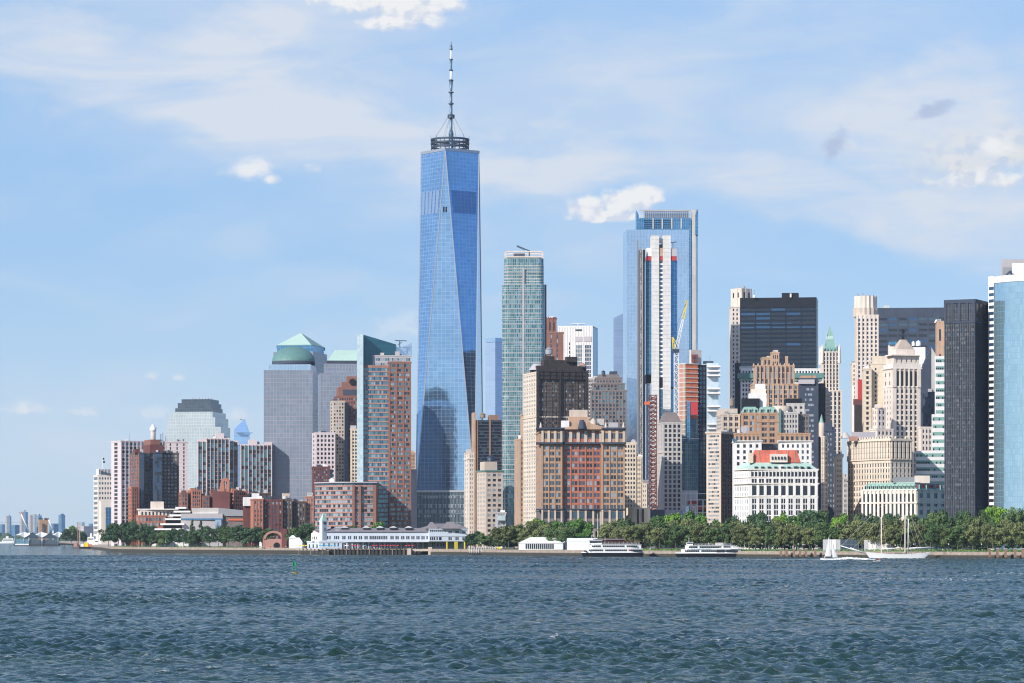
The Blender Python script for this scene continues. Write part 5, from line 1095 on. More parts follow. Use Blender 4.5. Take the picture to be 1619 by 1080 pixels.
# custom-house style block
b = Bld('civic_building', 'low ornate cream civic building with a green copper and red mansard roof', 'building', 2200, 1430, wall='palestone', side=40, cap=100)
D = 2200; th = R(32); 
p, _ = rect(1362, 1449, 1495, D, 40, None); b.th = _
b.tier((1363, 1449, 1496), 774, None, st(13, 20, .4, .7, pd=.7, wm='dm', mt=.8, mb=.2, nz=2), st(4, 14, .4, .5, pd=.5, wm='dm'), side=40); p, z0, z1 = b.last
b.cornice(p, Z(796, D), 1.1, 1.3); b.cornice(p, Z(775, D), .8, .9); q = outset(p, -2); w_ = MB(); w_.frustum(outset(p, -.5), z1, outset(p, -3.5), Z(764, D), 'copper'); w_.prism(outset(p, -3.2), Z(764, D), Z(762.5, D), 'copperpale'); rfo = b.part('mansard_roof', w_)
dm = MB(); a, c_ = outset(p, -1.2)[0], outset(p, -1.2)[1]; L = math.dist(a, c_); u = ((c_[0] - a[0]) / L, (c_[1] - a[1]) / L)
for i in range(13): t = (i + .5) / 13; dm.obox((a[0] + (c_[0] - a[0]) * t, a[1] + (c_[1] - a[1]) * t), u, 2.0, 1.1, z1, z1 + 3.4, 'copperpale'); dm.obox((a[0] + (c_[0] - a[0]) * t, a[1] + (c_[1] - a[1]) * t), u, 1.2, 1.2, z1 + .6, z1 + 2.8, 'gd')
a, c_ = outset(p, -1.2)[1], outset(p, -1.2)[2]; L = math.dist(a, c_); u = ((c_[0] - a[0]) / L, (c_[1] - a[1]) / L)
for i in range(4): t = (i + .5) / 4; dm.obox((a[0] + (c_[0] - a[0]) * t, a[1] + (c_[1] - a[1]) * t), u, 2.6, 1.1, z1, z1 + 3.6, 'copper'); dm.obox((a[0] + (c_[0] - a[0]) * t, a[1] + (c_[1] - a[1]) * t), u, 1.5, 1.2, z1 + .6, z1 + 3, 'gd')
dm.build('dormer', rfo); a2, c2 = outset(p, -1.9)[1], outset(p, -1.9)[2]; w_ = MB(); w_.obox(((a2[0] + c2[0]) / 2, (a2[1] + c2[1]) / 2), u, L * .86, .5, z1 + .3, z1 + 3.8, 'red'); b.part('red_roof_panel', w_)
b.box('penthouse', (1446, 1447, 1470), 752, 764, 'palestone', dD=10, side=12, th=R(3)); b.box('penthouse', (1412, 1413, 1447), 754, 764, 'grey', dD=14, side=12, th=R(3)); b.done()
# green/white banded
b = Bld('office_building', 'white and green banded office building beside the black glass tower', 'building', 2380, 1470, wall='whitestone', side=26, cap=0)
D = 2380
for xs, yt, yb, dd in (((1447, 1448, 1500), 713, None, 0), ((1473, 1474, 1500), 655, 714, 6), ((1478, 1479, 1500), 563, 656, 9)):
    b.tier(xs, yt, yb, dD=dd, side=22, th=R(2)); p, z0, z1 = b.last; n = max(1, round((z1 - z0) * F / D / 11)); w_ = MB(); a, c_ = p[1], p[2]; L = math.dist(a, c_); u = ((c_[0] - a[0]) / L, (c_[1] - a[1]) / L)
    for k_ in range(n):
        zz_ = z1 - (k_ + 1) * (z1 - z0) / n + 1.0; w_.obox(((a[0] + c_[0]) / 2, (a[1] + c_[1]) / 2), u, L - .3, .12, zz_, zz_ + 2.6, 'copper'); i = 0
        while i < L - 2:
            if random.random() < .45: w_.obox((a[0] + u[0] * (i + 1), a[1] + u[1] * (i + 1)), u, 1.1, .2, zz_, zz_ + 1.5, 'gd')
            i += 1.5
    b.part('window_band', w_)
    w_ = MB()
b.done()
# black tower
b = Bld('office_tower', 'black glass office tower with tall louvred top, left of the blue curved tower', 'building', 2080, 1525, wall='blacktower', side=30, cap=0)
D = 2080; b.tier((1493, 1541.5, 1562.5), 474, None, None, None, side=30); p, z0, z1 = b.last; w_ = MB()
for e, n in ((0, 4), (1, 3)):
    a, c_ = p[e], p[e + 1]; L = math.dist(a, c_); u = ((c_[0] - a[0]) / L, (c_[1] - a[1]) / L)
    for i in range(n + 1): t = (i + 0) / n; t = min(max(t, .03), .97); w_.obox((a[0] + (c_[0] - a[0]) * t, a[1] + (c_[1] - a[1]) * t), u, 1.6, .5, Z(508, D), z1 - .1, 'darkstone')
    w_.obox(((a[0] + c_[0]) / 2, (a[1] + c_[1]) / 2), u, L, .6, z1 - 2, z1 + .5, 'darkstone'); w_.obox(((a[0] + c_[0]) / 2, (a[1] + c_[1]) / 2), u, L, .4, Z(510, D), Z(507, D), 'darkstone')
    m = int(L / 1.6)
    for i in range(m): w_.obox((a[0] + u[0] * (i + .5) * 1.6, a[1] + u[1] * (i + .5) * 1.6), u, .3, .3, G0, Z(508, D), 'darkstone')
b.part('fin', w_); w_ = MB(); a, c_ = p[0], p[1]; L = math.dist(a, c_); u = ((c_[0] - a[0]) / L, (c_[1] - a[1]) / L)
for y in range(512, 800, 7):
    for i in range(4):
        for j in range(6):
            k_ = .9 if 518 < y < 528 else .28
            if random.random() < k_ * .6: w_.obox((a[0] + (c_[0] - a[0]) * ((i + .1 + j * .14) / 4), a[1] + (c_[1] - a[1]) * ((i + .1 + j * .14) / 4)), u, 1.2, .15, Z(y + 4, D), Z(y, D), 'blindgrey' if random.random() < .7 else 'gm')
o = b.part('lit_blind', w_); o['kind'] = 'stuff'; b.done()
# curved blue tower
b = Bld('glass_tower', 'curved pale blue mirror glass tower with a white striped edge, at the right edge', 'building', 2060, 1600, wall='state17', side=40, cap=0)
D = 2060; x0 = X(1569, D + 28); n = 20; arc = []
for i in range(n + 1):
    t = i / n; ang = R(-168) + t * R(130); rr = 36; arc.append((x0 + rr + rr * math.cos(ang), D + 14 + rr * math.sin(ang) + 22))
poly = arc + [(arc[-1][0], arc[-1][1] + 20), (arc[0][0] + 6, arc[0][1] + 14)]
zt = Z(443, D); b.wall.prism(poly, G0, zt, 'state17'); w_ = MB(); w_.prism(outset(poly, .5), zt, zt + 4.4, 'whitestone'); b.part('parapet', w_)
w_ = MB(); q = [(X(1562.5, D + 32), D + 32), (x0 + .9, D + 27), (x0 + 3, D + 48), (X(1562.5, D + 50), D + 50)]; w_.prism(q, G0, zt + 5, 'whitestone'); b.part('white_edge', w_)
w_ = MB(); a, c_ = q[0], q[1]; L = math.dist(a, c_); u = ((c_[0] - a[0]) / L, (c_[1] - a[1]) / L); k_ = 0
while 448 + k_ * 10 < 812:
    y = 448 + k_ * 10; w_.obox((a[0] + (c_[0] - a[0]) * .55, a[1] + (c_[1] - a[1]) * .55), u, L * .84, .1, Z(y + 5, D), Z(y, D), 'gb' if y < 560 else 'gd'); k_ += 1
b.part('side_window', w_)
b.box('penthouse', (1583, 1584, 1640), 410, 437, 'museumgrey', dD=50, side=20, th=R(3)); b.box('penthouse', (1600, 1601, 1640), 416, 436, 'whitestone', dD=40, side=10, th=R(3)); w_ = MB(); w_.box(X(1586, D + 48), X(1599, D + 48), D + 47, D + 49, Z(434, D), Z(413, D), 'grey'); b.part('louvre', w_); w_ = MB(); w_.bar((X(1609, D), D + 60, Z(412, D)), (X(1609, D), D + 60, Z(402, D)), .2, 'darksteel'); b.part('antenna', w_); w_ = MB(); w_.bar((X(1596, D), D + 38, Z(437, D)), (X(1612, D), D + 38, Z(421, D)), .9, 'darksteel'); w_.bar((X(1612, D), D + 38, Z(421, D)), (X(1618, D), D + 38, Z(437, D)), .9, 'darksteel'); b.part('roof_brace', w_); b.done()

# ================================================================ low buildings at the left waterfront
b = Bld('museum_building', 'grey stone museum with white terraced decks stepping up on its left', 'museum', 2802, 310, wall='museumgrey', side=40, cap=0)
D = 2802; w_ = MB()
for k_, (x0, x1, y) in enumerate([(240, 308, 846), (246, 292, 836), (254, 292, 828), (261, 292, 820), (268, 302, 814), (273, 299, 808), (275, 292, 802)]):
    w_.box(X(x0, D), X(x1, D), D - 12 + k_ * 4, D + 30, Z(y + 2.2, D), Z(y - .6, D), 'whitestone')
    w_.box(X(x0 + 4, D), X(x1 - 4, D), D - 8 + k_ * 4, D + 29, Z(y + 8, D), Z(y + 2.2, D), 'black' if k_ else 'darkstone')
w_.box(X(242, D), X(300, D), D - 10, D + 30, G0, Z(846, D), 'whitestone'); b.part('terraced_deck', w_)
b.tier((285, 286, 352), 812, None, side=30, th=R(2)); b.tier((303, 304, 346), 803, 813, dD=6, side=25, m='greystone', th=R(2)); b.tier((351, 352, 404), 815, None, dD=4, side=30, m='greybrown', th=R(2))
w_ = MB(); w_.prism([(X(346, D), D + 3), (X(396, D), D + 3), (X(396, D), D + 22), (X(346, D), D + 22)], Z(816, D), 0, 'grey', ztop=[Z(803, D), Z(808, D), Z(808, D), Z(803, D)]); b.part('tilted_roof', w_)
w_ = MB(); w_.box(X(286, D), X(352, D), D - .4, D + 1, Z(822, D), Z(819.5, D), 'blueglass'); w_.box(X(340, D), X(350, D), D - .6, D + 1, Z(836, D), Z(822, D), 'skyglass'); b.part('strip_window', w_)
w_ = MB(); w_.box(X(360, D), X(400, D), D + 3.4, D + 5, Z(823, D), Z(820.5, D), 'orange'); w_.box(X(388, D), X(391, D), D + 3.2, D + 5, Z(832, D), Z(823, D), 'orange'); b.part('painted_reflection', w_)  # orange reflection built in as solid coloured boxes
w_ = MB(); w_.box(X(305, D), X(344, D), D + 5, D + 7, Z(811.8, D), Z(810.6, D), 'whitestone'); b.part('eave', w_); b.done()
b = Bld('apartment_building', 'cream and brick low block at the foot of the dark brick tower', 'building', 2850, 245, wall='cream', side=30, cap=60)
b.tier((218, 221, 275), 805, 818, None, st(9, 13, .4, .5, wm='md', pd=.2), side=30); b.tier((214, 219, 262), 815, None, st(2, 7, .6, .5, wm='l'), st(8, 8, .6, .55, wm='mtl', pd=.3, pm='brightbrick', sm='brightbrick'), dD=-3, m='brightbrick', side=26); b.box('penthouse', (238, 239, 259), 793, 806, 'cream', dD=6, side=14)
w_ = MB(); D = 2860; w_.box(X(218, D), X(300, D), D - 10, D + 12, Z(801.6, D) * 0 + Z(806, D), Z(804.6, D), 'whitestone'); b.part('roof_edge', w_); b.done()
for i, (x0, x1, yt, m, lab) in enumerate([(283, 297, 779, 'redbrick', 'red brick courtyard house behind the museum, leftmost'), (297, 318, 775, 'brightbrick', 'bright brick house with a dark gap, second from the left behind the museum'), (316, 331, 784, 'redbrick', 'low red brick house between taller brick neighbours behind the museum'), (329, 364, 777, 'redbrick', 'wide red brick house with a glass bay, below the keyhole brick gable'), (362, 392, 776, 'brightbrick', 'bright brick house right of the keyhole gable'), (395, 428, 780, 'darkbrick', 'dark flat-roofed building right of the brick houses')]):
    b = Bld('brick_house', lab, 'building', 2826 + i * 2, (x0 + x1) / 2, 'brick houses behind the museum', wall=m, side=20, cap=60)
    b.tier((x0, x0 + (x1 - x0) * .3, x1), yt, None, st(2, 6, .5, .5, wm='dm'), st(max(2, int((x1 - x0) / 5)), 6, .55, .55, wm='dmt', pd=.25), side=18)
    b.box('parapet_block', (x0 + 3, x0 + 5, x0 + 12), yt - 3.5, yt, m, dD=3, side=8); b.done()
b = Bld('brick_gable', 'tall brick gable with a rounded top and a keyhole opening', 'building', 2820, 356, wall='brightbrick', side=8, cap=0); D = 2820
o = []; n = 10; hw = 7.2
for i in range(n + 1): a = math.pi * i / n; o.append((X(356, D) + hw * .6 * math.cos(a), Z(764, D) + hw * .6 * math.sin(a)))
outer = [(X(362.5, D), Z(778, D)), (X(363, D), Z(762, D))] + [(X(356, D) + 3.9 * math.cos(a), Z(762, D) + 3.9 * math.sin(a)) for a in [math.pi * k_ / 8 for k_ in range(9)]] + [(X(349, D), Z(762, D)), (X(346, D), Z(778, D))]
inner = [(X(356.8, D), Z(778, D)), (X(357.8, D), Z(766, D))] + [(X(356, D) + 1.5 * math.cos(a), Z(764, D) + 2.2 * math.sin(a)) for a in [math.pi * k_ / 8 for k_ in range(9)]] + [(X(354.2, D), Z(766, D)), (X(355.2, D), Z(778, D))]
for i in range(len(outer) - 1):
    for yy, fl in ((D, 0), (D + 4, 1)):
        q = [(outer[i][0], yy, outer[i][1]), (outer[i + 1][0], yy, outer[i + 1][1]), (inner[i + 1][0], yy, inner[i + 1][1]), (inner[i][0], yy, inner[i][1])]; b.wall.face(q, 'brightbrick')
    b.wall.face([(outer[i][0], D, outer[i][1]), (outer[i + 1][0], D, outer[i + 1][1]), (outer[i + 1][0], D + 4, outer[i + 1][1]), (outer[i][0], D + 4, outer[i][1])], 'brightbrick')
b.wall.prism([(X(336, D), D), (X(363, D), D), (X(363, D), D + 6), (X(336, D), D + 6)], G0, 0, 'maroon', ztop=[Z(777, D), Z(777.5, D), Z(777.5, D), Z(777, D)]); b.done()
for i, (xs, yt, m, f, lab) in enumerate([((396, 400, 416), 789, 'brightbrick', 3, 'tan-red brick block right of the museum roof'), ((414, 416, 447), 790, 'maroon', 5, 'dark red windowless-looking brick block beside the round fort-like arch'), ((444, 447, 462), 789, 'darkbrick', 3, 'dark glass-fronted block with balconies right of the maroon brick block'), ((461, 464, 483), 793, 'darkbrick', 4, 'dark brown brick block left of the curved banded wing'), ((482, 484, 496), 785, 'salmon', 3, 'pink brick sliver touching the curved banded wing')]):
    b = Bld('brick_building', lab, 'building', 2660 + i * 5, (xs[0] + xs[2]) / 2, wall=m, side=25, cap=40); b.tier(xs, yt, None, None, st(f, 7, .4, .5, wm='dml', pd=.3), side=22)
    if i in (0, 2): b.box('penthouse', (xs[0] + 2, xs[0] + 3, xs[0] + 14), yt - 9, yt, 'stone' if i else 'whitestone', dD=6, side=10)
    b.done()
b = Bld('brick_building', 'white rooftop screen building above the red brick roofs', 'building', 2700, 400, wall='whitestone', side=12, cap=0); b.tier((384, 385, 399), 786, 800, side=10); b.tier((400, 401, 406), 786, 800, side=10); b.tier((409, 410, 416), 787, 800, side=10); b.tier((384, 385, 418), 796, None, dD=2, m='maroon', side=14); b.done()
b = Bld('park_building', 'pink brick pavilion with a big round arch and a smaller dark arch beneath', 'building', 2600, 436, wall='salmon', side=12, cap=0); D = 2600
cxx = X(433, D); n = 14
for (r0, r1, zc, y0, y1) in ((8.6, 6.4, Z(852, D), D - 4, D + 2),):
    for i in range(n):
        a, a2 = math.pi * i / n, math.pi * (i + 1) / n; P = lambda r, t: (cxx + r * 1.0 * math.cos(t), zc + r * .78 * math.sin(t))
        for yy in (y0,): b.wall.face([(P(r1, a)[0], yy, P(r1, a)[1]), (P(r0, a)[0], yy, P(r0, a)[1]), (P(r0, a2)[0], yy, P(r0, a2)[1]), (P(r1, a2)[0], yy, P(r1, a2)[1])], 'salmon')
        b.wall.face([(P(r0, a)[0], y0, P(r0, a)[1]), (P(r0, a)[0], y1, P(r0, a)[1]), (P(r0, a2)[0], y1, P(r0, a2)[1]), (P(r0, a2)[0], y0, P(r0, a2)[1])], 'salmon'); b.wall.face([(P(r1, a2)[0], y0, P(r1, a2)[1]), (P(r1, a2)[0], y1, P(r1, a2)[1]), (P(r1, a)[0], y1, P(r1, a)[1]), (P(r1, a)[0], y0, P(r1, a)[1])], 'salmon')
b.wall.box(X(416, D), X(446, D), D - 3, D + 2, G0, Z(852, D), 'salmon'); b.wall.box(X(446, D), X(454, D), D - 5, D + 8, G0, Z(836, D), 'maroon')
w_ = MB(); zc = Z(864, D); w_.face([(X(438, D) + 2.9 * math.cos(math.pi * i / 10), D - 3.15, zc + 3.4 * math.sin(math.pi * i / 10)) for i in range(11)] , 'black'); w_.box(X(434, D), X(442, D), D - 3.2, D - 3.02, G0, zc, 'black'); b.part('arch_opening', w_); b.done()
# ================================================================ land and water
shore = [(-60, 868.0), (100, 866.6), (128, 866.8), (160, 868.5), (175, 871.3), (250, 872.3), (440, 873.8), (600, 875.6), (740, 877.3), (900, 879.2), (1000, 880.3), (1200, 881.6), (1400, 882.8), (1619, 883.6), (1800, 884.2)]
def shD(px):
    for (a, ya), (b_, yb) in zip(shore, shore[1:]):
        if px <= b_: return HC * F / (ya + (yb - ya) * (px - a) / (b_ - a) - YH)
    return 1780
front = [(X(px, shD(px)), shD(px)) for px in (150, 160, 175, 250, 350, 440, 520, 600, 740, 900, 1000, 1100, 1200, 1300, 1400, 1500, 1619, 1800)]
land = [(X(128, 4600), 4600.)] + front + [(1500, 1750), (2600, 9600), (X(80, 9600), 9600)]
b = MB(); b.prism(land, -3, G0, 'seawall_stone', 'paving'); 
masonry('paving', lin(170, 160, 148), .15, scale=.5); masonry('lawn', (.045, .085, .02), .3, scale=.4); plain('algae', (.045, .042, .035), .9, 0, .4, .6)
b.build('ground', kind='structure')
b = MB(); b.prism(outset(land, .25), -1, 2.0, 'algae', cap=True); b.build('tide_mark', kind='structure')
lw = [(x_ + 2 + 5 * (x_ > 0), y_ + 12) for x_, y_ in front[1:]] + [(1480, 2300), (X(1000, 2290), 2290), (X(760, 2520), 2520), (X(440, 2700), 2700), (X(180, 3000), 3000)]
b = MB(); b.face([(*p_, G0 + .01) for p_ in lw], 'lawn'); b.build('lawn', kind='structure')
# far shore strips
plain('farwood', (.05, .085, .045), .95, 0, .4, .02)
b = MB(); b.box(-3200, X(112, 8000), 8200, 12500, -1, 3, 'farwood'); b.build('far_shore', kind='structure')
b = MB(); 
for i in range(60):
    px = -10 + i * 2.6; D = 8180 + random.random() * 300; hh = random.uniform(8, 26); b.cyl(X(px, D), D, random.uniform(8, 16), 2, 2 + hh, 'farwood', random.uniform(3, 9), n=7)
b.build('far_woods', label='hazy strip of trees along the far shore', cat='woods', kind='stuff')

# water: real waves near the camera, fading into a finely rippled sheet
def wave_material(foam=True):
    m, x, b = newmat('water'); g = x.node('ShaderNodeNewGeometry'); P = g.outputs['Position']
    s = x.node('ShaderNodeSeparateXYZ'); x.nt.links.new(P, s.inputs[0])
    def n(sx, sy, sc, det=3, ro=.6): return x.noise(x.vec(x.m('MULTIPLY', s.outputs[0], sx), x.m('MULTIPLY', s.outputs[1], sy)), sc, det, ro)
    gust = x.m('ADD', x.m('MULTIPLY', n(.5, 1, .03, 5), .6), x.m('MULTIPLY', n(.5, 1, .006, 3), .5))
    h1 = x.m('MULTIPLY', n(.85, 1, 2.2, 5, .66), .32); h2 = x.m('MULTIPLY', n(.7, 1, .55, 4, .6), .85); h3 = x.m('MULTIPLY', n(.45, 1, .16, 4, .6), 2.0)
    hh = x.m('MULTIPLY', x.m('ADD', h1, x.m('ADD', h2, h3)), x.m('MULTIPLY', x.m('ADD', 1.5, x.m('MULTIPLY', x.ramp(s.outputs[1], 900, 2300), 2.0)), x.ramp(gust, .25, .75)))
    bp = x.node('ShaderNodeBump'); bp.inputs['Strength'].default_value = 1.0; bp.inputs['Distance'].default_value = 1.0; x.put(bp.inputs['Height'], hh)
    x.nt.links.new(bp.outputs[0], b.inputs['Normal'])
    base = x.mix(x.ramp(gust, .42, .66), (.010, .034, .030), (.016, .044, .030))
    at = x.node('ShaderNodeAttribute', attribute_name='foam'); fm = x.m('MULTIPLY', at.outputs['Fac'], x.ramp(n(.7, 1, 2.2, 5, .7), .46, .60))
    base = x.mix(fm, base, (.75, .78, .78))
    setc(x, b, base); x.put(b.inputs['Roughness'], x.m('ADD', .08, x.m('MULTIPLY', fm, .6))); b.inputs['IOR'].default_value = 1.35; b.inputs['Specular IOR Level'].default_value = .5
    return m
wave_material()
def lowf(x, y, s, seed):
    r = np.random.default_rng(seed); v = np.zeros_like(x)
    for i in range(8): a = r.uniform(0, 6.28); k = s * r.uniform(.6, 1.8); v += np.sin(k * (x * math.cos(a) * .6 + y * math.sin(a)) + r.uniform(0, 6.28))
    return v / 8
def waves(x, y, lo):
    z = np.zeros_like(x); r = np.random.default_rng(11)
    for i in range(64):
        lam = .7 * (5.4 / .7) ** (i / 63.0) ; th = r.normal(math.radians(-65), .75); k = 2 * math.pi / lam; ph = r.uniform(0, 6.28)
        amp = .0185 * lam ** .74 * r.uniform(.6, 1.3); fade = np.clip((lam / lo - 2.2) / 2.0, 0, 1)
        t = k * (x * math.cos(th) + y * math.sin(th)) + ph + .6 * np.sin(x * .05 + i) + .5 * np.sin(y * .043 + 2 * i)
        z += amp * fade * (1 - 2 * np.abs(np.sin(t / 2)) ** 1.0 + .27)   # peaked crests
    g = lowf(x, y * 1.0, .035, 21) + .6 * lowf(x * .4, y, .12, 22)
    return z * (1 + .35 * np.clip((y - 700) / 900, 0, 1)) * np.clip(1.0 + .8 * g, .6, 1.45)
def grid_mesh(name, xs, ys, zf, foamf=None):
    ny, nx = xs.shape; co = np.stack([xs, ys, zf], -1).reshape(-1, 3).astype(np.float32)
    idx = np.arange(ny * nx).reshape(ny, nx); q = np.stack([idx[:-1, :-1], idx[:-1, 1:], idx[1:, 1:], idx[1:, :-1]], -1).reshape(-1, 4)
    me = bpy.data.meshes.new(name); me.vertices.add(len(co)); me.vertices.foreach_set('co', co.ravel())
    me.loops.add(q.size); me.loops.foreach_set('vertex_index', q.ravel().astype(np.int32)); me.polygons.add(len(q))
    me.polygons.foreach_set('loop_start', np.arange(0, q.size, 4, dtype=np.int32)); me.polygons.foreach_set('use_smooth', np.ones(len(q), dtype=bool))
    if foamf is not None: a = me.attributes.new('foam', 'FLOAT', 'POINT'); a.data.foreach_set('value', foamf.ravel().astype(np.float32))
    me.update(); me.validate(); me.materials.append(M['water']); o = bpy.data.objects.new(name, me); COL.objects.link(o); return o
rows = [190.0]
while rows[-1] < 2350: rows.append(rows[-1] + min(1.6, max(.30, .0017 * rows[-1])))
rows = np.array(rows); cols = np.linspace(-1, 1, 900); ys = np.repeat(rows[:, None], len(cols), 1); xs = cols[None, :] * (.19 * ys + 85)
stp = np.maximum(np.gradient(rows)[:, None] * .55, np.gradient(cols)[None, :] * (.19 * ys + 85))
z = waves(xs, ys, stp); fade = np.clip((2350 - ys) / 250, 0, 1) * np.clip((1 - np.abs(cols[None, :])) / .04, 0, 1) * np.clip((ys - 190) / 12, 0, 1); z = z * fade - .47 * (1 - fade)
patch = lowf(xs, ys, .09, 3) + .5 * lowf(xs, ys, .3, 9)
# whitecaps gather towards the left, as the wind leaves them
bias = np.clip((-xs / ys - .02) / .15, 0, 1) * .12 * (ys < 620)
foam = np.clip((z / .26 - .80) * 2.2, 0, 1) * np.clip((patch + bias - .42) * 6, 0, 1)
grid_mesh('water', xs, ys, z, foam)['kind'] = 'structure'
b = MB(); b.face([(-9000, -3000, -.45), (9000, -3000, -.45), (9000, 26000, -.45), (-9000, 26000, -.45)], 'water'); b.build('open_water', kind='structure')

# ================================================================ trees
def leafmat(name, c0, c1):
    m, x, b = newmat(name); g = x.node('ShaderNodeNewGeometry'); oi = x.node('ShaderNodeObjectInfo')
    f = x.m('ADD', x.m('MULTIPLY', x.noise(g.outputs['Position'], .35, 3, .6), .7), x.m('MULTIPLY', oi.outputs['Random'], .3))
    f2 = x.m('ADD', x.m('MULTIPLY', g.outputs['Random Per Island'], .38), x.m('MULTIPLY', x.ramp(f, .3, .7), .62))
    setc(x, b, x.mix(f2, c0, c1), Roughness=.65); b.inputs['Specular IOR Level'].default_value = .25; b.inputs['Subsurface Weight'].default_value = 0
    return m
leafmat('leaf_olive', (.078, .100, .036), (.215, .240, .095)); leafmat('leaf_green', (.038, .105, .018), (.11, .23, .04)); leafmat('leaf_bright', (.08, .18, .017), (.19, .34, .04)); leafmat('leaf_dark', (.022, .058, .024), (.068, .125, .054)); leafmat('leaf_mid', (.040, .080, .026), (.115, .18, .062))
plain('bark', (.16, .13, .10), .9, 0, .3, .8)
def crown_mesh(seed, leaf, kind='round', nl=3200, size=.74):
    """unit crown: about 1 wide, 1 tall, base at z 0; leaf sizes are for a 12 m tree"""
    r = np.random.default_rng(seed); v = []; f = []; nb = 30 if kind == 'round' else 16; blobs = []
    for i in range(nb):
        if kind == 'cone': zc = (i + .5) / nb; rad = .42 * (1 - zc) ** .8; a = r.uniform(0, 6.28); c = (rad * .7 * math.cos(a), rad * .7 * math.sin(a), .05 + zc * .9); br = .06 + .16 * (1 - zc)
        else:
            a = r.uniform(0, 6.28); e = r.uniform(-.9, 1.3); q = r.uniform(.5, 1.0); c = (.37 * q * math.cos(a) * math.cos(e), .37 * q * math.sin(a) * math.cos(e), .47 + .40 * q * math.sin(e)); br = r.uniform(.10, .17)
        blobs.append((c, br))
    for i in range(nl):
        c, br = blobs[r.integers(nb)]; d = r.normal(size=3); d /= np.linalg.norm(d)
        if d[2] < -.3 and r.random() < .6: d[2] *= -1
        p = np.array(c) + d * br * r.uniform(.55, 1.08) * np.array([1, 1, .8]); p[2] = max(p[2], .02)
        nn = d + r.normal(size=3) * .5; nn /= np.linalg.norm(nn); u = np.cross(nn, r.normal(size=3)); u /= np.linalg.norm(u); w = np.cross(nn, u); s = size / 24 * r.uniform(.6, 1.5)
        b0 = len(v); v += [tuple(p + u * s), tuple(p + w * s * .7), tuple(p - u * s), tuple(p - w * s * .7)]; f.append((b0, b0 + 1, b0 + 2, b0 + 3))
    me = bpy.data.meshes.new('crown'); me.from_pydata(v, [], f); me.materials.append(M[leaf]); return me
def trunk_mesh(seed, bare=.35):
    r = random.Random(seed); b = MB(); lean = (r.uniform(-.06, .06), r.uniform(-.03, .03)); k_ = (lean[0], lean[1], bare + .05)
    b.frustum([(.022 * math.cos(i), .022 * math.sin(i)) for i in (0, 1.05, 2.1, 3.14, 4.2, 5.2)], 0, [(lean[0] + .015 * math.cos(i), lean[1] + .015 * math.sin(i)) for i in (0, 1.05, 2.1, 3.14, 4.2, 5.2)], bare + .05, 'bark', smooth=True)
    for i in range(5): a = i * 1.26 + r.random(); b.bar(k_, (k_[0] + .26 * math.cos(a), k_[1] + .26 * math.sin(a), bare + r.uniform(.25, .5)), .008, 'bark')
    o = b.build('trunk'); me = o.data; bpy.data.objects.remove(o); return me
CR = {(l, s): crown_mesh(s + hash(l) % 1 + i * 31, l, 'round') for i, l in enumerate(('leaf_olive', 'leaf_green', 'leaf_bright', 'leaf_dark', 'leaf_mid')) for s in range(4)}
CN = {s: crown_mesh(s + 90, 'leaf_dark', 'cone', 1300) for s in range(2)}
TK = [trunk_mesh(s) for s in range(4)]
def tree(px, D, ytop, wpx, leaf, label, group, bare=.30, cone=False, base=None, name='broadleaf_tree'):
    zb = G0 if base is None else base; zt = Z(ytop, D); H = zt - zb; Wd = wpx * D / F; x = X(px, D)
    r = root(name, label, 'tree', (x, D, zb), group); s = random.randrange(4)
    c = bpy.data.objects.new('crown', CN[s % 2] if cone else CR[(leaf, s)]); c.parent = r; cb = 0.06 if cone else bare
    c.location = (0, 0, H * (cb - .02)); c.scale = (Wd * 1.12, Wd * 1.12, H * (1.02 - cb) * 1.06); c.rotation_euler = (0, 0, random.random() * 6.28); COL.objects.link(c)
    t = bpy.data.objects.new('trunk', TK[s]); t.parent = r; t.scale = (Wd * .8, Wd * .8, H * (1.0 if not cone else .6)); t.rotation_euler = (0, 0, random.random() * 6.28); COL.objects.link(t)
ORD = 'first second third fourth fifth sixth seventh eighth ninth tenth eleventh twelfth thirteenth fourteenth fifteenth sixteenth seventeenth eighteenth nineteenth twentieth'.split() + ['twenty-' + o for o in 'first second third fourth fifth sixth seventh eighth ninth'.split()] + ['thirtieth'] + ['thirty-' + o for o in 'first second third fourth fifth sixth seventh eighth ninth'.split()] + ['fortieth'] + ['forty-' + o for o in 'first second third fourth fifth sixth seventh eighth ninth'.split()]
# olive plane trees along the waterfront promenade
xs_ = [786, 806, 828, 851, 873, 893] + [957 + 21.5 * i for i in range(31)]
for i, px in enumerate(xs_):
    px += random.uniform(-4, 4); d0 = shD(px) + (34 if px < 935 else 0); y = 829 + random.uniform(-4, 4) + (4 if px < 900 else 0)
    tree(px, d0 + 32 + random.uniform(-6, 10), y - 1, random.uniform(27, 40), random.choice(['leaf_olive', 'leaf_olive', 'leaf_olive', 'leaf_mid']), f'olive plane tree, {ORD[i]} from the left in the waterfront row', 'olive plane trees along the promenade', bare=.16)
xs2 = [(795, 830), (818, 825), (842, 824), (866, 825), (890, 829)] + [(968 + 24 * i, 822 + random.uniform(-4, 3)) for i in range(28)]
for i, (px, y) in enumerate(xs2): tree(px + random.uniform(-3, 3), shD(px) + 90 + random.uniform(-10, 15), y, random.uniform(32, 40), random.choice(['leaf_olive', 'leaf_olive', 'leaf_mid']), f'taller olive plane tree, {ORD[i]} from the left in the second row', 'plane trees of the second row', bare=.08)
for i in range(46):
    px = 778 + i * 18.6; tree(px + random.uniform(-4, 4), shD(px) + 125 + random.uniform(-8, 25), 850 + random.uniform(-5, 3), random.uniform(22, 28), 'leaf_dark', f'low dark tree in the shade under the plane trees, {ORD[i]} from the left', 'low dark trees under the plane trees', bare=0)
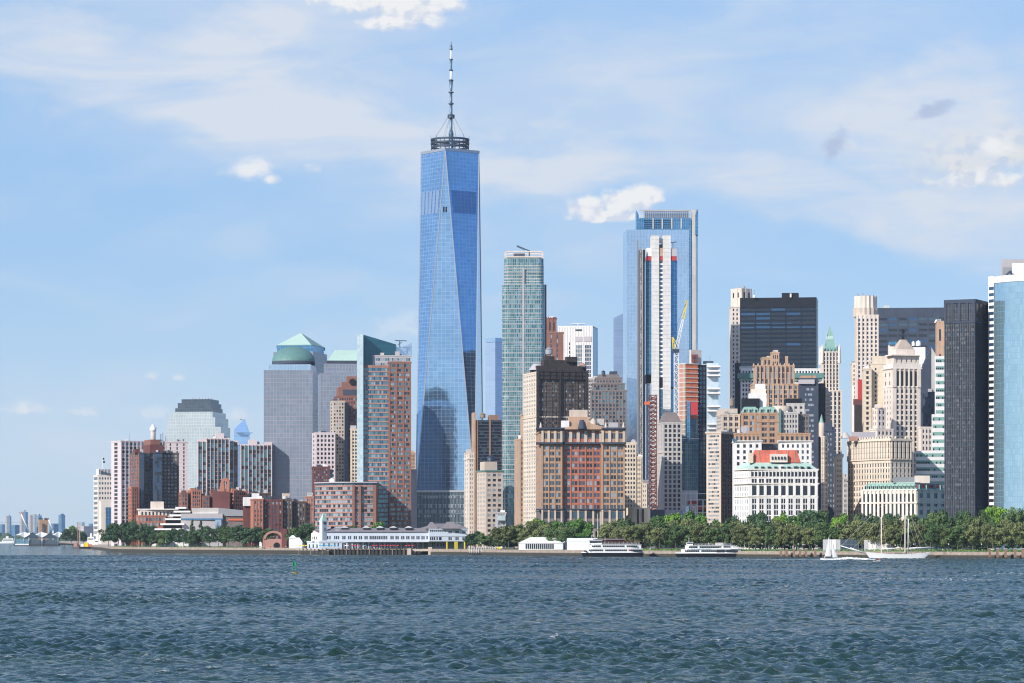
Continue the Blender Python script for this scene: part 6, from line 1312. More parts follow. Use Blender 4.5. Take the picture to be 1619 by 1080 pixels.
back = [(845, 820, 34, 'leaf_bright'), (862, 823, 30, 'leaf_green'), (880, 822, 28, 'leaf_green'), (912, 819, 44, 'leaf_green'), (926, 826, 34, 'leaf_green'), (982, 816, 40, 'leaf_mid'), (1040, 812, 34, 'leaf_green'), (1064, 808, 36, 'leaf_bright'), (1090, 808, 40, 'leaf_green'), (1108, 811, 34, 'leaf_green'), (1136, 820, 40, 'leaf_green'), (1160, 812, 38, 'leaf_dark'), (1185, 811, 40, 'leaf_dark'), (1210, 808, 42, 'leaf_dark'), (1235, 812, 36, 'leaf_bright'), (1256, 812, 36, 'leaf_green'), (1280, 799, 52, 'leaf_dark'), (1300, 804, 36, 'leaf_mid'), (1330, 813, 40, 'leaf_bright'), (1352, 813, 40, 'leaf_mid'), (1378, 809, 40, 'leaf_dark'), (1412, 805, 40, 'leaf_dark'), (1440, 811, 40, 'leaf_mid'), (1470, 805, 44, 'leaf_mid'), (1487, 800, 40, 'leaf_mid'), (1512, 806, 44, 'leaf_dark'), (1532, 808, 40, 'leaf_mid'), (1552, 806, 38, 'leaf_mid'), (1575, 797, 44, 'leaf_bright'), (1600, 797, 44, 'leaf_mid'), (1618, 796, 40, 'leaf_mid')]
for i, (px, y, w, lf) in enumerate(back):
    kind = {'leaf_bright': 'bright yellow-green', 'leaf_green': 'fresh green', 'leaf_dark': 'dark green', 'leaf_mid': 'mid-green'}[lf]
    tree(px, shD(px) + 170 + random.uniform(-15, 20), y, w, lf, f'{kind} tree, {ORD[i]} from the left in the back row below the towers', 'tall park trees in the back row', bare=.04)
# left waterfront
left = [(172, 834, 26, 'leaf_dark', 0), (188, 826, 34, 'leaf_dark', 0), (208, 824, 36, 'leaf_dark', 0), (222, 826, 36, 'leaf_dark', 0), (236, 833, 26, 'leaf_dark', 0), (248, 842, 24, 'leaf_mid', 0), (262, 840, 24, 'leaf_mid', 0), (276, 838, 22, 'leaf_dark', 0), (290, 838, 22, 'leaf_dark', 0), (304, 826, 18, 'leaf_dark', 1), (318, 828, 20, 'leaf_dark', 1), (312, 838, 26, 'leaf_dark', 0), (332, 834, 26, 'leaf_dark', 0), (345, 834, 26, 'leaf_dark', 0), (362, 834, 28, 'leaf_mid', 0), (379, 832, 28, 'leaf_dark', 0), (397, 832, 30, 'leaf_dark', 0), (408, 838, 22, 'leaf_dark', 0), (425, 836, 24, 'leaf_mid', 0), (466, 836, 26, 'leaf_mid', 0), (482, 826, 34, 'leaf_dark', 0), (496, 830, 26, 'leaf_dark', 0), (524, 836, 22, 'leaf_mid', 0), (540, 836, 20, 'leaf_mid', 0), (556, 834, 22, 'leaf_mid', 0), (598, 826, 24, 'leaf_green', 0), (752, 842, 24, 'leaf_dark', 0), (765, 846, 22, 'leaf_mid', 0), (744, 848, 18, 'leaf_dark', 0)]
for i, (px, y, w, lf, cn_) in enumerate(left):
    d0 = max(shD(px) + 14, 2420 if px > 515 and px < 700 else 0) + random.uniform(0, 16)
    w *= 1.3 if not cn_ else 1.1; y -= 3
    lab = f'dark conifer with a pointed top, {"left" if i == 9 else "right"} one of the pair by the museum' if cn_ else f'dense round-crowned {"dark" if lf == "leaf_dark" else "mid-green"} tree, {ORD[i]} from the left along the west waterfront'
    tree(px, d0, y, w, lf, lab, 'conifers by the museum' if cn_ else 'dark trees along the west waterfront', bare=.05, cone=bool(cn_), name='conifer_tree' if cn_ else 'broadleaf_tree')
for i, (px, y, w) in enumerate([(104, 835, 18), (113, 831, 20), (124, 836, 20), (132, 838, 16), (146, 846, 16), (157, 834, 18), (164, 842, 16)]):
    tree(px, 4750 + i * 12, y, w, 'leaf_green' if i in (1, 2) else 'leaf_dark', f'small distant park tree, {ORD[i]} from the left between the ferry sheds and the stone tower', 'distant park trees at the far left', bare=.05)

# low brown park buildings seen under the trees, shrubs
b = Bld('park_building', 'long low brown-roofed park building under the plane trees behind the ferries', 'building', 2045, 1000, wall='maroon', side=10, cap=0)
b.tier((940, 941, 1018), 853.5, None, side=10, top='slate'); D = 2043; w_ = MB(); w_.box(X(938, D), X(1020, D), D - 2, D + 12, Z(853.5, D), Z(851.8, D), 'slate'); w_.box(X(1000, D), X(1016, D), D + 2, D + 8, Z(852, D), Z(848, D), 'salmon'); b.part('roof', w_); w_ = MB()
for px in range(945, 1015, 7): w_.box(X(px, D), X(px + 3, D), D + 1.8, D + 2.2, Z(864, D), Z(857, D), 'black')
b.part('doorway', w_); b.done()
sh = MB(); r = random.Random(4)
for i in range(2600):
    px = r.uniform(1000, 1619) if i % 4 else r.uniform(180, 420); d = shD(px) + r.uniform(12, 24); s = r.uniform(.3, .6); z = G0 + r.uniform(0, 1.1); x = X(px, d); a = r.random() * 6.28
    sh.face([(x - s * math.cos(a), d - s * math.sin(a), z), (x, d, z - s * .6), (x + s * math.cos(a), d + s * math.sin(a), z), (x, d, z + s)], 'leaf_green' if r.random() < .5 else 'leaf_bright')
sh.build('shrubs', label='low green shrubs and ground cover along the promenade', cat='shrubs', kind='stuff')
# ================================================================ waterfront things
# --- white pier building with clock tower
D = 2330
pr = Bld('pier_building', 'long white pier house with a clock tower at its left end', 'building', D, 610, wall='piershade', side=14, cap=100)
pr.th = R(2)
pr.tier((486, 505, 740), 856, None, st(3, 14, .3, .5, wm='dm', pd=.1), None, side=22, m='piershade'); 
gz = lambda y: Z(y, D)
y0_ = D
p, z0, z1 = pr.last
a, c_ = p[1], p[2]; L = math.dist(a, c_); u = ((c_[0] - a[0]) / L, (c_[1] - a[1]) / L)
def along(px): return (px - 505) / 235 * L
def pt(px, o=0.): d = along(px); return (a[0] + u[0] * d + u[1] * o, a[1] + u[1] * d - u[0] * o)
def pwin(px, w, y0, y1, m='gd', o=.02): pr.wins.append((pt(px, o), (gz(y0) + gz(y1)) / 2, w, gz(y0) - gz(y1), math.atan2(u[1], u[0]), m, u))
ground_arches = MB()
for i in range(16):
    px = 543.5 + i * 8.6
    if px > 678: break
    q = pt(px, .12); n = 8; zc = gz(860.2)
    f_ = [(q[0] + u[0] * 1.45 * math.cos(math.pi * k_ / n), q[1] + u[1] * 1.45 * math.cos(math.pi * k_ / n), zc + 1.25 * math.sin(math.pi * k_ / n)) for k_ in range(n + 1)]
    ground_arches.face(f_[::1], 'gd'); ground_arches.obox(pt(px, 0), u, 2.9, .14, gz(868), zc, 'gd')
    for s_ in (-.5, .5): ground_arches.obox(pt(px + s_ * 1.9, .1), u, .14, .16, gz(868), zc + .3, 'white')
pr.part('arched_window', ground_arches)
for px, w in ((512, .8), (520, .8), (529, .8), (534.5, .8), (683, .8), (686, .8), (692, .8), (697, .9), (701, .9)): pwin(px, w, 859, 864)
pr.wall.obox(pt(622.5), u, L, .5, gz(856), gz(854.6), 'piershade')
pr.tier((505.5, 506, 683), 841, 857, None, None, dD=2.5, m='piershade', side=12)
for px in [518, 521.5, 529, 532, 535] + sum([[x_, x_ + 3] for x_ in (542, 551, 560, 568, 577)], []) + [585 + i * 2.9 for i in range(10)] + sum([[x_, x_ + 3] for x_ in (618, 626, 635, 643, 651, 659, 667, 675)], []):
    pr.wins.append(((X(px, D + 2.4), D + 2.4 + .035 * (X(px, D) - X(506, D)) - .0), (gz(852.5) + gz(847.5)) / 2, .85, 2.4, R(2), random.choice(['gd', 'gd', 'gm']), (math.cos(R(2)), math.sin(R(2)))))
rf = MB(); x0, x1 = X(506, D), X(684, D); yy0, yy1 = D + 1.5, D + 14
rf.face([(x0, yy0, gz(841)), (x1, yy0 + 3, gz(841)), (x1, (yy0 + yy1) / 2 + 3, gz(835)), (x0 + 8, (yy0 + yy1) / 2, gz(835))], 'slate'); rf.face([(x0, yy1, gz(841)), (x0 + 8, (yy0 + yy1) / 2, gz(835)), (x1, (yy0 + yy1) / 2 + 3, gz(835)), (x1, yy1 + 3, gz(841))], 'slate'); rf.face([(x0, yy0, gz(841)), (x0 + 8, (yy0 + yy1) / 2, gz(835)), (x0, yy1, gz(841))], 'slate')
rfo = pr.part('roof', rf)
for px in (544, 578.5, 600, 621, 645.5):
    w_ = MB(); x = X(px, D); yv = D + 7.5; w_.prism([(x - 2.4, yv - 2), (x + 2.4, yv - 2), (x + 2.4, yv + 2), (x - 2.4, yv + 2)], gz(837), gz(834.4), 'darkstone', 'slate'); w_.frustum([(x - 3, yv - 2.6), (x + 3, yv - 2.6), (x + 3, yv + 2.6), (x - 3, yv + 2.6)], gz(834.4), [(x - .8, yv - .5), (x + .8, yv - .5), (x + .8, yv + .5), (x - .8, yv + .5)], gz(832), 'concrete_grey'); o = w_.build('roof_ventilator', rfo)
w_ = MB(); x = X(525, D); w_.box(x - 1.3, x + 1.3, D + 8, D + 11, gz(840), gz(832.5), 'black'); w_.build('chimney', rfo)
# left gabled lodge and central gable
w_ = MB(); w_.prism([(X(492, D + 9), D + 9), (X(505, D), D + 4), (X(505, D), D + 20), (X(492, D), D + 22)], gz(856), gz(843), 'whitestone'); xx0, xx1 = X(492, D), X(505, D)
w_.face([(xx0, D + 9, gz(843)), (xx1, D + 4, gz(843)), ((xx0 + xx1) / 2 - 1.5, D + 6.5, gz(838.5))], 'whitestone'); w_.face([(xx1, D + 4, gz(843)), (xx1 + 5, D + 18, gz(843)), (xx0 + 6, D + 20, gz(838.5)), ((xx0 + xx1) / 2 - 1.5, D + 6.5, gz(838.5))], 'slate'); w_.build('gabled_lodge', pr.root)
for px in (494.5, 497.2, 500): pr.wins.append(((X(px, D + 6), D + 8.9 - (px - 492) * .385), (gz(853) + gz(848)) / 2, .7, 2.2, R(-38), 'gd', (math.cos(R(-38)), math.sin(R(-38)))))
w_ = MB(); q = pt(533, 0); n = 10; w_.prism([(q[0] - 4.6, q[1] + 2.0), (q[0] + 4.6, q[1] + 2.0), (q[0] + 4.6, q[1] + 6), (q[0] - 4.6, q[1] + 6)], gz(845), gz(841.5), 'piershade'); 
f_ = [(q[0] + 3.6 * math.cos(math.pi * k_ / n), q[1] + 1.95, gz(842.5) + 2.4 * math.sin(math.pi * k_ / n)) for k_ in range(n + 1)]; w_.face(f_, 'piershade')
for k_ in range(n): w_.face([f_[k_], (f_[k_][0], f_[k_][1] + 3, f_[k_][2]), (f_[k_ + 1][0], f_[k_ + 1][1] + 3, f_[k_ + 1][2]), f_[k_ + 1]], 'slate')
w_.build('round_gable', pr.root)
# clock tower
w_ = MB(); x, yv = X(511, D), D + 3; hw = 3.0; th = R(42); q = [(x + hw * 1.05 * math.cos(th + k_ * math.pi / 2 - math.pi * 3 / 4), yv + hw * 1.05 * math.sin(th + k_ * math.pi / 2 - math.pi * 3 / 4)) for k_ in range(4)]
q, _t = rect(505, 509.5, 517.5, D, 5.2, R(38)); 
w_.prism(q, gz(857), gz(824), 'piershade'); w_.prism(outset(q, .25), gz(824.8), gz(823.8), 'white', bottom=True); c = (sum(v[0] for v in q) / 4, sum(v[1] for v in q) / 4)
ct = w_.build('clock_tower', pr.root)
w_ = MB(); w_.frustum(outset(q, .3), gz(823.8), [(c[0] + (v[0] - c[0]) * .42, c[1] + (v[1] - c[1]) * .42) for v in q], gz(815.5), 'copperpale'); w_.frustum([(c[0] + (v[0] - c[0]) * .42, c[1] + (v[1] - c[1]) * .42) for v in q], gz(815.5), [(c[0] + (v[0] - c[0]) * .05, c[1] + (v[1] - c[1]) * .05) for v in q], gz(810), 'copperpale'); w_.build('spire_roof', ct)
a2, c2 = q[1], q[2]; L2 = math.dist(a2, c2); u2 = ((c2[0] - a2[0]) / L2, (c2[1] - a2[1]) / L2); m2 = ((a2[0] + c2[0]) / 2 + u2[1] * .1, (a2[1] + c2[1]) / 2 - u2[0] * .1)
w_ = MB(); w_.face([(m2[0] + u2[0] * 1.25 * math.cos(t), m2[1] + u2[1] * 1.25 * math.cos(t), gz(827) + 1.25 * math.sin(t)) for t in [k_ * 2 * math.pi / 20 for k_ in range(20)]], 'darksteel')
n2 = (u2[1] * .06, -u2[0] * .06)
for dx, dz in ((0, .95), (.7, .1)): w_.bar((m2[0] + n2[0], m2[1] + n2[1], gz(827)), (m2[0] + n2[0] + u2[0] * dx, m2[1] + n2[1] + u2[1] * dx, gz(827) + dz), .06, 'white')
w_.build('clock_face', ct)
w_ = MB(); w_.obox((m2[0], m2[1]), u2, .55, .1, gz(840), gz(834), 'gd'); w_.build('slit_window', ct)
# right block
pr.tier((661, 679, 739), 836, 856, st(3, 8, .3, .4, wm='d', pd=.1), None, dD=1.2, side=14, m='piershade', th=R(12))
p, z0_, z1_ = pr.last; a3, c3 = p[1], p[2]; L3 = math.dist(a3, c3); u3 = ((c3[0] - a3[0]) / L3, (c3[1] - a3[1]) / L3)
def w3(px, w, y0, y1): t = (px - 679) / 60; pr.wins.append(((a3[0] + (c3[0] - a3[0]) * t, a3[1] + (c3[1] - a3[1]) * t), (gz(y0) + gz(y1)) / 2, w, abs(gz(y0) - gz(y1)), math.atan2(u3[1], u3[0]), 'gd', u3))
for i in range(8): w3(681 + i * 3.2, .8, 841, 837.6)
for px in (710, 713, 721, 724, 732, 735): w3(px, .9, 843, 839.5)
for px in (681, 684, 687, 691, 695, 697, 710, 713, 721, 724, 732, 735): w3(px, .9, 854, 849)
w_ = MB(); q = outset(p, .8); cx1, cy1 = (q[0][0] + q[2][0]) / 2, (q[0][1] + q[2][1]) / 2
w_.frustum(q, z1_, [(X(690, D), cy1 - 1), (X(722, D), cy1 - 1), (X(722, D), cy1 + 1), (X(686, D), cy1 + 1)], gz(827.5), 'slate')
w_.frustum([(X(672, D), D + 1), (X(694, D), D + 2), (X(694, D), D + 9), (X(672, D), D + 9)], z1_ + .1, [(X(680, D), D + 5), (X(684, D), D + 5), (X(684, D), D + 6), (X(680, D), D + 6)], gz(825.5), 'slate')
w_.frustum([(X(698, D), D + 1), (X(728, D), D + 2), (X(728, D), D + 11), (X(698, D), D + 11)], z1_ + .1, [(X(706, D), D + 5), (X(716, D), D + 5), (X(716, D), D + 6), (X(706, D), D + 6)], gz(825), 'slate'); w_.build('hipped_roof', pr.root)
pr.wall.obox(((a3[0] + c3[0]) / 2, (a3[1] + c3[1]) / 2), u3, L3 + .4, .35, gz(847.5), gz(846.8), 'piershade')
pr.done()
# pier deck and timber piles in front
dk = root('pier_deck', 'dark timber pier deck on piles in front of the long white pier house', 'pier', (X(610, 2320), 2320, 0))
w_ = MB(); x0, x1 = X(472, 2330), X(742, 2325); w_.box(x0, X(520, 2330), 2304, 2330, 3.3, 4.1, 'stone'); w_.box(X(520, 2330), x1, 2316, 2332, 3.3, 4.1, 'wood'); w_.build('deck', dk)
w_ = MB(); w_.box(X(522, 2330), X(676, 2330), 2316.5, 2318, -.6, 3.3, 'darkwood'); w_.build('fender_wall', dk)
for i in range(34):
    px = 474 + i * 6.1; w_ = MB(); x = X(px, 2312); yv = 2315.6 if px > 520 else 2303.6; w_.cyl(x, yv, .28, -1, 3.9 + (i % 4) * .35, 'darkwood' if i % 3 else 'wood', n=7); w_.build('pile', dk)
w_ = MB()
for z in (4.6, 5.1): w_.bar((x0, 2304.4, z), (X(520, 2330), 2304.4, z), .06, 'darksteel'); w_.bar((X(520, 2330), 2316.4, z), (X(676, 2320), 2316.4, z), .06, 'darksteel')
w_.build('railing', dk)
for x0_, x1_, m, lab in [(541, 548, 'whitestone', 0), ]: pass
def parasol(px, D, w, m, label, group='cafe parasols on the pier deck', z=4.1):
    r = root('parasol', label, 'parasol', (X(px, D), D, z), group); w_ = MB(); x = X(px, D); w_.cyl(x, D, .05, z, z + 2.7, 'steel', n=6); w_.build('pole', r)
    w_ = MB(); w_.cyl(x, D, w, z + 2.1, z + 3.0, m, .1, n=8, smooth=False); w_.build('canopy', r)
cols_ = [(506, 'teal', 'teal'), (510, 'teal', 'teal'), (514.5, 'teal', 'teal'), (519, 'teal', 'teal'), (524, 'teal', 'teal'), (529, 'teal', 'teal'), (534, 'teal', 'teal'), (548, 'white', 'white'), (557.5, 'red', 'red'), (562.5, 'red', 'red'), (567, 'red', 'red'), (577.5, 'copperdark', 'green'), (590, 'red', 'red'), (595, 'red', 'red'), (603, 'red', 'red'), (608, 'red', 'red'), (613, 'red', 'red'), (618, 'red', 'red'), (623, 'red', 'red'), (629, 'red', 'red'), (642, 'red', 'red'), (647, 'red', 'red'), (653, 'red', 'red')]
cnt = {}
for px, m, nm in cols_:
    cnt[nm] = cnt.get(nm, 0) + 1; tot = sum(1 for q in cols_ if q[2] == nm)
    lab = f'open {nm} parasol on the pier deck' if tot == 1 else f'open {nm} parasol on the pier deck, {ORD[cnt[nm] - 1]} {nm} one from the left'
    parasol(px, 2321, 1.35 if nm != 'white' else 2.2, m, lab)
for i, px in enumerate((474, 479.5, 484)): parasol(px, 2309, 1.3, 'yellow', f'yellow-orange parasol left of the white lodge, {ORD[i]} from the left', 'yellow parasols by the lodge')
def tent(name, label, x0, x1, D, ye, yr, dep, group=None, m='tent', hip=False, nwin=0, wx=None):
    r = root(name, label, 'tent', (X((x0 + x1) / 2, D), D, G0), group); a, c_ = X(x0, D), X(x1, D); w_ = MB(); w_.box(a, c_, D, D + dep, G0, Z(ye, D), m); w_.build('wall', r); w_ = MB(); k_ = (c_ - a) * (.35 if hip else 0.0)
    w_.face([(a - .3, D - .3, Z(ye, D)), (c_ + .3, D - .3, Z(ye, D)), (c_ - k_, D + dep / 2, Z(yr, D)), (a + k_, D + dep / 2, Z(yr, D))], m); w_.face([(c_ + .3, D + dep, Z(ye, D)), (a - .3, D + dep, Z(ye, D)), (a + k_, D + dep / 2, Z(yr, D)), (c_ - k_, D + dep / 2, Z(yr, D))], m)
    w_.face([(c_ + .3, D - .3, Z(ye, D)), (c_ + .3, D + dep, Z(ye, D)), (c_ - k_, D + dep / 2, Z(yr, D))], m); w_.face([(a - .3, D + dep, Z(ye, D)), (a - .3, D - .3, Z(ye, D)), (a + k_, D + dep / 2, Z(yr, D))], m); w_.build('canopy', r)
    if nwin:
        for i in range(nwin): px = wx[0] + (wx[1] - wx[0]) * (i + .5) / nwin; o = bpy.data.objects.new('window', win_mesh((wx[1] - wx[0]) / nwin * D / F * .72, (Z(862, D) - Z(868.5, D)), 'gd')); o.parent = r; o.location = (X(px, D) - r.location.x, -.02, (Z(862, D) + Z(868.5, D)) / 2 - G0); COL.objects.link(o)
    return r
tent('pavilion_tent', 'small white peaked tent between the pink arch and the white lodge', 463, 478, 2420, 858, 850, 8, hip=True); tent('pavilion_tent', 'low white awning tent right beside the pink arch', 457, 468, 2440, 851, 846.5, 7, hip=True)
for i, (px, w) in enumerate([(412, 4), (418, 3.6), (425, 4), (430, 3)]): tent('canopy_tent', f'small white cafe canopy on the lawn, {ORD[i]} from the left of the four', px - w / 2, px + w / 2, 2622 + i * 3, 857.6 if 0 else 858.6, 856, 3, 'white cafe canopies by the pink pavilion', hip=True)
# big white event tents (gable end facing right)
D = 2163
tg = root('marquee_tent', 'long white marquee with a row of dark tall windows, between the trees and the ferry', 'tent', (X(870, D), D, G0)); w_ = MB()
xa, xb, dep = X(820, D), X(890, D), 16; xc_ = X(912, D); ze = Z(860.7, D) + 1.0; zr = Z(849.5, D)
w_.prism([(xa, D), (xb, D), (xc_, D + dep), (xa + 3, D + dep)], G0, ze, 'tent'); w_.build('wall', tg); w_ = MB()
mid = ((xb + xc_) / 2, D + dep / 2); w_.face([(xa - .4, D - .4, ze), (xb + .4, D - .4, ze), (*mid, zr), (X(838, D), D + dep / 2, zr)], 'tent'); w_.face([(xb + .4, D - .4, ze), (xc_ + .4, D + dep, ze), (*mid, zr)], 'tent'); w_.face([(xc_, D + dep, ze), (xa, D + dep, ze), (X(838, D), D + dep / 2, zr), (*mid, zr)], 'tent'); w_.face([(xa, D + dep, ze), (xa - .4, D - .4, ze), (X(838, D), D + dep / 2, zr)], 'tent')
for i in range(6): t = i / 5; x0_, x1_ = xa + (xb - xa) * t, X(838, D) + (mid[0] - X(838, D)) * t; w_.bar((x0_, D - .4, ze + .05), (x1_, D + dep / 2, zr + .05), .08, 'greystone')
w_.build('canopy', tg)
for i in range(14): px = 832 + i * 3.25; o = bpy.data.objects.new('window', win_mesh(1.0, 3.6, 'gd')); o.parent = tg; o.location = (X(px, D) - tg.location.x, -.03, 2.3); COL.objects.link(o)
w_ = MB(); ang = math.atan2(dep, xc_ - xb)
for i in range(4): t = .12 + i * .11; w_.obox((xb + (xc_ - xb) * t * 2 * .5, D + dep * t), (math.cos(ang), math.sin(ang)), 1.2, .05, G0 + .4, G0 + 3.8, 'gd')
w_.build('side_window', tg)
tent('marquee_tent', 'smaller white marquee annexe just behind the ferry bow', 897, 945, 2098, 856.5, 851, 12, hip=False)
# white construction hoardings
def hoarding(label, x0, x1, D, y0, y1, segs, group='tall white panels on the promenade'):
    r = root('panel_fence', label, 'fence', (X((x0 + x1) / 2, D), D, G0), group); n = segs
    for i in range(n):
        a, c_ = x0 + (x1 - x0) * i / n, x0 + (x1 - x0) * (i + 1) / n; w_ = MB(); w_.box(X(a + .25, D), X(c_ - .25, D), D + .1 * (i % 2), D + .35 + .1 * (i % 2), Z(y1, D), Z(y0, D), 'whitestone' if i % 3 else 'concrete_grey'); w_.build('panel', r)
    w_ = MB(); w_.bar((X(x0, D), D + .6, Z(y1, D) - 3 + 0), (X(x0, D), D + .6, Z(y0, D)), .12, 'darksteel'); w_.bar((X(x1, D), D + .6, G0), (X(x1, D), D + .6, Z(y0, D)), .12, 'darksteel'); w_.build('post', r)
hoarding('tall white panel fence behind the small white sailboat', 1301, 1329, 1892, 853, 871, 4); hoarding('white panel fence behind the foremast of the schooner', 1366, 1412, 1880, 853.5, 871, 7)
r = root('glass_screen', 'grey reflective glass screen right of the panel fence behind the sailboat', 'screen', (X(1343, 1892), 1892, G0)); w_ = MB(); D = 1892; w_.box(X(1330, D), X(1357, D), D, D + .4, Z(871, D), Z(853, D), 'darkgrid'); w_.build('panel', r); w_ = MB(); w_.box(X(1356.6, D), X(1357.4, D), D - .1, D + .5, Z(872, D), Z(852.6, D), 'steel'); w_.build('frame', r)
# mooring piles
def piles(xs, top, group, lab0, dd=7, m='brownbrick', w=1.35):
    for i, px in enumerate(xs):
        D = shD(px) - dd; r = root('mooring_pile', f'{lab0}, {ORD[i]} from the left', 'mooring pile', (X(px, D), D, 0), group); x = X(px, D)
        q = MB(); q.prism([(x - w / 2, D - w / 2), (x + w / 2, D - w / 2), (x + w / 2, D + w / 2), (x - w / 2, D + w / 2)], .8, top, m); q.build('post', r); q = MB(); q.box(x - w * .35, x + w * .35, D - w * .35, D + w * .35, -1.5, .8, 'darkwood'); q.build('foot', r); q = MB(); q.box(x - w * .6, x + w * .6, D - w * .6, D + w * .6, top, top + .25, 'concrete_grey'); q.build('cap', r)
piles([1235, 1243.5, 1255.5, 1265, 1274.5, 1289], 5.6, 'mooring piles left of the sailboat', 'weathered grey mooring pile left of the white sailboat'); piles([1565, 1577, 1590, 1605, 1617], 6.0, 'mooring piles at the right edge', 'weathered grey mooring pile by the seawall below the curved blue tower')
for i in range(13):
    px = 741.5 + i * 3.7; D = 2215; x = X(px, D); r = root('dock_fender', f'concrete dock fender with a raking strut, {ORD[i]} from the left', 'dock fender', (x, D, 0), 'raking dock fenders'); q = MB(); q.bar((x + .4, D, -1), (x + .4, D, 5.4), .42, 'greystone', 6); q.build('post', r); q = MB(); q.bar((x - .9, D + 1, 5.2), (x + .3, D, 2.6), .25, 'greystone', 5); q.build('strut', r); q = MB(); q.bar((x + .4, D - .1, -1), (x + .4, D - .1, 1.6), .5, 'darkwood', 6); q.build('foot', r)
# yellow steel gantries
for i, px in enumerate((706.5, 721, 734.5)):
    D = 2290; r = root('steel_gantry', f'bright yellow steel boarding mast, {ORD[i]} from the left', 'gantry', (X(px, D), D, 0), 'yellow steel masts in front of the pier house'); q = MB(); x = X(px, D)
    for k_ in ((-.45, .45) if i == 1 else (0,)): q.box(x + k_ * 1.6 - .4, x + k_ * 1.6 + .4, D - .3, D + .3, 1, Z(856.5, D), 'yellow')
    q.build('mast', r); q = MB(); q.box(x - 1.2, x + 1.2, D - 1, D + 1, -.4, 1.4, 'yellow' if i == 0 else 'darkwood'); q.build('base', r)
r = root('landing_barge', 'low dark landing barge under the yellow masts', 'barge', (X(726, 2280), 2280, 0)); q = MB(); q.box(X(712, 2280), X(738, 2280), 2278, 2288, -.5, 1.3, 'darkwood'); q.build('hull', r); q = MB(); q.box(X(713, 2280), X(737, 2280), 2279, 2287, 1.3, 1.7, 'greystone'); q.build('deck', r)
r = root('stone_landing', 'short stone landing stage with blocky end piers in front of the pier house', 'landing stage', (X(664, 2300), 2300, 0)); q = MB(); q.box(X(650, 2300), X(678, 2300), 2300, 2312, 2.4, 3.8, 'stone'); q.build('deck', r)
for px in (647, 680): q = MB(); q.box(X(px - 3, 2300), X(px + 3, 2300), 2298, 2312, -1, 4.4 if px < 660 else 5.4, 'stone'); q.build('pier', r)
r = root('parked_truck', 'small yellow truck on the quay left of the white marquee', 'truck', (X(789, 2190), 2190, G0)); D = 2190; q = MB(); q.box(X(786, D), X(792, D), D, D + 2, G0 + .5, G0 + 1.9, 'yellow'); q.build('body', r); q = MB(); q.box(X(792, D), X(794, D), D + .1, D + 1.9, G0 + .5, G0 + 2.2, 'white'); q.build('cab', r)
for px in (787.5, 792.5): q = MB(); q.bar((X(px, D), D - .1, G0 + .45), (X(px, D), D + 2.1, G0 + .45), .45, 'black', 10); q.build('wheel', r)

# railings and lamps along the promenade
def prail(label, x0, x1, off, step):
    r = root('promenade_railing', label, 'railing', (X(x0, shD(x0) + off), shD(x0) + off, G0), 'promenade railings'); q = MB(); pts = [(X(px, shD(px) + off), shD(px) + off) for px in np.arange(x0, x1 + .1, step)]
    for a_, b_ in zip(pts, pts[1:]):
        for z in (.5, 1.05): q.bar((*a_, G0 + z), (*b_, G0 + z), .06, 'darksteel', 3)
    for a_ in pts: q.bar((*a_, G0), (*a_, G0 + 1.15), .07, 'darksteel', 3)
    q.build('rail', r)
prail('dark railing along the west promenade', 178, 420, 1.2, 4); prail('dark railing along the promenade under the plane trees', 1180, 1619, 1.2, 5)
for i, px in enumerate([186, 212, 238, 262, 291, 318, 345, 392, 760, 1120, 1205, 1262, 1318, 1445, 1500, 1552]):
    D = shD(px) + 3.5; x = X(px, D); r = root('street_lamp', f'slim promenade lamp with a globe top, {ORD[i]} from the left', 'lamp', (x, D, G0), 'promenade lamps'); q = MB(); q.cyl(x, D, .09, G0, G0 + 4.2, 'darksteel', n=6); q.build('post', r); q = MB(); q.cyl(x, D, .3, G0 + 4.2, G0 + 4.8, 'white', .22, n=8); q.build('globe', r)
# flagpoles
for px, D, y0, y1, lab in [(945, 2230, 866, 812, 'tall pale flagpole rising from the trees above the first ferry')]:
    r = root('flagpole', lab, 'flagpole', (X(px, D), D, G0)); q = MB(); q.cyl(X(px, D), D, .3, G0, Z(y1, D), 'cream', .12, n=6); q.build('pole', r)

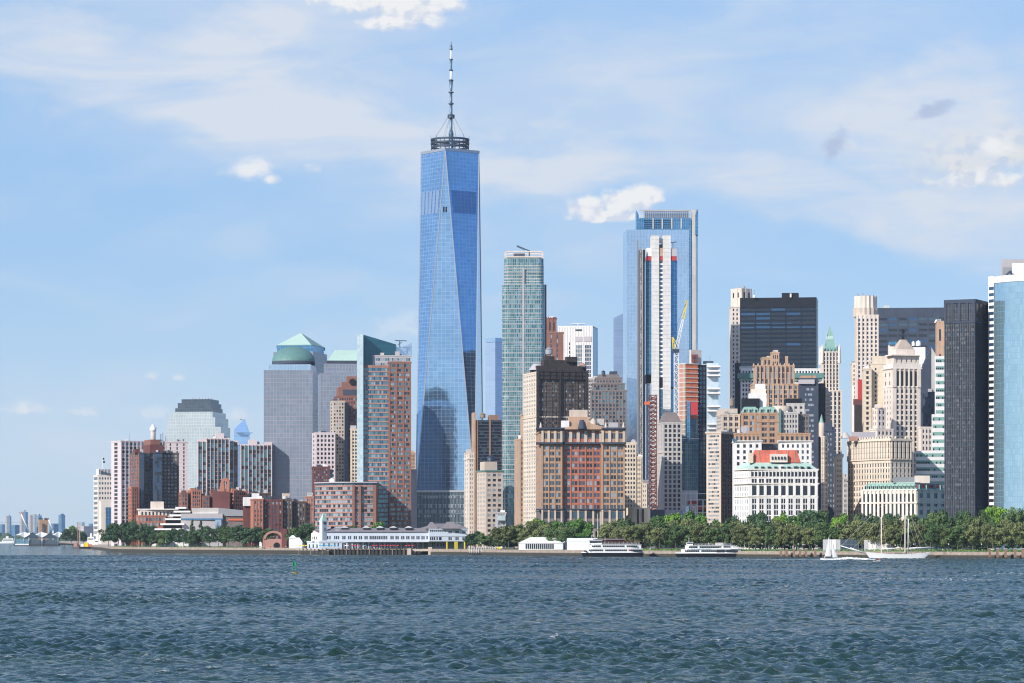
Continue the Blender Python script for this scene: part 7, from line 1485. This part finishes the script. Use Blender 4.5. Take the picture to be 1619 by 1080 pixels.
# ================================================================ vessels
def hullpts(x0, x1, yc, hw, bow=.16, n=10, stern=.75):
    """plan of a hull, bow at x0 side; anticlockwise"""
    L = x1 - x0; top = []
    for i in range(n + 1):
        t = i / n; w = hw * min(1, (t / bow) ** .6) if t < bow else hw * (1 if t < .8 else 1 - (1 - stern) * (t - .8) / .2); top.append((x0 + L * t, w))
    return [(x, yc - w) for x, w in top] + [(x, yc + w) for x, w in reversed(top)]
def persons(group, lab, spots): pass
def ferry(label, x0, x1, D, decks, house, mast, funnel=None, two=False):
    r = root('passenger_ferry', label, 'ferry', (X((x0 + x1) / 2, D), D, 0), 'white sightseeing ferries moored at the seawall'); a, c_ = X(x0, D), X(x1, D); yc = D + 5; zz = lambda y: Z(y, D)
    hz_ = decks[0][2] - .2; q = MB(); lo = hullpts(a + 1.5, c_ - 1, yc, 4.3); hi = hullpts(a, c_, yc, 4.9); q.frustum(lo, -.6, hi, hz_, 'black'); q.build('hull', r)
    q = MB(); q.prism(hullpts(a + .15, c_ - .1, yc, 4.85), hz_, hz_ + .5, 'white'); 
    for (dx0, dx1, z0, z1) in decks: q.prism(hullpts(X(dx0, D), X(dx1, D), yc, 4.6, .06), z0, z1, 'white'); q.prism(hullpts(X(dx0, D) - .3, X(dx1, D) + .3, yc, 4.9, .06), z1, z1 + .18, 'white', bottom=True)
    q.build('superstructure', r); k_ = 0
    for (dx0, dx1, z0, z1) in decks:
        n = int((dx1 - dx0 - 8) / 2.9); 
        for i in range(n):
            px = dx0 + 6 + i * 2.9
            if (i + k_) % 13 == 8: continue
            o = bpy.data.objects.new('window', win_mesh(1.0, 1.1, 'gd')); o.parent = r; o.location = (X(px, D) - r.location.x, 5 - 4.62, (z0 + z1) / 2 + .15); COL.objects.link(o)
        k_ += 3
    h0, h1, hz0, hz1 = house; q = MB(); q.prism([(X(h0, D), yc - 2.6), (X(h1, D), yc - 2.6), (X(h1, D), yc + 2.6), (X(h0, D), yc + 2.6)], hz0, hz1, 'white'); q.prism([(X(h0 - .8, D), yc - 3), (X(h1 + .8, D), yc - 3), (X(h1 + .8, D), yc + 3), (X(h0 - .8, D), yc + 3)], hz1, hz1 + .2, 'white', bottom=True); w = q.build('wheelhouse', r)
    q = MB(); q.box(X(h0 + .5, D), X(h1 - .5, D), yc - 2.72, yc - 2.58, hz0 + .9, hz1 - .4, 'gd'); q.build('window', w)
    q = MB()
    for (mx, t) in mast: q.bar((X(mx, D), yc, hz0), (X(mx, D), yc, Z(t, D)), .12, 'white', 5); q.bar((X(mx - 2, D), yc, Z(t, D) - 1.5), (X(mx + 2, D), yc, Z(t, D) - 1.5), .06, 'darksteel', 4)
    q.build('mast', r); q = MB(); zt = decks[-1][3] + .2
    x_ = decks[-1][0] + 14
    while x_ < decks[-1][1] - 2: q.bar((X(x_, D), yc - 4.5, zt), (X(x_, D), yc - 4.5, zt + 1.0), .05, 'white', 3); x_ += 2.2
    for dz in (.5, 1.0): q.bar((X(decks[-1][0] + 14, D), yc - 4.5, zt + dz), (X(decks[-1][1] - 2, D), yc - 4.5, zt + dz), .05, 'white', 3)
    q.build('railing', r); return r
D = 1975
f1 = ferry('larger white ferry with black hull and red-brown top canopy, next to the white marquee', 919, 1018, D, [(926, 1016, 2.9, 5.3), (931, 1014, 5.5, 7.9)], (932, 952, 8.1, 10.6), [(941, 836), (936, 846), (957, 849)])
q = MB(); q.box(X(955, D), X(1014, D), D + .8, D + 9.2, 9.9, 10.2, 'maroon'); q.build('canopy', f1); q = MB()
for px in range(956, 1014, 6): q.bar((X(px, D), D + 1, 8.1), (X(px, D), D + 1, 9.9), .06, 'white', 3)
q.build('canopy_post', f1); q = MB(); q.bar((X(995, D), D + .32, 4.3), (X(995, D), D + .25, 4.3), .55, 'red', 14); q.build('lifebuoy', f1); q = MB(); q.box(X(1001, D), X(1016, D), D + .05, D + .3, 3.5, 4.8, 'gd'); q.box(X(924, D), X(929, D), D + .6, D + 1, 3.2, 4.2, 'gd'); q.build('deck_opening', f1)
f2 = ferry('smaller two-deck white ferry with black hull and blue stern, under the plane trees', 1068, 1175, 1935, [(1078, 1172, 2.7, 5.0), (1084, 1160, 5.2, 7.4)], (1086, 1096, 7.6, 9.4), [(1090, 850), (1147, 856)])
D = 1935; q = MB(); q.box(X(1132, D), X(1144, D), D + 2, D + 7, 7.6, 9.2, 'greystone'); q.build('funnel_casing', f2); q = MB(); q.prism(hullpts(X(1134, D), X(1175, D), D + 5, 4.95, .06), 5.2, 6.1, 'white'); q.build('aft_bulwark', f2); q = MB(); q.box(X(1133, D), X(1146, D), D + .2, D + .42, 3.2, 4.7, 'gd'); q.box(X(1149, D), X(1163, D), D + .2, D + .42, 3.2, 4.7, 'gd'); q.build('deck_opening', f2); q = MB(); q.box(X(1168, D), X(1174, D), D + .4, D + .9, .6, 1.8, 'blueglass'); q.build('stern_panel', f2)
cu = bpy.data.curves.new('lettering', 'FONT'); cu.body = 'STATUE CRUISES'; cu.size = 1.5; cu.extrude = .02; cu.space_character = 1.15; tmp = bpy.data.objects.new('lettering', cu); COL.objects.link(tmp)
bpy.context.view_layer.update(); me = bpy.data.meshes.new_from_object(tmp.evaluated_get(bpy.context.evaluated_depsgraph_get())); bpy.data.objects.remove(tmp); me.materials.clear(); me.materials.append(M['teal'])
lo_ = bpy.data.objects.new('lettering', me); lo_.parent = f2; lo_.location = (X(1092, D) - f2.location.x, 5 - 4.98, 4.95); lo_.rotation_euler = (R(90), 0, 0); lo_.scale = (1, .62, 1); COL.objects.link(lo_)
# schooner
D = 1822; sc = root('schooner', 'big white two-masted schooner with furled sails and a long bowsprit', 'sailing ship', (X(1425, D), D, 0)); q = MB(); a, c_ = X(1368, D), X(1473, D); yc = D + 3
n = 16; 
def prof(t): return 3.6 - 1.3 * math.sin(math.pi * t) ** .8 + .5 * (1 - t) + .3 * t
prev = None
for i in range(n):
    t0, t1 = i / n, (i + 1) / n; hw = lambda t: 2.9 * math.sin(math.pi * min(1, t * .9 + .04)) ** .55; xx = lambda t: a + (c_ - a) * t; bow = lambda t, z: (1 - t) * 2.2 * max(0, 1 - z / 3)
    for s_ in (-1, 1):
        A_ = [(xx(t0) + (3.5 * (1 - t0) ** 6) - (4 * t0 ** 8), yc + s_ * hw(t0) * .85, -.4), (xx(t1) + (3.5 * (1 - t1) ** 6) - (4 * t1 ** 8), yc + s_ * hw(t1) * .85, -.4), (xx(t1), yc + s_ * hw(t1), prof(t1)), (xx(t0), yc + s_ * hw(t0), prof(t0))]; q.face(A_ if s_ < 0 else A_[::-1], 'white')
    q.face([(xx(t0), yc - hw(t0), prof(t0) - .3), (xx(t1), yc - hw(t1), prof(t1) - .3), (xx(t1), yc + hw(t1), prof(t1) - .3), (xx(t0), yc + hw(t0), prof(t0) - .3)], 'wood')
q.build('hull', sc); q = MB(); q.bar((X(1367, D), yc, 3.2), (X(1330, D), yc, Z(863, D)), .3, 'white', 6); q.bar((X(1374, D), yc, 2.6), (X(1345, D), yc, Z(866, D)), .22, 'white', 6); q.build('bowsprit', sc)
for px, yt, yk in ((1394.5, 795, 818), (1432, 785, 815)):
    q = MB(); q.cyl(X(px, D), yc, .36, 2, Z(yk, D), 'cream', .3, n=8); q.cyl(X(px + 1, D), yc, .2, Z(yk + 2, D), Z(yt, D), 'cream', .09, n=6); q.bar((X(px - 1.5, D), yc, Z(yk, D)), (X(px + 1.5, D), yc, Z(yk, D)), .14, 'white'); q.build('mast', sc)
q = MB(); q.bar((X(1436.5, D), yc - .6, 3), (X(1437, D), yc - .6, Z(820, D)), .28, 'white', 6); q.build('furled_sail', sc)
for x0, x1, y0, y1 in ((1396, 1430, 868.5, 867.5), (1434, 1478, 868, 866)): q = MB(); q.bar((X(x0, D), yc, Z(y0, D)), (X(x1, D), yc, Z(y1, D)), .16, 'cream', 6); q.bar((X(x0 + 1, D), yc, Z(y0 - .9, D)), (X(x1 - 5, D), yc, Z(y1 - .6, D)), .38, 'white', 6); q.build('boom', sc)
q = MB(); 
for (p0, p1) in [((1394, 800), (1332, 862)), ((1394, 818), (1350, 866)), ((1432, 788), (1396, 800)), ((1395, 818), (1385, 874)), ((1395, 818), (1404, 874)), ((1432, 815), (1422, 874)), ((1432, 815), (1442, 874)), ((1433, 790), (1458, 872)), ((1434, 815), (1452, 873)), ((1433, 800), (1470, 872))]: q.bar((X(p0[0], D), yc, Z(p0[1], D)), (X(p1[0], D), yc - 1.5, Z(p1[1], D)), .07, 'greystone', 3)
q.build('rigging', sc); q = MB(); q.box(X(1415, D), X(1428, D), yc - 1.2, yc + 1.2, 1.6, 3.6, 'wood'); q.box(X(1414, D), X(1431, D), yc - 1.6, yc + 1.6, 3.6, 3.9, 'cream'); q.build('deckhouse', sc)
def figures(mb, spots, seed=3):
    r = random.Random(seed)
    for x, y, z, s in spots:
        m = r.choice(['black', 'grey', 'red', 'white', 'gb', 'tan', 'darksteel'])
        mb.cyl(x, y, .16, z, z + .8 * s, 'black', .2, n=6); mb.cyl(x, y, .22, z + .8 * s, z + 1.45 * s, m, .14, n=7); mb.cyl(x, y, .11, z + 1.5 * s, z + 1.75 * s, 'salmon', .07, n=7)
def person(px, D, z, label, group, top='black', seated=False):
    """small standing or seated figure as one continuous body, with hair"""
    x = X(px, D); r = root('person', label, 'person', (x, D, z), group); b = MB(); k_ = .55 if seated else 1.0
    prof = [(0, .10), (.10, .09), (.45, .11), (.82, .17), (.95, .16), (1.15, .20), (1.40, .21), (1.47, .10), (1.52, .06), (1.58, .09), (1.68, .10), (1.76, .05)]
    mm = lambda z_: 'darksteel' if z_ < .82 else (top if z_ < 1.45 else 'salmon')
    for (z0, r0), (z1, r1) in zip(prof, prof[1:]):
        f = lambda v: v * k_ if v < .82 else .82 * k_ + (v - .82); b.cyl(x, D, r0, z + f(z0), z + f(z1), mm(z0), r1, n=8, cap=z1 > 1.7)
    b.bar((x - .22, D, z + .82 * k_ + .6), (x - .28, D - .1, z + .82 * k_ + .05), .05, top, 5); b.bar((x + .22, D, z + .82 * k_ + .6), (x + .28, D - .1, z + .82 * k_ + .05), .05, top, 5); b.build('body', r)
    b = MB(); b.cyl(x, D + .02, .11, z + .82 * k_ + .86, z + .82 * k_ + .96, 'black', .04, n=8); b.build('hair', r)
for i, px in enumerate((1386, 1389.5, 1402, 1405, 1408.5, 1441, 1446)): person(px, 1825, 1.7, f'person in dark clothes standing on the schooner deck, {ORD[i]} from the left', 'people aboard the schooner', 'black')
# sailboat
D = 1690; sb = root('sailboat', 'small white sailing yacht under main and jib, heeling in front of the panel fence', 'sailboat', (X(1312, D), D, 0)); q = MB(); a, c_ = X(1297, D), X(1326, D); yc = D
n = 10
for i in range(n):
    t0, t1 = i / n, (i + 1) / n; hw = lambda t: 1.5 * math.sin(math.pi * min(1, .12 + t * .88)) ** .6; xx = lambda t: a + (c_ - a) * t; zz = lambda t: 1.15 - .25 * math.sin(math.pi * t) + .15 * t
    for s_ in (-1, 1):
        A_ = [(xx(t0) - 1.2 * t0 ** 4, yc + s_ * hw(t0) * .8, -.3), (xx(t1) - 1.2 * t1 ** 4, yc + s_ * hw(t1) * .8, -.3), (xx(t1), yc + s_ * hw(t1), zz(t1)), (xx(t0), yc + s_ * hw(t0), zz(t0))]; q.face(A_ if s_ < 0 else A_[::-1], 'white')
    q.face([(xx(t0), yc - hw(t0), zz(t0)), (xx(t1), yc - hw(t1), zz(t1)), (xx(t1), yc + hw(t1), zz(t1)), (xx(t0), yc + hw(t0), zz(t0))], 'offwhite')
q.face([(a, yc - .9, .3), (a, yc + .9, .3), (a, yc + .9, 1.15), (a, yc - .9, 1.15)][::-1], 'white'); q.build('hull', sb)
q = MB(); q.bar((X(1314.5, D), yc, .8), (X(1310.5, D), yc, Z(848, D)), .09, 'steel', 6); q.bar((X(1314.5, D), yc, 2.0), (X(1304, D), yc - .3, 2.0), .07, 'steel', 5); q.build('mast', sb)
def sail(P, mb, m, bulge):
    A_, B_, C_ = map(Vector, P); n = 6
    for i in range(n):
        for j in range(n - i):
            f = lambda u_, v_: A_ + (B_ - A_) * u_ + (C_ - A_) * v_ + Vector((0, -bulge * 4 * (u_ * v_ + u_ * (1 - u_ - v_) + v_ * (1 - u_ - v_)), 0)); h = 1 / n
            mb.face([f(i * h, j * h), f((i + 1) * h, j * h), f(i * h, (j + 1) * h)], m, smooth=True)
            if i + j < n - 1: mb.face([f((i + 1) * h, j * h), f((i + 1) * h, (j + 1) * h), f(i * h, (j + 1) * h)], m, smooth=True)
q = MB(); sail([(X(1304, D), yc - .3, 2.1), (X(1314, D), yc, 2.1), (X(1310.4, D), yc, Z(848.5, D))], q, 'tent', .25); q.build('mainsail', sb)
q = MB(); sail([(X(1316, D), yc - .8, 1.5), (X(1325, D), yc, 1.5), (X(1315, D), yc, Z(862, D))], q, 'tent', .3); q.build('jib_sail', sb)
for i, px in enumerate((1301, 1304)): person(px, D, .9, f'person sitting in the cockpit of the white sailboat, {"left" if i == 0 else "right"} one', 'crew of the white sailboat', 'red' if i == 0 else 'white', True)
# speedboat and its wake
D = 1570; m_ = root('speedboat', 'small white speedboat racing to the right ahead of its wake', 'speedboat', (X(1388, D), D, 0)); q = MB(); a, c_ = X(1380, D), X(1397, D)
lo = [(a, D - .7), (c_ - 1.2, D - .1), (c_ - 1.2, D + .1), (a, D + .7)]; hi = [(a - .1, D - 1.1), (c_ - 1.5, D - .9), (c_, D), (c_ - 1.5, D + .9), (a - .1, D + 1.1)]; lo = [(a, D - .7), (c_ - 2, D - .4), (c_ - 1.0, D), (c_ - 2, D + .4), (a, D + .7)]
q.frustum(lo, -.1, hi, .95, 'white'); q.build('hull', m_); q = MB(); q.frustum([(a + 2.2, D - .7), (a + 3.2, D - .6), (a + 3.2, D + .6), (a + 2.2, D + .7)], .95, [(a + 2.0, D - .6), (a + 2.4, D - .5), (a + 2.4, D + .5), (a + 2.0, D + .6)], 1.5, 'gd'); q.build('windscreen', m_); q = MB(); q.box(a - .4, a, D - .25, D + .25, .2, 1.2, 'black'); q.build('outboard_motor', m_)
for i, px in enumerate((1388.5, 1391)): person(px, D, .45, f'person in an orange-red top in the speedboat, {"rear" if i == 0 else "front"} seat', 'people in the speedboat', 'orange', True)
m, x, bb = newmat('spray'); g = x.node('ShaderNodeNewGeometry'); setc(x, bb, (.82, .84, .85), Roughness=.8); s = x.node('ShaderNodeSeparateXYZ'); x.nt.links.new(g.outputs['Position'], s.inputs[0])
at = x.node('ShaderNodeAttribute', attribute_name='dens'); al = x.ramp(x.m('ADD', at.outputs['Fac'], x.m('MULTIPLY', x.m('SUBTRACT', x.noise(x.vec(x.m('MULTIPLY', s.outputs[0], .5), s.outputs[1], s.outputs[2]), .9, 5, .7), .5), 1.6)), .38, .62); x.put(bb.inputs['Alpha'], al)
def spray_strip(name, label, x0, x1, y0, y1, hfun, dfun, nx=160, ny=12):
    xs = np.linspace(x0, x1, nx)[None, :] + 0 * np.zeros((ny, 1)); t = np.linspace(0, 1, nx)[None, :]; v = np.linspace(-1, 1, ny)[:, None]; ys = (y0 + (y1 - y0) * t) + v * (2.2 + 7 * (1 - t)) ; r = np.random.default_rng(2)
    zs = .9 + hfun(t) * (1 - v ** 2) * (.6 + .5 * r.random((ny, nx))); dens = dfun(t) * (1 - np.abs(v) ** 3)
    o = grid_mesh(name, xs + 0 * ys, ys, zs); a_ = o.data.attributes.new('dens', 'FLOAT', 'POINT'); a_.data.foreach_set('value', dens.ravel().astype(np.float32)); o.data.materials.clear(); o.data.materials.append(M['spray']); tag(o, label, 'wake', None, 'stuff'); return o
D = 1570
spray_strip('boat_wake', 'long white foaming wake trailing left behind the speedboat', X(1130, D), X(1384, D), 1592, D, lambda t: .12 + 1.5 * np.exp(-((t - .84) / .09) ** 2) + .5 * np.exp(-((t - .95) / .04) ** 2), lambda t: .42 + .6 * t)
spray_strip('boat_wake', 'faint foam streak on the water below the first ferry', X(868, 1820), X(905, 1820), 1835, 1820, lambda t: .08 + 0 * t, lambda t: .55 + 0 * t, 40)
spray_strip('boat_wake', 'faint broken foam line below the second ferry', X(940, 1760), X(1060, 1760), 1770, 1760, lambda t: .08 + 0 * t, lambda t: .38 + .12 * np.sin(t * 25), 90)
# green buoy
D = 1032; bu = root('channel_buoy', 'green lattice channel buoy floating alone on the open water', 'buoy', (X(465.5, D), D, 0)); x = X(465.5, D); q = MB(); plain('buoygreen', (.01, .30, .12), .5); plain('rustyellow', (.22, .17, .06), .8, 0, .5, 3)
q.cyl(x, D, 1.25, -.4, .75, 'rustyellow', 1.15, n=16); q.cyl(x, D, 1.15, .75, .95, 'darkwood', .8, n=16); q.build('float', bu); q = MB()
for k_ in range(4): a = math.pi / 4 + k_ * math.pi / 2; q.bar((x + .75 * math.cos(a), D + .75 * math.sin(a), .9), (x + .5 * math.cos(a), D + .5 * math.sin(a), 3.1), .07, 'buoygreen', 5)
for z in (1.6, 2.4): 
    for k_ in range(4): a, a2 = math.pi / 4 + k_ * math.pi / 2, math.pi * .75 + k_ * math.pi / 2; rr = .75 - .25 * (z - .9) / 2.2; q.bar((x + rr * math.cos(a), D + rr * math.sin(a), z), (x + rr * math.cos(a2), D + rr * math.sin(a2), z), .05, 'buoygreen', 4)
q.build('cage', bu); q = MB()
for a in (R(45), R(135)): q.obox((x - .68 * math.cos(a) * 0, D), (math.cos(a), math.sin(a)), 1.3, .06, 2.7, 4.0, 'buoygreen')
q.build('radar_reflector', bu); q = MB(); q.cyl(x, D, .2, 4.0, 4.35, 'buoygreen', .15, n=8); q.build('lantern', bu)

# ================================================================ far left: ferry terminal, barge, yacht
D = 5200; ft = root('ferry_terminal', 'floating ferry terminal with three white folded peaks over dark sheds', 'ferry terminal', (X(62, D), D, 0)); zz = lambda y: Z(y, D)
q = MB(); q.box(X(22.5, D), X(92, D), D + 1, D + 14, 0, zz(853), 'darkgrid'); q.box(X(24, D), X(46, D), D, D + 2, 1, zz(852), 'greenisheglass'); q.build('shed', ft)
q = MB(); q.box(X(22, D), X(93, D), D - 1, D + 15, -.5, 1.6, 'darkwood'); q.box(X(24, D), X(46, D), D - 2, D + 4, .5, 2.6, 'white'); q.build('pontoon', ft)
for i, (x0, xp, x1) in enumerate([(22, 38, 52), (52, 65, 80), (80, 92, 104)]):
    q = MB(); pk, lo = zz(841 if i < 2 else 840.5), zz(850); q.face([(X(x0 + 2, D), D, lo + 4), (X((x0 + xp) / 2, D), D + 1, zz(846)), (X(xp, D), D + 6, zz(850)), (X(xp - 1, D), D + 8, pk)], 'tent'); q.face([(X(xp - 1, D), D + 8, pk), (X(xp, D), D + 6, zz(850)), (X(x1 - 4, D), D + 1, zz(844.5)), (X(x1 - 6, D), D + 9, zz(844))], 'tent'); q.build('roof_peak', ft)
for xa_, xb_ in ((38, 65), (66, 92)):
    q = MB(); m_ = (xa_ + xb_) / 2 + .3; q.face([(X(xa_ + .5, D), D - .4, zz(851.5)), (X(m_, D), D - .4, zz(851.5)), (X(m_, D), D - .4, zz(842.4))], 'darksteel'); q.face([(X(m_, D), D - .4, zz(851.5)), (X(xb_ - .5, D), D - .4, zz(851.5)), (X(m_, D), D - .4, zz(842.4))], 'darksteel'); q.face([(X(xa_, D), D - .6, zz(851)), (X(m_, D), D - .6, zz(841.8)), (X(m_, D), D + 14, zz(841.8)), (X(xa_, D), D + 14, zz(851))], 'grey'); q.face([(X(m_, D), D - .6, zz(841.8)), (X(xb_, D), D - .6, zz(851)), (X(xb_, D), D + 14, zz(851)), (X(m_, D), D + 14, zz(841.8))], 'grey'); q.build('gable', ft)
for px in (23, 38, 46, 66, 68, 92): q = MB(); q.bar((X(px, D), D - 1.5, -1), (X(px, D), D - 1.5, zz(849)), .45, 'steel', 6); q.build('pile', ft)
r = root('dock_walkway', 'low dark walkway on piles right of the ferry terminal', 'pier', (X(104, 4900), 4900, 0)); q = MB(); D = 4900; q.box(X(93, D), X(116, D), D, D + 8, 1.2, 3.4, 'darkwood'); q.build('deck', r)
for px in range(94, 116, 4): q = MB(); q.bar((X(px, D), D, -1), (X(px, D), D, 3.4), .5, 'black', 5); q.build('pile', r)
for (p0, p1, lab) in [((33.5, 813), (46.5, 842), 'long white crane boom leaning right, left of the tan ventilation tower'), ((77, 822), (84, 839), 'shorter white boom leaning right beside the tan ventilation tower')]:
    D = 5650; r = root('crane_boom', lab, 'crane', (X(p1[0], D), D, 0)); q = MB(); q.bar((X(p0[0], D), D, Z(p0[1], D)), (X(p1[0], D), D, Z(p1[1], D)), 1.1, 'whitestone', 6); q.build('boom', r); q = MB(); q.bar((X(p1[0], D), D, 0), (X(p1[0], D), D, Z(p1[1], D)), 1.3, 'whitestone', 6); q.build('pedestal', r); q = MB(); q.bar((X(p0[0], D), D, Z(p0[1], D)), (X(p0[0] - 3.5, D), D, Z(p0[1] - 3, D)), .7, 'salmon', 5); q.build('jib_tip', r)
D = 3720; bg_ = root('work_barge', 'dark work barge with orange, yellow and white deck cargo and two lattice masts', 'barge', (X(142, D), D, 0)); q = MB(); q.frustum([(X(125, D), D), (X(161, D), D), (X(161, D), D + 10), (X(125, D), D + 10)], -.5, [(X(124, D), D), (X(162, D), D), (X(162, D), D + 10), (X(124, D), D + 10)], 1.7, 'black'); q.box(X(123.6, D), X(125, D), D - .3, D + 3, .1, 1.6, 'red'); q.build('hull', bg_); q = MB()
for x0, x1, y, m in ((116, 122, 858, 'salmon'), (127, 132, 860, 'whitestone'), (133, 139, 858, 'yellow'), (139.5, 144, 860.5, 'orange'), (145, 150, 861, 'whitestone'), (151, 156, 862, 'grey'), (156, 161, 861.5, 'darkwood')): q.box(X(x0, D), X(x1, D), D + 2, D + 7, 1.7, Z(y, D), m)
q.build('deck_cargo', bg_)
for px in (122.3, 125.2): q = MB(); lattice(q, px, px + 1.2, D + 4, 826, 862, 4, 'salmon' if px < 124 else 'greystone', .2, .9); q.build('lattice_mast', bg_)
D = 3900; r = root('motor_yacht', 'tall white motor yacht behind the work barge', 'yacht', (X(146, D), D, 0)); q = MB(); q.prism(hullpts(X(135, D), X(158, D), D + 4, 3.5), -.3, 3.4, 'white'); q.build('hull', r); q = MB(); q.box(X(137, D), X(157, D), D + 1.5, D + 6.5, 3.4, Z(855, D), 'white'); q.box(X(138, D), X(148, D), D + 2, D + 6, Z(855, D), Z(849, D), 'white'); q.box(X(151, D), X(156, D), D + 2, D + 6, Z(855, D), Z(848, D), 'white'); q.cyl(X(143.5, D), D + 4, 1.8, Z(849, D), Z(843, D), 'white', .8, n=8); q.cyl(X(153.5, D), D + 4, 1.5, Z(848, D), Z(843, D), 'white', .7, n=8); q.bar((X(153, D), D + 4, Z(843, D)), (X(153, D), D + 4, Z(838, D)), .2, 'white'); q.build('superstructure', r); q = MB(); q.box(X(139, D), X(147, D), D + 1.8, D + 2.1, Z(853, D), Z(851.5, D), 'gd'); q.box(X(150, D), X(156, D), D + 1.3, D + 1.6, Z(857, D), Z(855.6, D), 'gd'); q.build('window_band', r)
D = 7600; r = root('passenger_ferry', 'small distant white ferry with several decks at the far left', 'ferry', (X(14, D), D, 0)); q = MB(); q.prism(hullpts(X(-1, D), X(24, D), D + 8, 8), -.4, 3.5, 'white'); q.build('hull', r); q = MB(); q.box(X(3, D), X(23, D), D + 2, D + 14, 3.5, 8, 'white'); q.box(X(5, D), X(20, D), D + 3, D + 12, 8, 12, 'white'); q.box(X(9, D), X(13, D), D + 4, D + 9, 12, 17, 'white'); q.build('superstructure', r); q = MB(); q.box(X(4, D), X(22, D), D + 1.7, D + 2.1, 5, 6.5, 'gd'); q.box(X(6, D), X(19, D), D + 2.7, D + 3.1, 9, 10.5, 'gd'); q.build('window_band', r)
r = root('trailing_wire', 'thin overhead wire strung level across the far left shore', 'cable', (X(50, 5600), 5600, Z(827, 5600))); q = MB(); D = 5600; q.bar((X(-10, D), D, Z(826, D)), (X(102, D), D, Z(827.5, D)), .14, 'darksteel', 3); q.build('wire', r)
# people on the promenade (a few dark specks in the photograph)
for i, px in enumerate([372, 388, 404, 415, 428, 440, 452, 756, 770, 782, 800, 812, 1028, 1042, 1056, 1190, 1222, 1365, 1490, 1512]):
    person(px, shD(px) + 3 + (i % 3), G0, f'person in {"dark" if i % 3 else "pale"} clothes on the waterfront, {ORD[i]} from the left', 'people strolling on the waterfront', 'black' if i % 3 else 'white')

# ================================================================ haze
HZ = MB(); HZ.box(-4200, 4200, -400, 13200, -4.5, 640, 'white'); ho = HZ.build('haze', kind='stuff')
m = bpy.data.materials.new('haze'); m.use_nodes = True; t = m.node_tree; t.nodes.clear(); v = t.nodes.new('ShaderNodeVolumePrincipled'); o = t.nodes.new('ShaderNodeOutputMaterial'); t.links.new(v.outputs[0], o.inputs['Volume'])
v.inputs['Color'].default_value = (.72, .86, 1, 1); v.inputs['Density'].default_value = 1.8e-5; v.inputs['Anisotropy'].default_value = 0.0
ho.data.materials.clear(); ho.data.materials.append(m)
